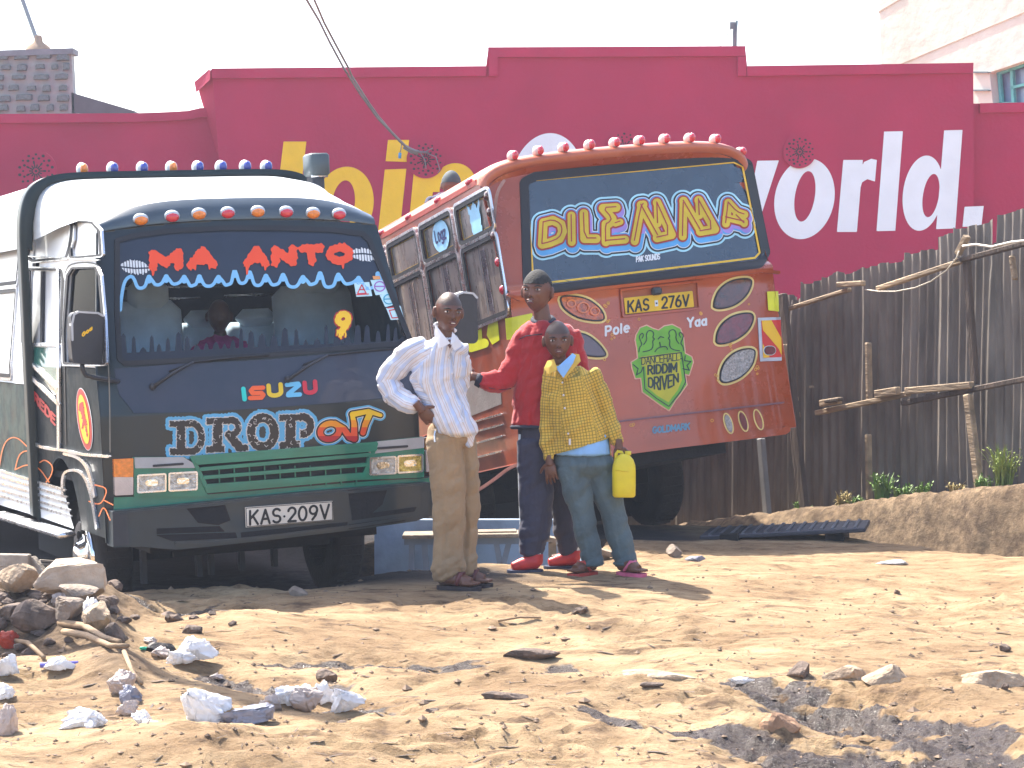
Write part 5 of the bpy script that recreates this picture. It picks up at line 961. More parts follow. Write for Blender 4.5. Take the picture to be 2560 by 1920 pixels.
dstr(SOR, cr_, 'crest_outline', DKG, [chaikin(q, 1) for q in lionl] + [chaikin([(1652 * 2 - x, y - 1.5 - (x - 1652) * -.02) for x, y in q], 1) for q in lionl[:2]] + [[(1644, 848), (1650, 842), (1658, 844)], [(1648, 856), (1650, 866)]], 1.2, .009, .8)
dstr(SOR, cr_, 'crest_words', DKG, text('DANCEHALL', 1603, 912, 1697, 900, 18, gap=1.0, bow=-1), 1.1, .0095, .6)
dstr(SOR, cr_, 'crest_words', DKG, text('RIDDIM', 1619, 936, 1690, 929, 21, 21, gap=1.6), 2.3, .009, .7); dstr(SOR, cr_, 'crest_words', DKG, text('DRIVEN', 1620, 966, 1694, 955, 20, 20, gap=1.4, bow=-13, bow2=0), 2.2, .009, .7)
dstr(SOR, ob, 'maker_lettering', pm('worn_blue_print', (.12, .32, .48), .5, bump=0), text('GOLDMARK', 1632, 1083, 1723, 1073, 15, gap=1.3), 1.9, .003, .7)
# reflectors, seams and skirt
dpol(SOR, ob, 'yellow_reflector', pm('lime_reflector', (.72, .72, .02), .4, bump=0), [(1917, 729), (1945, 728), (1947, 779), (1920, 776)], .004, 1.5)
ch = dpol(SOR, ob, 'chevron_board', pm('alloy_frame', (.55, .56, .60), .35, metal=.5), [(1893, 795), (1950, 793), (1953, 902), (1899, 904)], .010, 1.5, .008)
RPD = pm('chevron_red', (.65, .03, .02), .4, bump=0); dpol(SOR, ch, 'chevron_stripe', RPD, [(1901, 802), (1950, 800), (1952, 893), (1906, 895)], .012, 1.2)
for P in ([(1902, 802), (1926, 801), (1951, 846), (1952, 890), (1944, 872), (1905, 826)], [(1904, 858), (1922, 894), (1906, 895)]): dpol(SOR, ch, 'chevron_stripe', YF, P, .014, 1)
for mt, r, o in ((KWH, 12, .018), (RUB, 10.5, .021), (DRL, 9, .024)): dstr(SOR, ch, 'round_reflector', mt, [[(1918, 877), (1925, 877)]], r, o, 1, .01)
for P, r, mt in (([(1270, 738), (1300, 750), (1500, 722), (1700, 700), (1900, 678), (1944, 682)], 4, ORG), ([(1560, 1052), (1700, 1036), (1850, 1019), (1956, 1007)], 2.0, pm('seam_mauve', (.22, .10, .12), .4)), ([(1440, 1148), (1562, 1128), (1700, 1110), (1850, 1092), (1958, 1078), (1964, 1074)], 9, ORG), ([(1400, 1075), (1562, 1052)], 2.0, MATS['seam_mauve'])): dstr(SOR, ob, 'body_moulding', mt, [P], r, .02, 1.5, .02)
GOLD = pm('gold_bubble_paint', (.70, .34, .04), .4, bump=0); rs = random.Random(6); Bs = []
for cx, cy in ((1517, 760), (1518, 800), (1532, 845), (1510, 905), (1751, 775), (1596, 802), (1872, 757), (1824, 870), (1894, 925), (1775, 1048), (1578, 1067), (1794, 945)):
    for k in range(rs.choice((1, 3, 4))): x, y = cx + rs.uniform(-6, 6), cy + rs.uniform(-10, 10); r = rs.uniform(1.6, 3.6); Bs.append(arc(x, y, r, r, 0, 360, 10))
tag(dstr(SOR, ob, 'bubble_motif', GOLD, Bs, .9, .003, .8), kind='stuff')
# roof lamps
SRR = Surf(OB, 1, lambda p: .10 + .10 * (p[..., 0] / .95) ** 2, -1); OWL = pm('pale_lamp_base', (.70, .55, .52), .4, bump=0)
for k, (x, y) in enumerate([(1284, 398), (1346, 376), (1409, 366), (1474, 359), (1537, 354), (1599, 350), (1662, 345), (1725, 344), (1789, 345), (1848, 351)]):
    p = SRR.hit(np.array([float(x)]), np.array([float(y)]))[0]; zt = float(np.interp(p[0], rs_[:, 0], rs_[:, 1])) + .0; p[2] = zt + .012; m = MB(); m.ball((0, .03, .010), (.027, .055, .036), 14, 8); d = m.build('marker_lamp', OWL, ob, True, loc=[float(c) for c in p]); m = MB(); m.ball((.010, -.008, .006), (.024, .036, .033), 14, 8); m.build('lamp_lens', RDL, d, True)
for k in range(8):
    x = -.80 + k * .228; m = MB(); m.box((x, .055 + float(ofr(np.array([x, 0, 2.6]))), 2.515 - .03 * abs(x)), (.06, .05, .03), bev=.01); m.build('visor_lamp', pm('visor_lens', (.25, .10, .07), .25, coat=1), ob)
for k in range(9):
    y = .45 + k * .66; m = MB(); m.ball((-1.0, y, 2.545), (.03, .05, .028), 10, 6); m.build('marker_lamp', RDL, ob, True)
m = MB(); m.beam((-1.0, .3, 2.515), (-1.0, 7.1, 2.515), .03, .035); m.build('roof_gutter', pm('red_gutter', (.42, .05, .03), .4), ob)
for k, (x, y) in enumerate([(1272, 455), (1250, 512), (1245, 580), (1248, 650), (1253, 722)]):
    p = SOS.hit(np.array([float(x) + 12]), np.array([float(y)]), .0)[0]; p[1] = max(min(p[1], .2), .13); p[0] = -ohw(p[2]) - .008; m = MB(); m.ball((0, 0, 0), (.022, .034, .034), 12, 8); m.build('marker_lamp', DKL if k < 3 else RDL, ob, True, loc=[float(c) for c in p])
p = SOS.hit(np.array([1245.]), np.array([470.]))[0]; dstr(SOS, ob, 'corner_strip', pm('dark_red_strip', (.13, .03, .02), .4), [chaikin([(1262, 452), (1244, 480), (1238, 540), (1237, 600)])], 4, .006, 1.5)
# side stripes
dstr(SOS, ob, 'yellow_flash', MATS['lime_reflector'], [[(1180, 868), (1212, 858)]], 12, .006, 1.2); dpol(SOS, ob, 'yellow_flash', MATS['lime_reflector'], [(1120, 870), (1205, 820), (1207, 845), (1200, 868), (1172, 882), (1120, 905)], .004, 1.5); dpol(SOS, ob, 'yellow_flash', MATS['lime_reflector'], [(1222, 806), (1245, 797), (1250, 850), (1232, 862), (1218, 838)], .004, 1.5)
dpol(SOR, ob, 'yellow_flash', MATS['lime_reflector'], [(1262, 797), (1330, 783), (1334, 842), (1266, 850)], .004, 1.5); SVS = pm('silver_band', (.50, .46, .44), .3, metal=.5, var=.15, dust=.4, dustc=(.4, .35, .33), dsc=8); dpol(SOS, ob, 'silver_band', SVS, [(1090, 975), (1250, 930), (1255, 1010), (1090, 1075)], .003, 2)
for a, b in (((1080, 1085), (1255, 1035)), ((1080, 1108), (1255, 1062)), ((1080, 1140), (1255, 1090)), ((1080, 1172), (1255, 1128))): dstr(SOS, ob, 'bright_strip', CHR, [[a, b]], 2.3, .012, 1, .01)
dstr(SOS, ob, 'bright_strip', pm('pink_trim', (.45, .2, .18), .3, metal=.3), [chaikin([(1150, 1245), (1195, 1228), (1240, 1198), (1275, 1170), (1300, 1160)])], 4, .014, 1.2, .01)
q = cols[1]; c = ((q[0] + q[1]) / 2 - .05, (zu0 + zu1) / 2); g_ = Pic(c[0] - .3, c[1] - .3, c[0] + .3, c[1] + .3, .008); g_.ell(c[0], c[1], .17, .115); st_ = relief(g_, SOS.met, .0, 'round_sticker', pm('sky_sticker', (.35, .65, .85), .5, bump=0), ob)
g_ = g_.new(); [g_.stroke([(c[0] - (x_ - c[0]), y_) for x_, y_ in s_], .009) for s_ in text('Logz', c[0] - .11, c[1] - 0, c[0] + .11, c[1] - 0, -.085)]; g_.Y = g_.Y; relief(g_, lambda a, b, o: SOS.met(a, b - .03, o), .003, 'sticker_lettering', pm('navy_print', (.01, .02, .12), .5, bump=0), st_)
q = cols[0]; c = ((q[0] + q[1]) / 2, (zu0 + zu1) / 2); g_ = Pic(c[0] - .2, c[1] - .2, c[0] + .2, c[1] + .2, .008); g_.poly([(c[0] - .09, c[1] - .12), (c[0] + .09, c[1] - .12), (c[0] + .10, c[1] + .02), (c[0] + .13, c[1] + .13), (c[0] + .06, c[1] + .06), (c[0], c[1] + .12), (c[0] - .06, c[1] + .06), (c[0] - .13, c[1] + .13), (c[0] - .10, c[1] + .02)]); g_.noise(.006, .05, 3); relief(g_, SOS.met, .0, 'coat_of_arms_sticker', MATS['sky_sticker'], ob)
# ------------------------------------------------------------------ people
def remesh(mb, vox, it=2, fac=.5):
    o = bpy.data.objects.new('tmp', mb.mesh('tmp')); COL.objects.link(o)
    r = o.modifiers.new('r', 'REMESH'); r.mode = 'VOXEL'; r.voxel_size = vox
    if it: s_ = o.modifiers.new('s', 'SMOOTH'); s_.factor = fac; s_.iterations = it
    dg = bpy.context.evaluated_depsgraph_get(); me = bpy.data.meshes.new_from_object(o.evaluated_get(dg)); m0 = o.data
    bpy.data.objects.remove(o); bpy.data.meshes.remove(m0); return me
def ground_Y(px, py):
    d = dirs(px, py); t = 8.0
    while t < 18:
        p = O + d * t
        if p[2] < gz(p[0], p[1]): return float(p[1])
        t += .01
    return 13.0
class Fig:
    """a figure laid out in zoom coordinates (a, b) of the photograph; d is metres further away"""
    def __init__(s, label, foot, Y=None, conv=(900, 660, .5063), cat='person'):
        s.cv = conv; fx, fy = s.src(*foot); s.Y = Y or ground_Y(fx, fy); s.k = conv[2] * s.Y / FPX
        s.base = at(fx, fy, s.Y); s.root = empty('person', label, cat, s.base)
    def src(s, a, b): return s.cv[0] + s.cv[2] * a, s.cv[1] + s.cv[2] * b
    def P(s, a, b, d=0): x, y = s.src(a, b); p = at(x, y, s.Y + d) - s.base; return Vector([float(c) for c in p])
    def loft(s, mb, rings, n=18, dep=.75, cap=.5, up=False):
        """rings: (a, b, d, half width in zoom px[, depth factor])"""
        C = [s.P(r[0], r[1], r[2]) for r in rings]; vs = []; N = len(rings)
        W = [r[3] * s.k for r in rings]; Dp = [w_ * (r[4] if len(r) > 4 else dep) for w_, r in zip(W, rings)]
        T = [(C[min(i + 1, N - 1)] - C[max(i - 1, 0)]).normalized() for i in range(N)]
        if up: T = [Vector((0, 0, -1))] * N
        seq = [(C[0] - T[0] * W[0] * cap, T[0], W[0] * .35, Dp[0] * .35), (C[0] - T[0] * W[0] * cap * .6, T[0], W[0] * .8, Dp[0] * .8)] + list(zip(C, T, W, Dp)) + [(C[-1] + T[-1] * W[-1] * cap * .6, T[-1], W[-1] * .8, Dp[-1] * .8), (C[-1] + T[-1] * W[-1] * cap, T[-1], W[-1] * .35, Dp[-1] * .35)]
        V0 = Vector((0, 1, 0))
        for c, t, w_, dd in seq:
            l = t.cross(V0)
            if l.length < .1: l = Vector((1, 0, 0))
            l.normalize(); m = t.cross(l).normalized()
            for k in range(n): a = 2 * math.pi * k / n; vs.append(c + l * w_ * math.cos(a) + m * dd * math.sin(a))
        fs = [(i * n + k, i * n + (k + 1) % n, i * n + n + (k + 1) % n, i * n + n + k) for i in range(len(seq) - 1) for k in range(n)]
        fs += [tuple(range(n - 1, -1, -1)), tuple(range((len(seq) - 1) * n, len(seq) * n))]
        mb.add(vs, fs); return mb
    def cloth(s, name, mat, fn, paths, vox=.009, it=3, fold=.006, fsc=(.05, .22), seed=1, post=None, label=None):
        mb = MB(); fn(mb); me = remesh(mb, vox, it); n = len(me.vertices); co = np.zeros(n * 3); me.vertices.foreach_get('co', co); co = co.reshape(-1, 3); no = np.zeros(n * 3); me.vertices.foreach_get('normal', no); no = no.reshape(-1, 3)
        # distance along and across the nearest limb, for weave and folds
        best = np.full(n, 1e9); su = np.zeros(n); sv = np.zeros(n)
        for path in paths:
            acc = 0; Q = [s.P(*p[:3]) for p in path]
            for a, b in zip(Q[:-1], Q[1:]):
                ax, az, bx_, bz = a.x, a.z, b.x, b.z; dx, dz = bx_ - ax, bz - az; L_ = math.hypot(dx, dz) + 1e-9; t = np.clip(((co[:, 0] - ax) * dx + (co[:, 2] - az) * dz) / L_ ** 2, 0, 1); ddx = co[:, 0] - ax - t * dx; ddz = co[:, 2] - az - t * dz
                d2 = np.hypot(ddx, ddz) + .3 * abs((co[:, 1]) - (a.y + (b.y - a.y) * t)); m = d2 < best; best[m] = d2[m]; su[m] = (((co[:, 0] - ax) * -dz + (co[:, 2] - az) * dx) / L_)[m]; sv[m] = (acc + t * L_)[m]; acc += L_
        f = vnoise(su + 5 + .25 * sv, sv * 1.0 + 9, fsc[0], seed, 2, .5) if False else vnoise((su + 5) / fsc[0], (sv + 9) / fsc[1], 1.0, seed, 3, .5)
        g = vnoise((su + 5) / .09, (sv + .6 * su + 9) / .045, 1.0, seed + 3, 2, .5); f2 = 1 - np.abs(f) * 2.2
        hgt = co[:, 2]; low = smooth(.34, .08, hgt) if name == 'trousers' else 0 * hgt; z3 = vnoise((su + 3) / .11, (sv + .35 * su + 5) / .032, 1.0, seed + 9, 2, .5)
        dis = fold * (f2 * .9 * (1 - .5 * low) + g * .8) + .011 * low * z3
        co = co + no * dis[:, None]
        if post is not None: co = post(s, co)
        me.vertices.foreach_set('co', co.ravel())
        for nm, arr in (('su', su), ('sv', sv)): at_ = me.attributes.new(nm, 'FLOAT', 'POINT'); at_.data.foreach_set('value', arr.astype(np.float32))
        me.update(); o = link(name, me, mat, s.root, True); return tag(o, label=label)
def headmesh(mb, c, H, yaw, roll=0, pitch=0, part=None, sc=1.0, n=56, mrows=44, ears=True):
    """H is the height from chin to crown; yaw > 0 turns the face to the right of the picture"""
    R = Matrix.Rotation(roll, 3, 'Y') @ Matrix.Rotation(yaw, 3, 'Z') @ Matrix.Rotation(pitch, 3, 'X'); vs = []
    def face(x, y, z):      # unit direction, y forward
        X = .335 * x; Y = .43 * y; Z = .5 * z
        j = max(0, -z); X *= 1 - .27 * j ** 1.8 - (.08 if False else 0); Y *= (1 - .02 * j) if y > 0 else (1 - .50 * smooth(.15, .95, j))
        X *= 1 + .04 * math.exp(-((z - .35) / .3) ** 2)
        e = math.exp
        if y > 0:
            Y += .078 * e(-(x / .12) ** 2 - ((z + .27) / .10) ** 2) + .034 * e(-(x / .11) ** 2 - ((z + .05) / .17) ** 2) + .022 * e(-((abs(x) - .15) / .07) ** 2 - ((z + .30) / .06) ** 2)
            Y -= .058 * e(-((abs(x) - .36) / .17) ** 2 - ((z - .03) / .085) ** 2); Y += .034 * e(-((abs(x) - .30) / .25) ** 2 - ((z - .17) / .05) ** 2)
            Y += .022 * e(-((abs(x) - .52) / .16) ** 2 - ((z + .20) / .12) ** 2); Y -= .02 * e(-((abs(x) - .42) / .12) ** 2 - ((z + .45) / .14) ** 2)
            Y += .056 * e(-(x / .24) ** 2) * (e(-((z + .475) / .04) ** 2) + .9 * e(-((z + .60) / .045) ** 2)); Y += .035 * e(-(x / .25) ** 2 - ((z + .86) / .12) ** 2)
        return X, Y, Z
    fs = []
    for i in range(mrows + 1):
        th = math.pi * i / mrows
        for k in range(n):
            a = 2 * math.pi * k / n; x, y, z = math.sin(th) * math.cos(a), math.sin(th) * math.sin(a), math.cos(th); X, Y, Z = face(x, y, z); v = Vector((X, -Y, Z)) * H * sc
            vs.append(c + R @ v)
    fs = [(i * n + k, i * n + (k + 1) % n, i * n + n + (k + 1) % n, i * n + n + k) for i in range(mrows) for k in range(n)]
    if part is not None:
        keep = []
        for f in fs:
            p = sum(((R.transposed() @ (vs[i] - c)) for i in f), Vector()) / 4 / H
            if part(p): keep.append(f)
        fs = keep
    mb.add(vs, fs)
    if ears and part is None:
        for sx in (-1, 1):
            mb.ball(c + R @ (Vector((sx * .368, .03, -.03)) * H), (.050 * H, .090 * H, .150 * H), 12, 10, R=R @ Matrix.Rotation(sx * .35, 3, 'Z'))
    return R
def face_parts(fig, c, H, R, hair=None, teeth=0.0, skin=None):
    def add(v): return c + R @ (Vector(v) * H)
    for sx in (-1, 1):
        m = MB(); m.ball(add((sx * .155, -.357, .012)), (.062 * H, .05 * H, .026 * H), 12, 8, R=R); e = m.build('eye', EYEW, fig.root, True)
        m = MB(); m.ball(add((sx * .155, -.396, .013)), (.028 * H, .02 * H, .026 * H), 10, 6, R=R); m.build('iris', IRIS, e, True)
        m = MB(); m.tube([add((sx * (.08), -.415, .085)), add((sx * .16, -.405, .105)), add((sx * .245, -.352, .090))], [.016 * H, .020 * H, .010 * H], 6); m.build('eyebrow', HAIR, fig.root, True)
    m = MB(); m.ball(add((0, -.428, -.238)), (.105 * H, .035 * H, .020 * H), 14, 6, R=R); m.ball(add((0, -.420, -.300)), (.095 * H, .036 * H, .024 * H), 14, 6, R=R); lp = tag(m.build('lips', LIPS, fig.root, True), kind=None)
    for sx in (-1, 1): m = MB(); m.ball(add((sx * .045, -.470, -.165)), (.020 * H, .016 * H, .012 * H), 8, 6, R=R); m.build('nostril', HAIR, fig.root, True)
    if teeth: m = MB(); m.ball(add((0, -.447, -.267)), (.060 * H, .014 * H, teeth * H), 12, 6, R=R); m.build('teeth', TEETH, lp, True)
    if hair:
        line, sc_, mat = hair; m = MB(); headmesh(m, c, H, 0, part=None, ears=False) if False else None
        m = MB(); yaw = fig.hy; headmesh(m, c, H, *yaw, part=lambda p: p.z > line - .25 * max(0, p.y) * 0 - (.34 * smooth(-.15, .25, p.y)) + (.08 * smooth(.2, .33, abs(p.x)) if p.y < .1 else 0), sc=sc_, ears=False); m.build('hair', mat, fig.root, True)
def hand(mb, w_, D, N, curl=(.3, .35, .4, .45), size=1.0, thumb=1, spread=.12, tc=.4):
    """wrist place, direction of the fingers, normal of the palm's inner side"""
    D = Vector(D).normalized(); N = Vector(N); N = (N - D * N.dot(D)).normalized(); B = D.cross(N); L = .085 * size; w_ = Vector(w_)
    R = np.array([[B.x, D.x, N.x], [B.y, D.y, N.y], [B.z, D.z, N.z]]); mb.ball(w_ + D * L * .52, (.040 * size, .054 * size, .017 * size), 14, 10, R=R); mb.tube([w_ - D * .04, w_ + D * .02], [.026 * size, .027 * size], 10)
    for i, (ln, cu) in enumerate(zip((.072, .080, .075, .058), curl)):
        o = (i - 1.5) * .0205 * size * -thumb; p = w_ + D * L * .86 + B * o; a = 0; q = [p - D * .02, p]; dd = (D + B * (o / .03 * spread)).normalized()
        for sgl, f in ((ln * .45, .8), (ln * .32, 1.1), (ln * .24, .9)): a += cu * f; p = p + (dd * math.cos(a) + N * math.sin(a)) * sgl * size; q.append(p)
        mb.tube(q, [.010 * size, .0098 * size, .0092 * size, .0085 * size, .0068 * size], 8); mb.ball(q[-1], .007 * size, 8, 6)
    p = w_ + D * L * .22 + B * .034 * size * thumb; q = [p - B * .015 * thumb, p]
    for sgl, k in ((.034, .75), (.028, .75 - tc * .8)): p = p + (D * (1 - k * .5) + B * k * thumb + N * tc * .8).normalized() * sgl * size; q.append(p)
    mb.tube(q, [.013 * size, .0125 * size, .0105 * size, .008 * size], 8); mb.ball(q[-1], .008 * size, 8, 6)
SKIN = pm('dark_skin', (.125, .048, .027), .42, sc=9, var=.14, bump=.06, bsc=90, spec=.5); SKIN2 = pm('dark_skin_warm', (.140, .054, .031), .42, sc=9, var=.14, bump=.06, bsc=90)
EYEW = pm('eye_white', (.50, .44, .40), .25, bump=0, var=.02); IRIS = pm('eye_iris', (.012, .007, .005), .12, bump=0); HAIR = pm('black_hair', (.010, .009, .009), .8, bump=.5, bsc=160); STUB = pm('shaved_scalp', (.065, .036, .026), .48, bump=.15, bsc=220, var=.2, sc=14); LIPS = pm('lips', (.13, .038, .036), .4, bump=.05, bsc=90); TEETH = pm('teeth', (.75, .72, .65), .3, bump=0)
def wovens(name, base, lines, rough=.85, check=None, sheen=.1):
    """cloth with stripes across su: lines = [(period m, half width share, phase, colour)]"""
    m = bpy.data.materials.new(name); m.use_nodes = True; nt = m.node_tree; N = nt.nodes; L = nt.links; b = N['Principled BSDF']; out = None
    rgb = N.new('ShaderNodeRGB'); rgb.outputs[0].default_value = (*base, 1); out = rgb.outputs[0]
    for at_n, per, hw_, ph, c in lines:
        a = N.new('ShaderNodeAttribute'); a.attribute_name = at_n; mu = N.new('ShaderNodeMath'); mu.operation = 'MULTIPLY_ADD'; mu.inputs[1].default_value = 1 / per; mu.inputs[2].default_value = ph + 40; L.new(a.outputs['Fac'], mu.inputs[0])
        fr = N.new('ShaderNodeMath'); fr.operation = 'FRACT'; L.new(mu.outputs[0], fr.inputs[0]); sb = N.new('ShaderNodeMath'); sb.operation = 'SUBTRACT'; sb.inputs[1].default_value = .5; L.new(fr.outputs[0], sb.inputs[0]); ab = N.new('ShaderNodeMath'); ab.operation = 'ABSOLUTE'; L.new(sb.outputs[0], ab.inputs[0])
        mr = N.new('ShaderNodeMapRange'); mr.inputs['From Min'].default_value = hw_; mr.inputs['From Max'].default_value = hw_ * .6; L.new(ab.outputs[0], mr.inputs['Value']); mm = N.new('ShaderNodeMath'); mm.operation = 'MULTIPLY'; mm.inputs[1].default_value = c[3]; L.new(mr.outputs[0], mm.inputs[0])
        mx = N.new('ShaderNodeMix'); mx.data_type = 'RGBA'; L.new(mm.outputs[0], mx.inputs['Factor']); L.new(out, mx.inputs['A']); mx.inputs['B'].default_value = (*c[:3], 1); out = mx.outputs['Result']
    tc = N.new('ShaderNodeTexCoord'); n1 = N.new('ShaderNodeTexNoise'); n1.inputs['Scale'].default_value = 6; n1.inputs['Detail'].default_value = 5; L.new(tc.outputs['Object'], n1.inputs['Vector']); mr = N.new('ShaderNodeMapRange'); mr.inputs['From Min'].default_value = .3; mr.inputs['From Max'].default_value = .7; mr.inputs['To Min'].default_value = .84; mr.inputs['To Max'].default_value = 1.05; L.new(n1.outputs['Fac'], mr.inputs['Value'])
    mv = N.new('ShaderNodeMix'); mv.data_type = 'RGBA'; mv.blend_type = 'MULTIPLY'; mv.inputs['Factor'].default_value = 1; L.new(out, mv.inputs['A']); L.new(mr.outputs[0], mv.inputs['B']); L.new(mv.outputs['Result'], b.inputs['Base Color']); b.inputs['Roughness'].default_value = rough; b.inputs['Sheen Weight'].default_value = sheen
    n2 = N.new('ShaderNodeTexNoise'); n2.inputs['Scale'].default_value = 28; n2.inputs['Detail'].default_value = 6; L.new(tc.outputs['Object'], n2.inputs['Vector']); bp = N.new('ShaderNodeBump'); bp.inputs['Strength'].default_value = .35; bp.inputs['Distance'].default_value = .01; L.new(n2.outputs['Fac'], bp.inputs['Height']); L.new(bp.outputs[0], b.inputs['Normal']); return m
def sole(fig, a0, b0, a1, b1, d0, d1, hw_, mat, name='sandal', par=None, th=.022):
    h, t = fig.P(a0, b0, d0), fig.P(a1, b1, d1); h.z = t.z = .002; D = (t - h); L = D.length; D.normalize(); U = Vector((0, 0, 1)); B = D.cross(U).normalized(); vs = []
    for z in (0, th):
        for f, w_ in ((0, .55), (.06, .85), (.2, .95), (.42, .8), (.65, 1.0), (.85, 1.0), (.96, .75), (1, .3)): vs.append(h + D * L * f + B * hw_ * w_ + U * z)
        for f, w_ in ((1, .3), (.96, .75), (.85, 1.0), (.65, 1.0), (.42, .8), (.2, .95), (.06, .85), (0, .55)): vs.append(h + D * L * f - B * hw_ * w_ + U * z)
    m = MB(); m.add(vs, [tuple(range(15, -1, -1)), tuple(range(16, 32))] + [(i, (i + 1) % 16, 16 + (i + 1) % 16, 16 + i) for i in range(16)]); return m.build(name, mat, par or fig.root, False), h, D, L, B
def foot(fig, mb, h, D, L, B, ank, hw_=.04, z=.022):
    U = Vector((0, 0, 1)); h = h + U * z
    mb.tube([h + D * L * .02 + U * .03, h + D * L * .15 + U * .035, h + D * L * .4 + U * .035, h + D * L * .62 + U * .026, h + D * L * .78 + U * .02], [.026, .033, .036, .036, .028], 12)
    for i in range(5): o = (i - 2) * .016; q = h + D * L * (.78 - .012 * abs(i - 1)) + B * o + U * .016; mb.tube([q - D * .03, q, q + D * (.04 if i == 0 else .030) * (1 if i < 3 else .85)], [.011, .0105, .008], 8); mb.ball(q + D * .032, .009, 8, 6)
    mb.tube([ank, h + D * L * .16 + U * .05], [.036, .034], 12)
# ---- white shirt
W = Fig('young man in striped white shirt and khaki trousers, hand on hip', (470, 1606), Y=11.95); VX = .0036
mb = MB(); c = W.P(436, 236, 0); H = 194 * W.k; R = headmesh(mb, c, H, rad(20), rad(3), rad(2)); W.hy = (rad(20), rad(3), rad(2))
W.loft(mb, [(424, 300, .02, 38), (428, 345, .02, 40), (436, 400, .03, 46)], dep=1.0); W.loft(mb, [(420, 420, .03, 70, .6), (410, 520, .03, 95), (430, 680, .03, 80), (440, 780, .03, 85)], up=True)
for rr in ([(330, 410, .03, 30), (200, 490, .05, 30), (140, 580, .06, 26), (215, 670, 0, 24), (300, 715, -.08, 20)], [(490, 420, .06, 30), (510, 560, .14, 26), (480, 680, .18, 22), (450, 760, .19, 20)], [(420, 840, 0, 44), (430, 1100, 0, 45), (440, 1500, 0, 32), (445, 1575, 0, 26)], [(500, 800, .09, 50), (530, 1100, .1, 42), (535, 1480, .1, 30), (535, 1545, .1, 26)]): W.loft(mb, rr, dep=1.0, n=12)
hand(mb, W.P(298, 712, -.085), (.62, .15, -.75), (.2, 1, .1), (.5, .55, .6, .6), .92, thumb=1)
SOLE = pm('dark_sandal', (.025, .017, .022), .6, bump=.2); s1, h1, D1, L1, B1 = sole(W, 388, 1612, 596, 1596, .0, -.10, .045, SOLE); s2, h2, D2, L2_, B2 = sole(W, 470, 1590, 655, 1572, .10, .05, .045, SOLE)
foot(W, mb, h1, D1, L1, B1, W.P(440, 1560, 0)); foot(W, mb, h2, D2, L2_, B2, W.P(535, 1535, .1)); link('body', remesh(mb, VX, 1, .35), SKIN, W.root)
for h_, D_, L_, B_ in ((h1, D1, L1, B1), (h2, D2, L2_, B2)): m = MB(); U_ = Vector((0, 0, 1)); m.tube([h_ + D_ * L_ * .5 + B_ * .042 + U_ * .03, h_ + D_ * L_ * .55 + B_ * .02 + U_ * .088, h_ + D_ * L_ * .55 - B_ * .02 + U_ * .088, h_ + D_ * L_ * .5 - B_ * .042 + U_ * .03], .014, 8); m.build('strap', pm('brown_strap', (.10, .02, .02), .5), W.root, True)
face_parts(W, c, H, R, (.16, 1.012, STUB), .012)
ST = wovens('striped_shirt_cloth', (.70, .69, .74), [('su', .052, .20, .1, (.36, .50, .80, .55)), ('su', .026, .045, .35, (.30, .20, .16, .75)), ('su', .052, .06, .62, (.55, .38, .30, .5))])
tor = [(430, 372, .03, 62, .8), (408, 392, .03, 105, .62), (398, 430, .02, 118, .66), (388, 500, .02, 130, .66), (384, 570, .02, 134, .66), (402, 640, .02, 118, .7), (432, 710, .0, 106, .85), (462, 780, -.015, 104, .95), (484, 830, -.02, 92, 1.0)]
slv = [(322, 405, .02, 50), (255, 440, .03, 60), (180, 508, .05, 58), (138, 574, .06, 50), (168, 645, .03, 56), (226, 684, -.02, 50), (276, 700, -.06, 38)]
def shirtW(m): W.loft(m, tor, up=True, cap=.2); W.loft(m, slv, dep=.9, cap=.25); W.loft(m, [(488, 415, .05, 40), (503, 500, .12, 42), (498, 600, .18, 38), (470, 700, .2, 36)], dep=.9); W.loft(m, [(536, 790, -.03, 30, .5), (540, 850, -.03, 28, .4), (538, 896, -.03, 16, .5)], cap=.5); W.loft(m, [(450, 800, -.05, 50, .4), (466, 840, -.05, 34, .4), (474, 866, -.05, 12, .6)], cap=.4)
sh = W.cloth('shirt', ST, shirtW, [tor, slv], fold=.014, fsc=(.055, .30), seed=3)
def plate_(fig, pts, name, mat, par, th=.004, bulge=.0):
    P = [fig.P(*p) for p in pts]; m = MB(); n = len(P); cc = sum(P, Vector()) / n + Vector((0, -bulge, 0)); off = Vector((0, th, 0)); m.add(P + [cc] + [p + off for p in P] + [cc + off], [(i, (i + 1) % n, n) for i in range(n)] + [(n + 1 + (i + 1) % n, n + 1 + i, 2 * n + 1) for i in range(n)] + [(i, n + 1 + i, n + 1 + (i + 1) % n, (i + 1) % n) for i in range(n)]); return m.build(name, mat, par, False)
COLW = pm('white_collar', (.70, .69, .72), .8, bump=.1)
plate_(W, [(372, 296, -.045), (366, 345, -.055), (390, 418, -.095), (446, 392, -.095), (400, 335, -.07)], 'collar', COLW, sh, .006, .008); plate_(W, [(456, 335, -.06), (470, 350, -.07), (506, 402, -.07), (468, 428, -.095), (446, 395, -.09)], 'collar', COLW, sh, .006, .008); m = MB(); m.tube([W.P(372, 300, .0), W.P(385, 296, .05), W.P(430, 300, .09), W.P(470, 330, .03)], .012, 6); m.build('collar', COLW, sh, True)
plate_(W, [(430, 395, -.088), (444, 420, -.1), (455, 397, -.09), (447, 372, -.07), (436, 372, -.07)], 'neck_opening', SKIN, sh, .003)
pl_ = [(448, 440), (462, 520), (468, 600), (500, 680), (515, 760), (514, 850)]; bv = BVHTree.FromPolygons([v.co for v in sh.data.vertices], [tuple(p.vertices) for p in sh.data.polygons])
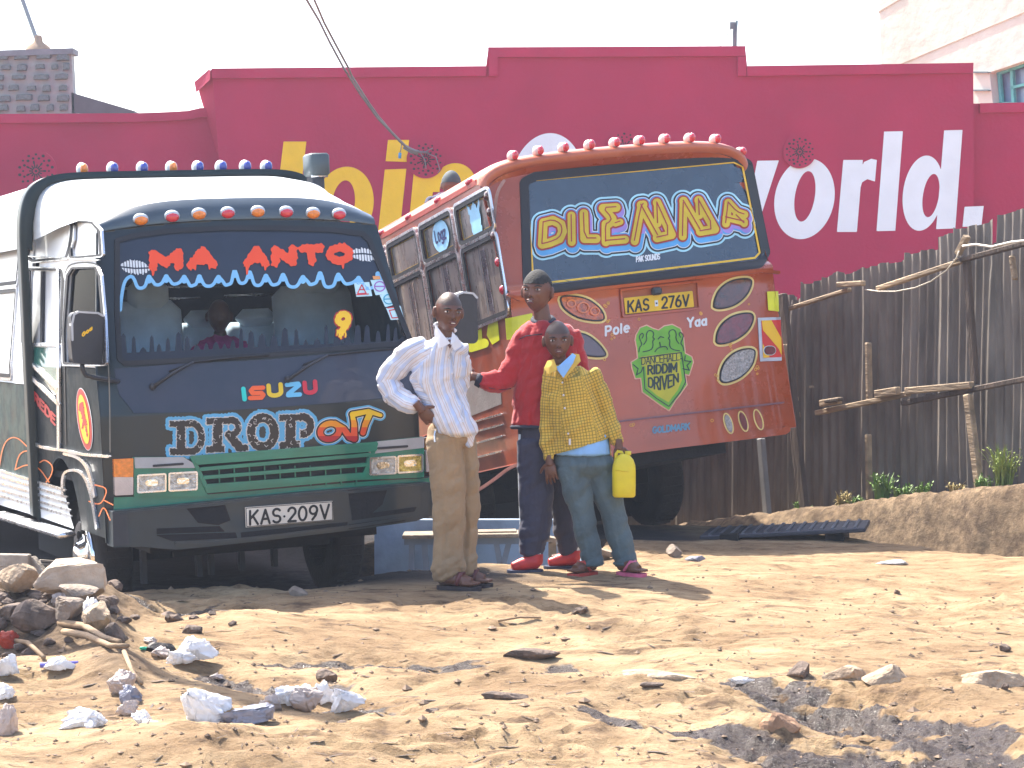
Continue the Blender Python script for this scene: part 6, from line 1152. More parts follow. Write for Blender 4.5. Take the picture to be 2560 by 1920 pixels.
def onto(fig, bv, a, b, lift=.003):
    p = fig.P(a, b, 0); o = Vector((0, 0, 0)) ; cam_ = Vector((0, 0, CAMZ)) - Vector([float(q) for q in fig.base]); d = (p - cam_).normalized(); h = bv.ray_cast(cam_, d); return (h[0] - d * lift) if h[0] is not None else p
m = MB(); m.tube([onto(W, bv, a, b, .001) for a, b in pl_], .0045, 5); m.build('placket', pm('placket_shade', (.50, .50, .56), .9, bump=0), sh, True)
for a, b in pl_[:5]: m = MB(); m.ball(onto(W, bv, a - 7, b + 20), .0055, 8, 6); m.build('button', COLW, sh, True)
KH = pm('khaki_cloth', (.30, .205, .115), .85, sc=8, var=.12, bump=.3, bsc=35, sheen=.1)
l1 = [(420, 860, .0, 88, .75), (428, 1000, 0, 82, .8), (436, 1150, 0, 79, .8), (438, 1300, 0, 77, .8), (434, 1420, 0, 78, .8), (438, 1500, 0, 82, .8), (444, 1562, 0, 74, .8)]; l2 = [(508, 860, .06, 70, .8), (532, 1000, .08, 54, 1.2), (543, 1150, .09, 44, 1.4), (540, 1300, .1, 42, 1.4), (528, 1420, .1, 44, 1.3), (530, 1500, .1, 48, 1.3), (532, 1535, .1, 46, 1.2)]
tr = W.cloth('trousers', KH, lambda m: (W.loft(m, [(448, 815, .03, 108, .66), (450, 860, .02, 112, .74)], up=True), W.loft(m, l1, cap=.1), W.loft(m, l2, cap=.1)), [l1, l2], fold=.011, fsc=(.045, .5), seed=8)
m = MB(); bv = BVHTree.FromPolygons([v.co for v in tr.data.vertices], [tuple(p.vertices) for p in tr.data.polygons]); q = onto(W, bv, 372, 825); m.box(q, (.015, .008, .03), bev=.003); m.tube([q, onto(W, bv, 368, 850), onto(W, bv, 370, 880)], .006, 6); m.build('key_ring', CHR, tr)
# ---- red sweater
Rd = Fig('tall man in a red sweater reaching towards the man in white', (800, 1530), Y=12.75)
mb = MB(); c = Rd.P(876, 134, 0); H = 206 * Rd.k; R = headmesh(mb, c, H, rad(-22), rad(2), rad(-3)); Rd.hy = (rad(-22), rad(2), rad(-3))
Rd.loft(mb, [(892, 205, .02, 39), (898, 250, .02, 41), (905, 300, .03, 47)], dep=1.0); Rd.loft(mb, [(915, 320, .03, 90, .6), (920, 420, .03, 110), (920, 620, .03, 95), (910, 740, .03, 80)], up=True)
for rr in ([(815, 345, .03, 30), (760, 470, .03, 30), (735, 560, .02, 26), (650, 570, -.02, 24), (570, 556, -.02, 20)], [(1035, 350, .03, 30), (1080, 520, .05, 26), (1085, 680, .04, 22), (1080, 780, .02, 20)], [(860, 840, 0, 44), (868, 1150, 0, 40), (842, 1440, 0, 30), (838, 1490, 0, 28)], [(960, 840, .12, 44), (1005, 1150, .18, 44), (1030, 1420, .2, 30), (1035, 1450, .2, 28)]): Rd.loft(mb, rr, dep=1.0, n=12)
hand(mb, Rd.P(566, 556, -.02), (-1, .05, .18), (-.1, 1, -.3), (.15, .2, .2, .3), .95, thumb=-1); hand(mb, Rd.P(1080, 785, .02), (0, -.1, -1), (0, 1, 0), size=.95)
for q in (((872, 1500, 0), (770, 1520, -.02)), ((1060, 1462, .2), (950, 1478, .18))): mb.tube([Rd.P(*q[0]) + Vector((0, 0, .03)), Rd.P(*q[1]) + Vector((0, 0, .02))], .03, 10)
link('body', remesh(mb, VX, 1, .35), SKIN2, Rd.root); face_parts(Rd, c, H, R, (.13, 1.05, HAIR), .008)
RC = pm('red_knit', (.36, .005, .010), .85, sc=7, var=.14, bump=.3, bsc=40, sheen=.25); NV = pm('navy_knit', (.014, .016, .035), .85, bump=.2)
tor = [(905, 292, .03, 70, .85), (918, 312, .03, 120, .6), (925, 350, .02, 140, .62), (930, 450, .02, 152, .62), (928, 580, .02, 154, .62), (915, 680, .02, 152, .62), (900, 770, .02, 150, .64), (898, 795, .02, 148, .64)]
s1_ = [(812, 345, .02, 44), (780, 420, .02, 48), (752, 495, .02, 50), (728, 560, .01, 50), (680, 582, -.01, 50), (625, 582, -.02, 46), (595, 578, -.02, 40)]; s2_ = [(1038, 345, .02, 44), (1072, 450, .03, 46), (1088, 580, .04, 44), (1088, 700, .03, 40), (1082, 760, .02, 36)]
sw = Rd.cloth('sweater', RC, lambda m: (Rd.loft(m, tor, up=True, cap=.1), Rd.loft(m, s1_, dep=.9, cap=.2), Rd.loft(m, s2_, dep=.9, cap=.2)), [tor, s1_, s2_], fold=.013, fsc=(.06, .24), seed=12)
m = MB(); q = [Rd.P(905 + 50 * math.cos(a), 278 + 20 * math.sin(a), .03 + .065 * -math.sin(a)) for a in np.linspace(0, 2 * math.pi, 25)]; m.tube(q, .016, 8, cap=False); m.build('neckline', NV, sw, True)
m = MB(); m.tube([Rd.P(600, 577, -.02), Rd.P(572, 568, -.02)], [.045, .036], 16); m.build('cuff', NV, sw, True)
bv = BVHTree.FromPolygons([v.co for v in sw.data.vertices], [tuple(p.vertices) for p in sw.data.polygons])
m = MB(); m.tube([onto(Rd, bv, a, b, .001) for a, b in ((785, 372), (820, 355), (860, 350), (900, 345))], .003, 5); m.tube([onto(Rd, bv, a, b, .001) for a, b in ((590, 600), (640, 612), (700, 620), (745, 615))], .003, 5); m.build('seam', NV, sw, True)
m = MB(); q = [Rd.P(898 + 148 * math.cos(a), 806, .02 + .64 * 148 * Rd.k * -math.sin(a)) for a in np.linspace(0, 2 * math.pi, 37)]; m.tube(q, .012, 8, cap=False); m.build('hem', NV, sw, True)
NT = pm('navy_tracksuit', (.030, .030, .062), .7, sc=8, var=.12, bump=.25, bsc=35, sheen=.1)
l1 = [(858, 870, .0, 80, .8), (866, 1000, 0, 84, .8), (872, 1150, 0, 82, .8), (866, 1300, 0, 74, .8), (848, 1390, 0, 62, .8), (842, 1436, 0, 54, .9)]; l2 = [(965, 870, .10, 84, .8), (990, 1000, .14, 76, .9), (1006, 1150, .17, 66, 1.0), (1018, 1300, .2, 58, 1.0), (1028, 1400, .2, 54, 1.0), (1030, 1432, .2, 50, 1.0)]
tr = Rd.cloth('trousers', NT, lambda m: (Rd.loft(m, [(905, 790, .03, 122, .75), (910, 860, .04, 126, .78)], up=True), Rd.loft(m, l1, cap=.1), Rd.loft(m, l2, cap=.1)), [l1, l2], fold=.011, fsc=(.05, .4), seed=15)
bv = BVHTree.FromPolygons([v.co for v in tr.data.vertices], [tuple(p.vertices) for p in tr.data.polygons]); m = MB(); q = [(792, 840), (788, 960), (790, 1080), (794, 1200), (799, 1320), (800, 1390)]; m.tube([Rd.P(a, b, -.0) + Vector((-.004, -.01, 0)) for a, b in q], .007, 6); m.build('white_piping', KWH, tr, True)
RS = pm('red_trainer', (.50, .02, .02), .45, sc=20, var=.15, bump=.1); BS = pm('navy_sole', (.02, .03, .07), .5, bump=.1)
def shoe(fig, a0, b0, a1, b1, d0, d1):
    so_, h_, D_, L_, B_ = sole(fig, a0, b0, a1, b1, d0, d1, .048, BS, 'shoe', None, .026); U_ = Vector((0, 0, 1)); mb = MB(); h_ = h_ + U_ * .026
    mb.tube([h_ + D_ * L_ * .06 + U_ * .03, h_ + D_ * L_ * .18 + U_ * .045, h_ + D_ * L_ * .4 + U_ * .040, h_ + D_ * L_ * .65 + U_ * .026, h_ + D_ * L_ * .88 + U_ * .018], [.034, .046, .043, .036, .022], 14); mb.tube([h_ + D_ * L_ * .18 + U_ * .09, h_ + D_ * L_ * .2 + U_ * .03], [.042, .044], 14)
    link('upper', remesh(mb, .006, 2), RS, so_); m = MB(); m.tube([h_ + D_ * L_ * .18 + U_ * .16, h_ + D_ * L_ * .19 + U_ * .07], [.036, .038], 12); m.build('sock', KWH, so_, True)
    for f in (.34, .42, .5, .58): m = MB(); z = .084 - (f - .34) * .13; m.tube([h_ + D_ * L_ * f + B_ * .030 + U_ * (z - .018), h_ + D_ * L_ * f + U_ * z, h_ + D_ * L_ * f - B_ * .030 + U_ * (z - .018)], .004, 5); m.build('lace', KWH, so_, True)
shoe(Rd, 900, 1528, 728, 1534, .0, -.05); shoe(Rd, 1086, 1484, 908, 1492, .2, .16)
# ---- boy in yellow
B = Fig('boy in a yellow checked shirt and loose jeans carrying a yellow jerrycan', (1180, 1541), Y=12.6)
mb = MB(); c = B.P(976, 376, 0); H = 188 * B.k; R = headmesh(mb, c, H, rad(2), rad(-2), rad(2)); B.hy = (rad(2), rad(-2), rad(2))
B.loft(mb, [(982, 440, .02, 32), (986, 480, .02, 33), (996, 520, .03, 38)], dep=1.0); B.loft(mb, [(1025, 540, .03, 80, .6), (1045, 640, .03, 100), (1075, 800, .03, 90), (1095, 900, .03, 80)], up=True)
for rr in ([(935, 560, .02, 24), (920, 760, .02, 22), (935, 980, -.02, 17)], [(1140, 540, .02, 26), (1205, 720, .02, 23), (1278, 905, -.03, 17)], [(1060, 980, 0, 44), (1110, 1250, 0, 40), (1146, 1500, 0, 26)], [(1190, 980, .04, 44), (1245, 1250, .04, 40), (1308, 1500, .04, 27)]): B.loft(mb, rr, dep=1.0, n=12)
hand(mb, B.P(936, 978, -.03), (.12, -.1, -1), (.2, 1, 0), (.25, .3, .35, .4), .85, thumb=-1)
hand(mb, B.P(1278, 900, -.04), (.05, -.15, -1), (0, 1, .2), (.55, .65, .65, .6), .85, thumb=1)
FF = pm('flip_flop_red', (.42, .05, .04), .6); PK = pm('pink_sandal', (.60, .12, .22), .5); s1, h1, D1, L1, B1 = sole(B, 1160, 1508, 1036, 1541, .05, -.10, .040, FF); s2, h2, D2, L2_, B2 = sole(B, 1278, 1528, 1404, 1538, .04, -.09, .042, PK)
foot(B, mb, h1, D1, L1, B1, B.P(1148, 1480, 0)); foot(B, mb, h2, D2, L2_, B2, B.P(1308, 1480, .04)); link('body', remesh(mb, VX, 1, .35), SKIN, B.root)
for h_, D_, L_, B_, mt in ((h1, D1, L1, B1, FF), (h2, D2, L2_, B2, PK)): m = MB(); U_ = Vector((0, 0, 1)); m.tube([h_ + D_ * L_ * .38 + B_ * .040 + U_ * .03, h_ + D_ * L_ * .55 + B_ * .02 + U_ * .085, h_ + D_ * L_ * .62 - B_ * .0 + U_ * .078, h_ + D_ * L_ * .55 - B_ * .02 + U_ * .085, h_ + D_ * L_ * .38 - B_ * .040 + U_ * .03], .009, 8); m.build('strap', mt, B.root, True)
face_parts(B, c, H, R, (.16, 1.012, STUB), .006)
YC = wovens('yellow_check_cloth', (.66, .42, .055), [('su', .0165, .16, .1, (.16, .14, .02, .75)), ('sv', .0165, .16, .3, (.16, .14, .02, .75))])
tor = [(992, 500, .03, 62, .8), (1014, 520, .03, 104, .62), (1034, 560, .02, 124, .66), (1048, 640, .02, 128, .68), (1062, 740, .02, 134, .7), (1080, 840, .02, 142, .72), (1088, 920, .02, 146, .74), (1090, 948, .02, 144, .74)]
s1_ = [(938, 555, .02, 34), (922, 660, .02, 34), (918, 780, .02, 31), (926, 890, .0, 30), (938, 965, -.02, 27)]; s2_ = [(1140, 535, .02, 42), (1180, 630, .02, 42), (1214, 725, .02, 40), (1248, 810, .0, 38), (1276, 885, -.02, 31)]
def hemB(s, co):      # the hem rises to the right and leaves the sleeves alone
    x, y = s.cv[0], s.cv[1]; Yw = co[:, 1] + s.base[1]; pxx = 1280 + FPX * (co[:, 0] + s.base[0]) / Yw; a = (pxx - s.cv[0]) / s.cv[2]; lim = 942 - (a - 945) * .30; p0 = np.array([s.P(945, 942, 0).z]); zl = p0 + (a - 945) * .30 * s.k
    m = (co[:, 2] < zl) & (a < 1236) & (a > 955); co[m, 2] = zl[m] + (co[m, 2] - zl[m]) * .02; return co
sh = B.cloth('shirt', YC, lambda m: (B.loft(m, tor, up=True, cap=.05), B.loft(m, s1_, dep=.9, cap=.2), B.loft(m, s2_, dep=.9, cap=.2)), [tor, s1_, s2_], fold=.012, fsc=(.06, .26), seed=22, post=hemB)
us = [(1094, 840, .02, 132, .68), (1100, 900, .02, 138, .76), (1102, 938, .02, 140, .78)]
B.cloth('undershirt', pm('sky_blue_cotton', (.25, .48, .82), .85, bump=.1), lambda m: B.loft(m, us, up=True, cap=.05), [us], fold=.004, seed=25)
YP = pm('yellow_collar', (.62, .40, .06), .8); plate_(B, [(925, 478, -.05), (958, 470, -.07), (975, 520, -.10), (930, 545, -.09), (908, 515, -.06)], 'collar', YP, sh, .006, .008); plate_(B, [(1040, 440, -.04), (1082, 446, -.04), (1090, 480, -.06), (1012, 565, -.105), (1004, 560, -.1), (1052, 480, -.075)], 'collar', YP, sh, .006, .008)
plate_(B, [(962, 508, -.082), (978, 506, -.085), (1050, 440, -.05), (1066, 452, -.055), (1052, 490, -.085), (1004, 562, -.103)], 'blue_tee', MATS['sky_blue_cotton'], sh, .006, .012)
bv = BVHTree.FromPolygons([v.co for v in sh.data.vertices], [tuple(p.vertices) for p in sh.data.polygons]); m = MB(); m.tube([onto(B, bv, a, b, .001) for a, b in ((1004, 570), (1006, 650), (1012, 720), (1020, 800), (1030, 880), (1036, 905))], .0035, 5); m.build('placket', pm('placket_dark', (.35, .24, .04), .9, bump=0), sh, True)
for a, b in ((1000, 585), (1005, 648), (1011, 712), (1028, 838)): m = MB(); m.ball(onto(B, bv, a, b, .004), .006, 8, 6); m.build('button', COLW, sh, True)
m = MB(); q = onto(B, bv, 1036, 878, .004); m.box(q, (.012, .004, .035)); m.build('cloth_label', COLW, sh)
JN = pm('faded_jeans', (.075, .115, .135), .8, sc=5, var=.28, bump=.3, bsc=45, sheen=.1)
l1 = [(1050, 1000, .0, 80, .85), (1068, 1100, 0, 68, .95), (1100, 1240, 0, 56, 1.0), (1122, 1350, 0, 50, 1.05), (1140, 1440, 0, 52, 1.05), (1148, 1486, .0, 54, 1.05)]; l2 = [(1175, 1000, .03, 80, .85), (1212, 1100, .04, 70, .95), (1240, 1200, .04, 62, 1.0), (1268, 1300, .04, 57, 1.0), (1292, 1400, .04, 56, 1.0), (1308, 1462, .04, 57, 1.0), (1312, 1490, .04, 55, 1.0)]
tr = B.cloth('trousers', JN, lambda m: (B.loft(m, [(1100, 950, .03, 134, .68), (1106, 990, .02, 140, .75)], up=True), B.loft(m, l1, cap=.08), B.loft(m, l2, cap=.08)), [l1, l2], fold=.011, fsc=(.05, .35), seed=27)
m = MB(); q = [B.P(1312 + 57 * math.cos(a), 1478 + 6 * math.sin(a), .04 + 57 * B.k * -math.sin(a)) for a in np.linspace(0, 2 * math.pi, 25)]; m.tube(q, .008, 8, cap=False); m.build('turned_hem', JN, tr, True)
# jerrycan held in his hand
can = empty('jerrycan', 'yellow plastic jerrycan hanging from the boy\'s hand', 'jerrycan', B.base + np.array(B.P(1303, 1152, -.06))); cb_ = np.array(B.P(1303, 1152, -.06))
def rring(hw_, hd, z, cx=0, n=20): return [(cx + hw_ * math.copysign(abs(math.cos(t)) ** .6, math.cos(t)), hd * math.copysign(abs(math.sin(t)) ** .6, math.sin(t)), z) for t in np.linspace(0, 2 * math.pi, n + 1)[:-1]]
k = B.k; m = MB(); prof = [(20, .02, 0), (50, .05, 2), (57, .058, 10), (58, .060, 60), (58, .060, 130), (56, .058, 158), (47, .05, 185), (30, .038, 205), (18, .025, 214)]
rr = [rring(a * k, d, z * k, (1303 - 1303) * k) for a, d, z in prof]; m.grid([r + [r[0]] for r in rr]); m.build('can_body', pm('yellow_plastic', (.74, .60, .015), .38, sc=6, var=.1, bump=.1, bsc=15, dust=.25, dustc=(.40, .30, .08), dsc=9), can, True)
m = MB(); m.tube([(-40 * k, 0, 178 * k), (-38 * k, 0, 214 * k), (-30 * k, 0, 226 * k), (-12 * k, 0, 222 * k), (0, 0, 200 * k)], .010, 8); m.build('can_handle', MATS['yellow_plastic'], can, True)
m = MB(); m.lathe([(.016, 0), (.018, .004), (.018, .022), (.0, .023)], (20 * k, 0, 208 * k)); m.build('can_neck', MATS['yellow_plastic'], can, True)
for a in (-1, 1): m = MB(); m.tube([(-46 * k, -.059, 140 * k), (-10 * k, -.063, (134 + a) * k), (20 * k, -.063, 132 * k)], .004, 5); m.build('can_rib', MATS['yellow_plastic'], can, True) if a > 0 else None
# ---- man on the roof of the orange bus, back turned
F = Fig('man in a dark cap crouching on the roof of the orange bus', (1130, 548), Y=17.9, conv=(0, 0, 1.0))
mb = MB(); c = F.P(1128, 462, 0); H = 66 * F.k; headmesh(mb, c, H, rad(170), 0, rad(10), n=32, mrows=24); F.loft(mb, [(1124, 480, .02, 14), (1120, 500, .02, 18)], dep=1)
F.loft(mb, [(1118, 510, .02, 40, .6), (1114, 545, .02, 38, .6), (1118, 590, .02, 34, .7)], up=True); F.loft(mb, [(1085, 500, .02, 12), (1074, 525, .0, 11), (1066, 550, -.1, 9), (1060, 575, -.2, 8)], dep=1, n=10); F.loft(mb, [(1150, 505, .02, 12), (1160, 540, .02, 10), (1158, 575, -.1, 8)], dep=1, n=10)
link('body', remesh(mb, .009, 1), SKIN, F.root); tor = [(1122, 486, .03, 26, .8), (1120, 496, .03, 42, .62), (1114, 520, .02, 46, .66), (1112, 550, .02, 44, .66), (1116, 590, .02, 40, .7)]
F.cloth('shirt', pm('navy_print_cotton', (.03, .035, .075), .85, sc=14, var=.8, bump=.2), lambda m: (F.loft(m, tor, up=True, cap=.2), F.loft(m, [(1084, 504, .02, 18), (1076, 525, 0, 17)], dep=1), F.loft(m, [(1150, 508, .02, 18), (1158, 530, 0, 17)], dep=1)), [tor], fold=.012, seed=31)
m = MB(); headmesh(m, c, H, rad(170), 0, rad(10), part=lambda p: p.z > -.02, sc=1.10, n=32, mrows=24, ears=False); m.build('cap', pm('dark_cap', (.045, .06, .065), .8), F.root, True)
F.cloth('trousers', pm('grey_trousers', (.08, .08, .09), .85), lambda m: F.loft(m, [(1116, 580, .05, 38, .8), (1110, 610, .1, 42, .9), (1100, 640, .0, 44, 1.2)], up=True), [tor], fold=.008, seed=32)
m = MB(); m.tube([F.P(1114, 496, -.14), F.P(1135, 488, -.16), F.P(1156, 492, -.12)], [.03, .036, .03], 8); m.build('cloth_roll', pm('ochre_cloth', (.55, .38, .14), .85, bump=.2), F.root, True)
# ---- person at the wheel, seen through the windscreen
D = Fig('person in a pink shirt sitting behind the windscreen of the green bus', (555, 960), Y=13.15, conv=(0, 0, 1.0))
mb = MB(); c = D.P(548, 790, 0); H = 84 * D.k; headmesh(mb, c, H, rad(5), n=36, mrows=28); D.loft(mb, [(550, 830, .02, 16), (552, 850, .02, 18)], dep=1); D.loft(mb, [(556, 870, .02, 50, .6), (556, 950, .02, 46, .6)], up=True); D.loft(mb, [(610, 880, 0, 14), (640, 930, -.1, 12), (600, 950, -.3, 10)], dep=1, n=10); D.loft(mb, [(505, 880, 0, 14), (480, 930, -.1, 12), (520, 950, -.3, 10)], dep=1, n=10)
link('body', remesh(mb, .008, 1), SKIN, D.root); tor = [(552, 842, .02, 26, .8), (556, 854, .02, 60, .6), (558, 900, .02, 64, .6), (556, 960, .02, 58, .7)]
D.cloth('shirt', pm('pink_cotton', (.55, .05, .22), .85), lambda m: (D.loft(m, tor, up=True, cap=.2), D.loft(m, [(612, 876, 0, 22), (636, 915, -.05, 20)], dep=1), D.loft(m, [(502, 876, 0, 22), (482, 915, -.05, 20)], dep=1)), [tor], fold=.01, seed=34)
# ------------------------------------------------------------------ culvert, planks, ramp
CUL = pm('pale_blue_concrete', (.27, .36, .48), .7, sc=2, var=.3, dust=.4, dustc=(.12, .13, .16), bump=.25, bsc=25)
cu = empty('concrete_culvert', 'pale blue concrete lined drain between the two buses', 'drain', (-.3, 14.7, -.6))
m = MB(); m.box((.07, .04, .36), (1.35, .10, .80)); m.build('drain_wall', CUL, cu); m = MB(); m.box((.07, -.62, -.02), (1.6, 1.25, .04)); m.build('drain_floor', pm('drain_floor_grime', (.10, .13, .18), .3), cu); m = MB(); m.box((.78, -.6, .3), (.08, 1.2, .7)); m.build('drain_wall', CUL, cu)
tb = empty('plank_table', 'low rough timber table standing over the drain behind the men', 'table', at(1180, 1430, 14.4))
o_ = at(1180, 1430, 14.4); TW = pm('sunlit_plank', (.24, .19, .14), .85, sc=12, var=.3, bump=.4)
def rel(px, py, Y): return at(px, py, Y) - o_
m = MB(); m.beam(rel(1008, 1338, 14.4), rel(1300, 1334, 14.4), .26, .025, bev=.004); m.build('table_top', TW, tb); m = MB(); m.beam(rel(1180, 1331, 14.42), rel(1290, 1329, 14.42), .16, .022, up=(0, 0, 1)); m.build('loose_plank', TW, tb)
for a, b in (((1238, 1342), (1252, 1422)), ((1276, 1342), (1256, 1420)), ((1030, 1345), (1028, 1430)), ((1060, 1345), (1066, 1430))): m = MB(); m.beam(rel(*a, 14.38), rel(*b, 14.38), .035, .05, up=(0, 1, 0)); m.build('leg', pm('blue_grey_wood', (.20, .24, .30), .8), tb)
m = MB(); m.beam(rel(1010, 1352, 14.36), rel(1300, 1350, 14.36), .03, .05); m.build('apron', MATS['blue_grey_wood'], tb)
for k, (a, b, lab) in enumerate((((1352, 1343), (1410, 1354), 'sunlit plank between the red-sweatered man and the boy'), ((1488, 1374), (1540, 1388), 'sunlit plank end showing between the boy\'s legs'))):
    Yp = 13.9 - k * .4; m = MB(); c = at((a[0] + b[0]) / 2, (a[1] + b[1]) / 2, Yp); A_ = at(*a, Yp) - c; B_ = at(*b, Yp) - c; m.beam(A_, B_, .12, .03); m.box(((A_ + B_) / 2) - np.array([0, .0, .16]), (.05, .05, .28)); tag(m.build('plank', TW, None, loc=[float(q) for q in c]), lab, 'plank', 'planks lying across the drain')
rp = empty('steel_ramp', 'dark ribbed steel plate laid as a ramp behind the orange bus', 'ramp', (1.85, 15.1, gz(1.85, 15.1)))
STL = pm('dark_steel_plate', (.045, .05, .07), .45, metal=.4, bump=.2, bsc=30, dust=.4, dustc=(.09, .08, .08)); m = MB(); R_ = Matrix.Rotation(rad(-12), 3, 'Z') @ Matrix.Rotation(rad(-4), 3, 'Y'); m.box((0, 0, .05), (1.1, .6, .03), R_, .006); m.build('plate', STL, rp)
for k in range(14):
    m = MB(); c = R_ @ Vector((-.48 + k * .074, 0, .02)); m.box((c.x, c.y, c.z + .05), (.02, .58, .012), R_); m.build('rib', pm('worn_rib', (.14, .16, .20), .35, metal=.5), rp)
for x in (-.35, .35): m = MB(); m.box((x, .0, .0), (.12, .6, .10), R_); m.build('support', DARK, rp)
# ------------------------------------------------------------------ stones, rubble, litter
def place(px, py): Y_ = ground_Y(px, py); p = at(px, py, Y_); return np.array([p[0], Y_, gz(p[0], Y_)])
def rockmesh(w_, h_, d_, seed, n=22, mr=16, square=0.0):
    r = np.random.default_rng(seed); m = MB(); m.ball((0, 0, 0), (.5, .5, .5), n, mr); v = np.array(m.v); Q, _ = np.linalg.qr(r.normal(size=(3, 3))); v = v @ Q
    if square: v = np.sign(v) * np.abs(v) ** (1 - square); v *= np.array([1, 1, .9])
    pl = r.normal(size=(13, 3)); pl /= np.linalg.norm(pl, axis=1)[:, None]; off = r.uniform(.24, .42, 13) + square * .22
    for q, o in zip(pl, off): dd = v @ q - o; v = v - np.outer(np.maximum(dd, 0) * .95, q)
    nn = vnoise(v[:, 0] * 4 + seed, v[:, 1] * 4 + v[:, 2] * 3.1, 1.0, seed, 3, .6); v = v * (1 + .10 * nn)[:, None]
    v = (v - (v.max(0) + v.min(0)) / 2) / (v.max(0) - v.min(0)); v *= np.array([w_, d_, h_]); v[:, 2] += h_ * .24; m.v = [tuple(q) for q in v]; return m
RK = pm('tan_rock', (.34, .25, .17), .9, sc=14, var=.35, bump=.7, bsc=40, dust=.4, dustc=(.42, .32, .22), dsc=9); RKD = pm('dark_rock', (.11, .08, .065), .9, sc=14, var=.4, bump=.7, bsc=40, dust=.4, dustc=(.28, .20, .14), dsc=7); RKG = pm('grey_rock', (.21, .165, .13), .9, sc=14, var=.3, bump=.6, bsc=40)
def rock(px, py, wpx, hpx, seed, mat, lab, cat='rock', grp=None, dep=1.0, rz=0, lift=0, name='rock', square=0.0):
    p = place(px, py); k = p[1] / FPX; m = rockmesh(wpx * k, hpx * k * 1.25, wpx * k * dep, seed, square=square); me = m.mesh(name); o = link(name, me, mat, None, False); p[1] += wpx * k * dep * .3; p[2] = gz(p[0], p[1]) + lift; o.location = [float(q) for q in p]; o.rotation_euler = (0, 0, rz); return tag(o, lab, cat, grp)
rock(165, 1502, 185, 78, 3, pm('pale_slab_stone', (.42, .33, .25), .85, sc=10, var=.25, bump=.6, bsc=30), 'big pale stone slab on top of the rubble heap', dep=.8, lift=.03, square=.45, rz=.25); rock(168, 1575, 76, 60, 5, RKG, 'grey squared stone block below the big pale slab', lift=.02, square=.5, rz=-.4); rock(238, 1592, 66, 72, 9, RK, 'tall tan stone at the right end of the rubble heap', lift=.02, square=.3, rz=.5)
rock(285, 1602, 52, 56, 12, RKD, 'dark leaning stone just right of the tall tan one'); rock(90, 1590, 130, 70, 14, RKD, 'broad dark earth-caked rock low in the rubble heap', dep=.7, lift=.02); rock(30, 1500, 120, 60, 17, RK, 'tan earth clod at the left edge above the rubble', lift=.04); rock(195, 1536, 100, 36, 19, RKG, 'flat grey stone wedged under the pale slab', lift=.05)
rock(25, 1562, 80, 40, 23, RKD, 'dark clod at the left edge of the heap'); rock(745, 1489, 50, 26, 26, RKG, 'dusty grey stone in the shade before the green bus'); rock(1330, 1652, 146, 28, 29, RKD, 'long flat dark stone in the middle of the dirt road', dep=.35)
rock(1262, 1748, 120, 20, 31, RKD, 'low brown ledge stone below the middle of the road', dep=.4); rock(1630, 1722, 62, 14, 33, RKD, 'thin dark stone sliver right of the ledge stone', dep=.4); rock(1998, 1699, 60, 38, 36, RKD, 'brown angular stone left of the two tan boulders'); rock(2116, 1698, 120, 42, 38, RK, 'lower left one of the two tan boulders', dep=.6, lift=-.01)
rock(2220, 1706, 124, 62, 41, RK, 'bigger right one of the two tan boulders', dep=.6, lift=-.01); rock(2490, 1712, 170, 48, 44, RK, 'long half-buried boulder at the right edge', dep=.5, lift=-.02); rock(2514, 1726, 20, 18, 47, RKD, 'small round stone below the long boulder'); rock(2243, 1486, 16, 11, 50, RKD, 'small dark stone alone on the upper right of the road')
rock(1686, 1392, 40, 34, 53, RKG, 'grey stone in the bus shadow right of the boy'); rock(815, 1706, 56, 34, 56, RKD, 'dark wedge of stone on the edge of the wet patch left of centre'); rock(2515, 1630, 30, 18, 58, RKD, 'small brown stone at the right edge above the boulder'); rock(1950, 1835, 110, 60, 60, pm('reddish_rock', (.33, .19, .11), .85, sc=10, var=.3, bump=.6, bsc=30), 'reddish mound of rock beside the wet gully', dep=.8, lift=-.03)
rock(860, 1900, 46, 20, 63, RKD, 'small dark stone near the bottom edge left of centre', dep=.6); rock(1080, 1782, 36, 10, 66, RKD, 'dark flake of stone in the hollow at bottom centre', dep=.5); rock(1650, 1690, 190, 30, 68, RK, 'flat tan outcrop with a shaded front right of centre', dep=.4, lift=-.02)
rock(478, 1584, 52, 22, 71, RKD, 'black lump of trodden litter at the upper left of the road', dep=.6); rock(402, 1634, 74, 32, 73, pm('black_sack', (.03, .022, .022), .6, bump=.4), 'black crumpled sack beside the green strip', 'sack', dep=.6, name='sack'); rock(580, 1566, 22, 12, 74, RKD, 'tiny dark stone right of the black lump')
# loose pebbles nobody could count
rs = np.random.default_rng(8); m = MB()
for _ in range(150):
    x, y = -2.3 + rs.normal() * .33, 10.55 + rs.normal() * .42; w_ = rs.uniform(.02, .09); q = rockmesh(w_, w_ * rs.uniform(.4, .8), w_ * rs.uniform(.6, 1.2), int(rs.integers(1, 9999)), 8, 6); z = gz(x, y); m.add([(a + x, b_ + y, c + z) for a, b_, c in q.v], q.f)
tag(m.build('rubble', RKD, None), kind='stuff')
rs = np.random.default_rng(5); m = MB(); pts = []
for _ in range(1500):
    px, py = rs.uniform(-40, 2600), 1430 + 500 * rs.uniform(0, 1) ** .9; p = gp(px, py); s_ = rs.uniform(.003, .009) * (1 if rs.random() < .93 else 2.2); pts.append((p[0], p[1], s_))
A_ = np.array(pts); zz = height(A_[:, 0], A_[:, 1]); base_ = np.array([(1, 0, 0), (-1, 0, 0), (0, 1, 0), (0, -1, 0), (0, 0, 1), (0, 0, -1)], float); fo = [(0, 2, 4), (2, 1, 4), (1, 3, 4), (3, 0, 4), (2, 0, 5), (1, 2, 5), (3, 1, 5), (0, 3, 5)]
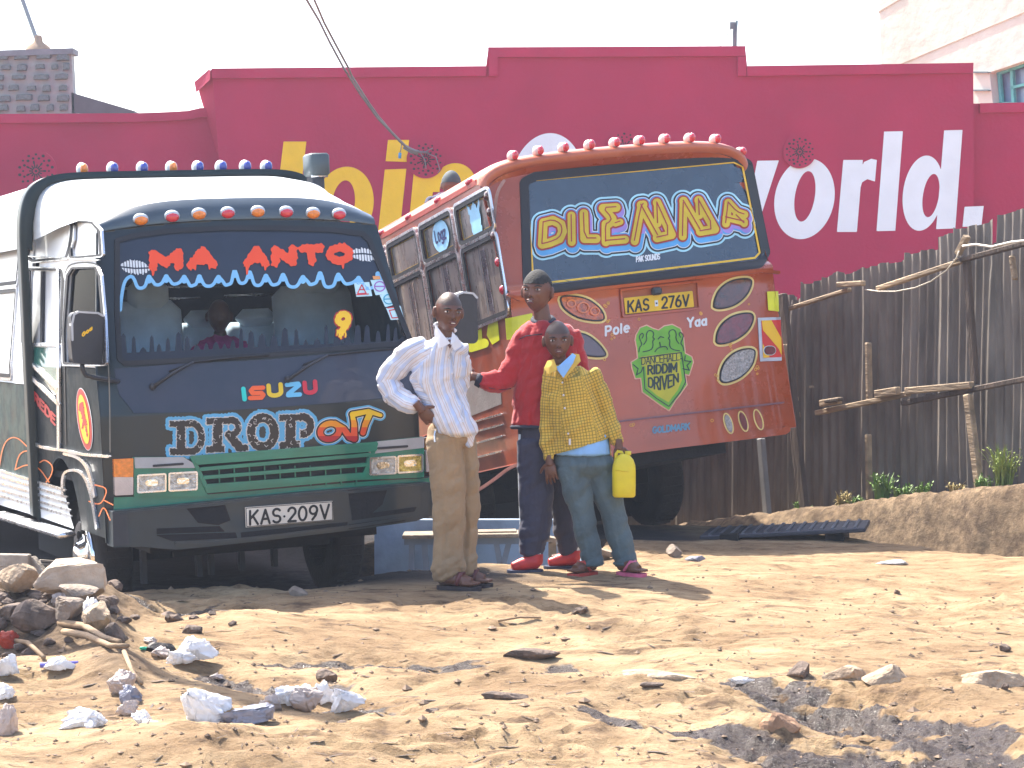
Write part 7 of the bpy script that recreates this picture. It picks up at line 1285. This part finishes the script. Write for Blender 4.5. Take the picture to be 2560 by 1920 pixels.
for (x, y, s_), z in zip(pts, zz):
    if -1.3 < x < .9 and y > 12.9: continue
    v = base_ * s_ * rs.uniform(.6, 1.5, (6, 3)) * np.array([1.2, 1, .7]); m.add(v + np.array([x, y, z + s_ * .3]), fo)
tag(m.build('pebbles', pm('pebble', (.20, .14, .095), .9, sc=3, var=.6, bump=0), None), kind='stuff')
m = MB()
for _ in range(900):
    px, py = rs.uniform(-40, 2600), 1440 + 480 * rs.uniform(0, 1); p = gp(px, py); a = rs.uniform(0, 3.14); L_ = rs.uniform(.01, .05); z = gz(*p) + .004; d = np.array([math.cos(a) * L_, math.sin(a) * L_ * .5, rs.uniform(-.004, .008)]); c = np.array([p[0], p[1], z])
    w_ = np.array([-d[1], d[0], 0]) * rs.uniform(.06, .25); m.add([c - d - w_, c + d - w_ * .5, c + d + w_ * .5, c - d + w_], [(0, 1, 2, 3)])
tag(m.build('trodden_litter', pm('dark_litter', (.07, .05, .04), .8, sc=2, var=.8, bump=0), None), kind='stuff')
# plastic bags and scraps
def plastic(name, c):
    m = pm(name, c, .32, sc=10, var=.12, bump=.5, bsc=35, spec=.5); N = m.node_tree.nodes; L = m.node_tree.links; b = N['Principled BSDF']; t = N.new('ShaderNodeBsdfTranslucent'); t.inputs[0].default_value = (*c, 1); x = N.new('ShaderNodeMixShader'); x.inputs[0].default_value = .35; L.new(b.outputs[0], x.inputs[1]); L.new(t.outputs[0], x.inputs[2]); L.new(x.outputs[0], N['Material Output'].inputs[0]); return m
BG = plastic('white_polythene', (.80, .80, .82)); BGY = plastic('grey_polythene', (.35, .36, .44)); BPK = plastic('soiled_polythene', (.58, .50, .46)); BRD = plastic('red_wrapper', (.60, .10, .06))
def bag(px, py, wpx, hpx, seed, mat, lab, dep=.8, grp='plastic bags and scraps on the road', cat='plastic bag', peak=0.0):
    p = place(px, py); k = p[1] / FPX; w_, h_ = wpx * k * 1.2, hpx * k * 1.2; n, mr = 60, 40; m = MB(); m.ball((0, 0, 0), (.5, .5, .5), n, mr); v = np.array(m.v); u = v / np.maximum(np.linalg.norm(v, axis=1)[:, None], 1e-6)
    r_ = np.random.default_rng(seed); Q, _ = np.linalg.qr(r_.normal(size=(3, 3))); u = u @ Q; a = u[:, 0] * 2.1 + seed; b = u[:, 1] * 2.3 + u[:, 2] * 1.7; f = 1 - np.abs(vnoise(a, b, .7, seed, 2, .6)) * 2.6; g = vnoise(a, b + 7, 1.1, seed + 1, 1); c2 = 1 - np.abs(vnoise(a + 3, b * .6, .30, seed + 2, 2)) * 2
    v = u * (.5 * (1 + .22 * f + .65 * g + .10 * c2))[:, None]; pl = r_.normal(size=(12, 3)); pl /= np.linalg.norm(pl, axis=1)[:, None]
    for q_, o_2 in zip(pl, r_.uniform(.26, .50, 12)): dd = v @ q_ - o_2; v = v - np.outer(np.maximum(dd, 0) * .9, q_)
    c3 = 1 - np.abs(vnoise(a * 1.3 + 5, b + 2, .16, seed + 6, 2)) * 2.2; v = v * (1 + .12 * c2 + .07 * c3)[:, None]; v[:, 2] += peak * np.maximum(v[:, 2], 0)
    v = (v - (v.max(0) + v.min(0)) / 2) / (v.max(0) - v.min(0)); v[:, 2] += .36; sp = 1 + .5 * np.maximum(.25 - v[:, 2], 0); v[:, 0] *= sp; v[:, 1] *= sp; v *= np.array([w_, w_ * dep, h_ * 1.15]); v[:, 2] = np.maximum(v[:, 2], -.01 + .012 * f); m.v = [tuple(q) for q in v]
    o = m.build('plastic_bag', mat, None, True); p[1] += w_ * dep * .35; p[2] = gz(p[0], p[1]); o.location = [float(q) for q in p]; return tag(o, lab, cat, grp)
bag(515, 1808, 112, 78, 101, BG, 'biggest white plastic bag, half open, at the lower left', peak=.2); tag(rock(560, 1808, 58, 46, 102, pm('bag_contents', (.36, .22, .10), .8, bump=.4), 'brown rubbish inside the biggest white bag', 'rubbish', name='rubbish'))
bag(612, 1822, 128, 42, 103, BGY, 'crumpled grey bag just right of the biggest white one'); bag(205, 1822, 98, 44, 104, BG, 'white bag lying alone above the bottom left corner', dep=.6, peak=.3)
bag(300, 1740, 60, 52, 105, BPK, 'soiled pinkish bag at the top of the left litter trail'); bag(322, 1762, 52, 40, 106, BGY, 'grey bag in the middle of the left litter trail'); bag(318, 1790, 48, 32, 107, BPK, 'small soiled bag low in the left litter trail'); bag(350, 1812, 44, 34, 108, BG, 'torn white bag at the foot of the left litter trail')
bag(485, 1660, 96, 50, 109, BG, 'puffed translucent white bag above the litter trail'); bag(452, 1672, 70, 30, 110, BG, 'flat white scrap before the puffed bag', dep=.6); bag(398, 1646, 42, 22, 111, BPK, 'beige scrap beside the green strip')
bag(765, 1782, 72, 58, 112, BPK, 'soiled bag at the middle of the wet patch heap'); bag(806, 1760, 54, 48, 113, BG, 'upright white bag in the wet patch heap', peak=.3); bag(868, 1786, 78, 52, 114, BG, 'round white bag at the right end of the wet patch heap'); bag(720, 1768, 60, 40, 115, BG, 'white bag touching the dark wet earth'); bag(672, 1776, 48, 34, 116, BPK, 'pale bag at the left end of the wet patch heap')
bag(12, 1840, 46, 66, 117, BPK, 'pinkish bag cut by the left edge of the picture'); bag(10, 1702, 60, 44, 118, BG, 'white sheet of plastic at the left edge'); bag(8, 1752, 44, 34, 119, BG, 'looped white bag at the left edge below the sheet'); bag(16, 1636, 44, 38, 120, BRD, 'red crumpled wrapper at the left edge', cat='wrapper'); bag(226, 1560, 40, 50, 121, BG, 'white bag caught between the stones of the heap', peak=.3)
bag(146, 1520, 34, 26, 122, BPK, 'small pale bag under the big stone slab'); bag(380, 1850, 46, 14, 123, BG, 'small white strip below the litter trail', dep=.4); bag(150, 1690, 70, 26, 124, BG, 'flat white bag by the violet tube', dep=.7); bag(1740, 1404, 46, 14, 125, BGY, 'grey wrapper on the edge of the bus shadow'); bag(1855, 1712, 62, 16, 126, BG, 'flat white scrap at the top of the wet gully', dep=.5)
bag(2230, 1412, 70, 10, 127, BG, 'flat white scrap on the right shadow line', dep=.4); bag(375, 1612, 30, 16, 128, BPK, 'tiny scrap above the black sack'); bag(1450, 1536, 34, 16, 129, RKD, 'dark tangle of litter on the middle of the road', cat='litter'); bag(540, 1700, 30, 14, 130, BPK, 'faint scrap right of the puffed bag')
p = place(146, 1672); m = MB(); m.tube([(-.075, .0, .014), (.075, .03, .016)], .011, 8); tag(m.build('tube', pm('violet_plastic', (.16, .15, .55), .4), None, True, loc=[float(q) for q in p]), 'violet plastic tube among the litter at the left', 'tube')
m = MB(); q = [place(x, y) for x, y in ((352, 1628), (378, 1630), (404, 1637), (428, 1645), (446, 1646))]; m.tube([c + np.array([0, 0, .012]) for c in q], [.007, .012, .010, .012, .006], 6); tag(m.build('strip', pm('green_plastic', (.02, .40, .22), .4), None, True), 'twisted green plastic strip by the black sack', 'strip')
STK = pm('dry_stick', (.26, .18, .11), .9, bump=.4, bsc=50)
for k, (P, r, lab) in enumerate((([(150, 1575), (210, 1590), (260, 1612), (300, 1632)], .018, 'long split stick sliding off the rubble heap'), ([(160, 1595), (215, 1612), (275, 1630), (320, 1640)], .016, 'second split stick below the long one'), ([(30, 1612), (70, 1630), (110, 1655)], .012, 'short stick at the foot of the heap at the left'),
    ([(1245, 1560), (1300, 1556), (1352, 1550)], .006, 'thin twig on the middle of the road'), ([(430, 1648), (500, 1640), (548, 1620)], .004, 'thin bent wire by the puffed bag'), ([(310, 1640), (330, 1700), (355, 1720)], .010, 'twig on the bank edge below the heap'))):
    m = MB(); m.tube([place(x, y) + np.array([0, 0, r * 1.6 + .015 * (j % 2)]) for j, (x, y) in enumerate(P)], [r, r * .9, r * .75, r * .6][:len(P)], 7); tag(m.build('stick', STK, None, True), lab, 'stick', 'sticks lying on the road')
# timber crate and slats at the far left
cr = empty('broken_crate', 'broken wooden crate frame at the left edge beyond the rubble heap', 'crate', at(40, 1480, 12.6)); o_ = at(40, 1480, 12.6); CW = pm('pale_crate_wood', (.36, .31, .26), .85, sc=10, var=.3, bump=.5, bsc=40)
for a, b, w_, h_ in (((-60, 1400), (76, 1402), .04, .075), ((-60, 1420), (80, 1432), .03, .055), ((76, 1398), (118, 1452), .05, .06), ((22, 1420), (24, 1462), .04, .06), ((82, 1420), (86, 1460), .04, .05)): m = MB(); m.beam(rel(*a, 12.6), rel(*b, 12.55), w_, h_, up=(0, 0, 1) if abs(a[0] - b[0]) > 20 else (0, 1, 0), bev=.006); m.build('board', CW, cr)
for k in range(6): m = MB(); m.beam(rel(100 + k * 3, 1401 + k * 9, 12.7), rel(145 + k * 5, 1405 + k * 8.5, 12.75), .02, .012); m.build('slat', CW, cr)
# weeds on the bank
LEAF = pm('weed_green', (.12, .22, .035), .6, sc=12, var=.4, bump=0); LEAFD = pm('dry_weed', (.34, .27, .11), .8, sc=12, var=.3, bump=0)
def weed(px, py, hpx, n, seed, lab, mat=LEAF, spread=.5):
    c = fl(px, py); wpos = FO[0] @ (c + np.array([-.12, 0, 0])) + FO[1]; wpos[2] = gz(wpos[0], wpos[1]) - .005; k = wpos[1] / FPX; r = random.Random(seed); m = MB(); H = hpx * k
    for _ in range(n):
        a = r.uniform(0, 6.28); l = H * r.uniform(.45, 1.0); out = spread * l * r.uniform(.2, 1); w_ = .006 * r.uniform(.6, 1.3); P = []; bx_, by_ = r.uniform(-.05, .05), r.uniform(-.03, .03)
        for t in (0, .35, .7, 1): P.append(Vector((bx_ + math.cos(a) * out * t ** 1.5, by_ + math.sin(a) * out * t ** 1.5, l * t * (1 - .25 * t))))
        sd = Vector((-math.sin(a), math.cos(a), 0)); vs = []
        for i, q in enumerate(P): ww = w_ * (1, 1.2, .8, .1)[i]; vs += [q - sd * ww, q + sd * ww]
        m.add(vs, [(0, 1, 3, 2), (2, 3, 5, 4), (4, 5, 7, 6)])
        for t in (.4, .6, .8):
            q = P[0].lerp(P[3], t) + Vector((0, 0, l * .06)); d2 = Vector((r.uniform(-1, 1), r.uniform(-1, 1), r.uniform(-.2, .8))).normalized() * .035; s2 = d2.cross(Vector((0, 0, 1))).normalized() * .007; m.add([q, q + d2 * .5 + s2, q + d2, q + d2 * .5 - s2], [(0, 1, 2, 3)])
    o = m.build('leaves', mat, None); rt = empty('weed_clump', lab, 'weed', wpos, group='weeds at the foot of the fence'); o.parent = rt; return rt
weed(2235, 1245, 95, 60, 1, 'tallest bright green weed clump at the fence foot'); weed(2285, 1262, 52, 40, 2, 'spreading green weed just right of the tallest clump', spread=.9); weed(2340, 1250, 58, 22, 3, 'thin green weed on the bank right of the middle'); weed(2135, 1240, 60, 34, 4, 'yellowish dry weed left of the fence post', LEAFD); weed(2168, 1200, 30, 18, 5, 'small green weed above the dry one')
weed(2034, 1276, 34, 16, 6, 'small weed at the foot of the dark leaning post'); weed(2420, 1240, 40, 16, 7, 'dry grass wisp near the right post', LEAFD); weed(2540, 1330, 150, 70, 8, 'tall pale grass cut by the right edge', pm('pale_grass', (.24, .30, .07), .7, bump=0), .4); weed(2490, 1330, 60, 26, 9, 'low grass left of the tall pale grass'); weed(2140, 1140, 22, 10, 10, 'dry sprig beside the post above the weeds', LEAFD)
# utility pole outside the left edge whose shadow falls across the foreground
up_ = empty('utility_pole', 'timber pole standing just outside the left edge', 'pole', (-3.15, 11.0, 0)); m = MB(); m.tube([(0, 0, -.3), (0, 0, 5.2)], [.085, .07], 14); m.build('shaft', WOOD, up_, True); m = MB(); m.lathe([(.075, 0), (.09, .02), (.06, .08), (.0, .1)], (0, 0, 5.2)); m.build('cap', DARK, up_)
# ------------------------------------------------------------------ thin bluish smoke and dust in the air
hz = MB(); hz.box((0, 370, 6), (820, 880, 20)); hm = bpy.data.materials.new('haze_air'); hm.use_nodes = True; nt = hm.node_tree; nt.nodes.remove(nt.nodes['Principled BSDF'])
pv = nt.nodes.new('ShaderNodeVolumePrincipled'); pv.inputs['Color'].default_value = (.70, .80, 1.0, 1); pv.inputs['Density'].default_value = .0014; pv.inputs['Anisotropy'].default_value = .35; nt.links.new(pv.outputs[0], nt.nodes['Material Output'].inputs['Volume'])
tag(hz.build('haze', hm, None), kind='stuff')
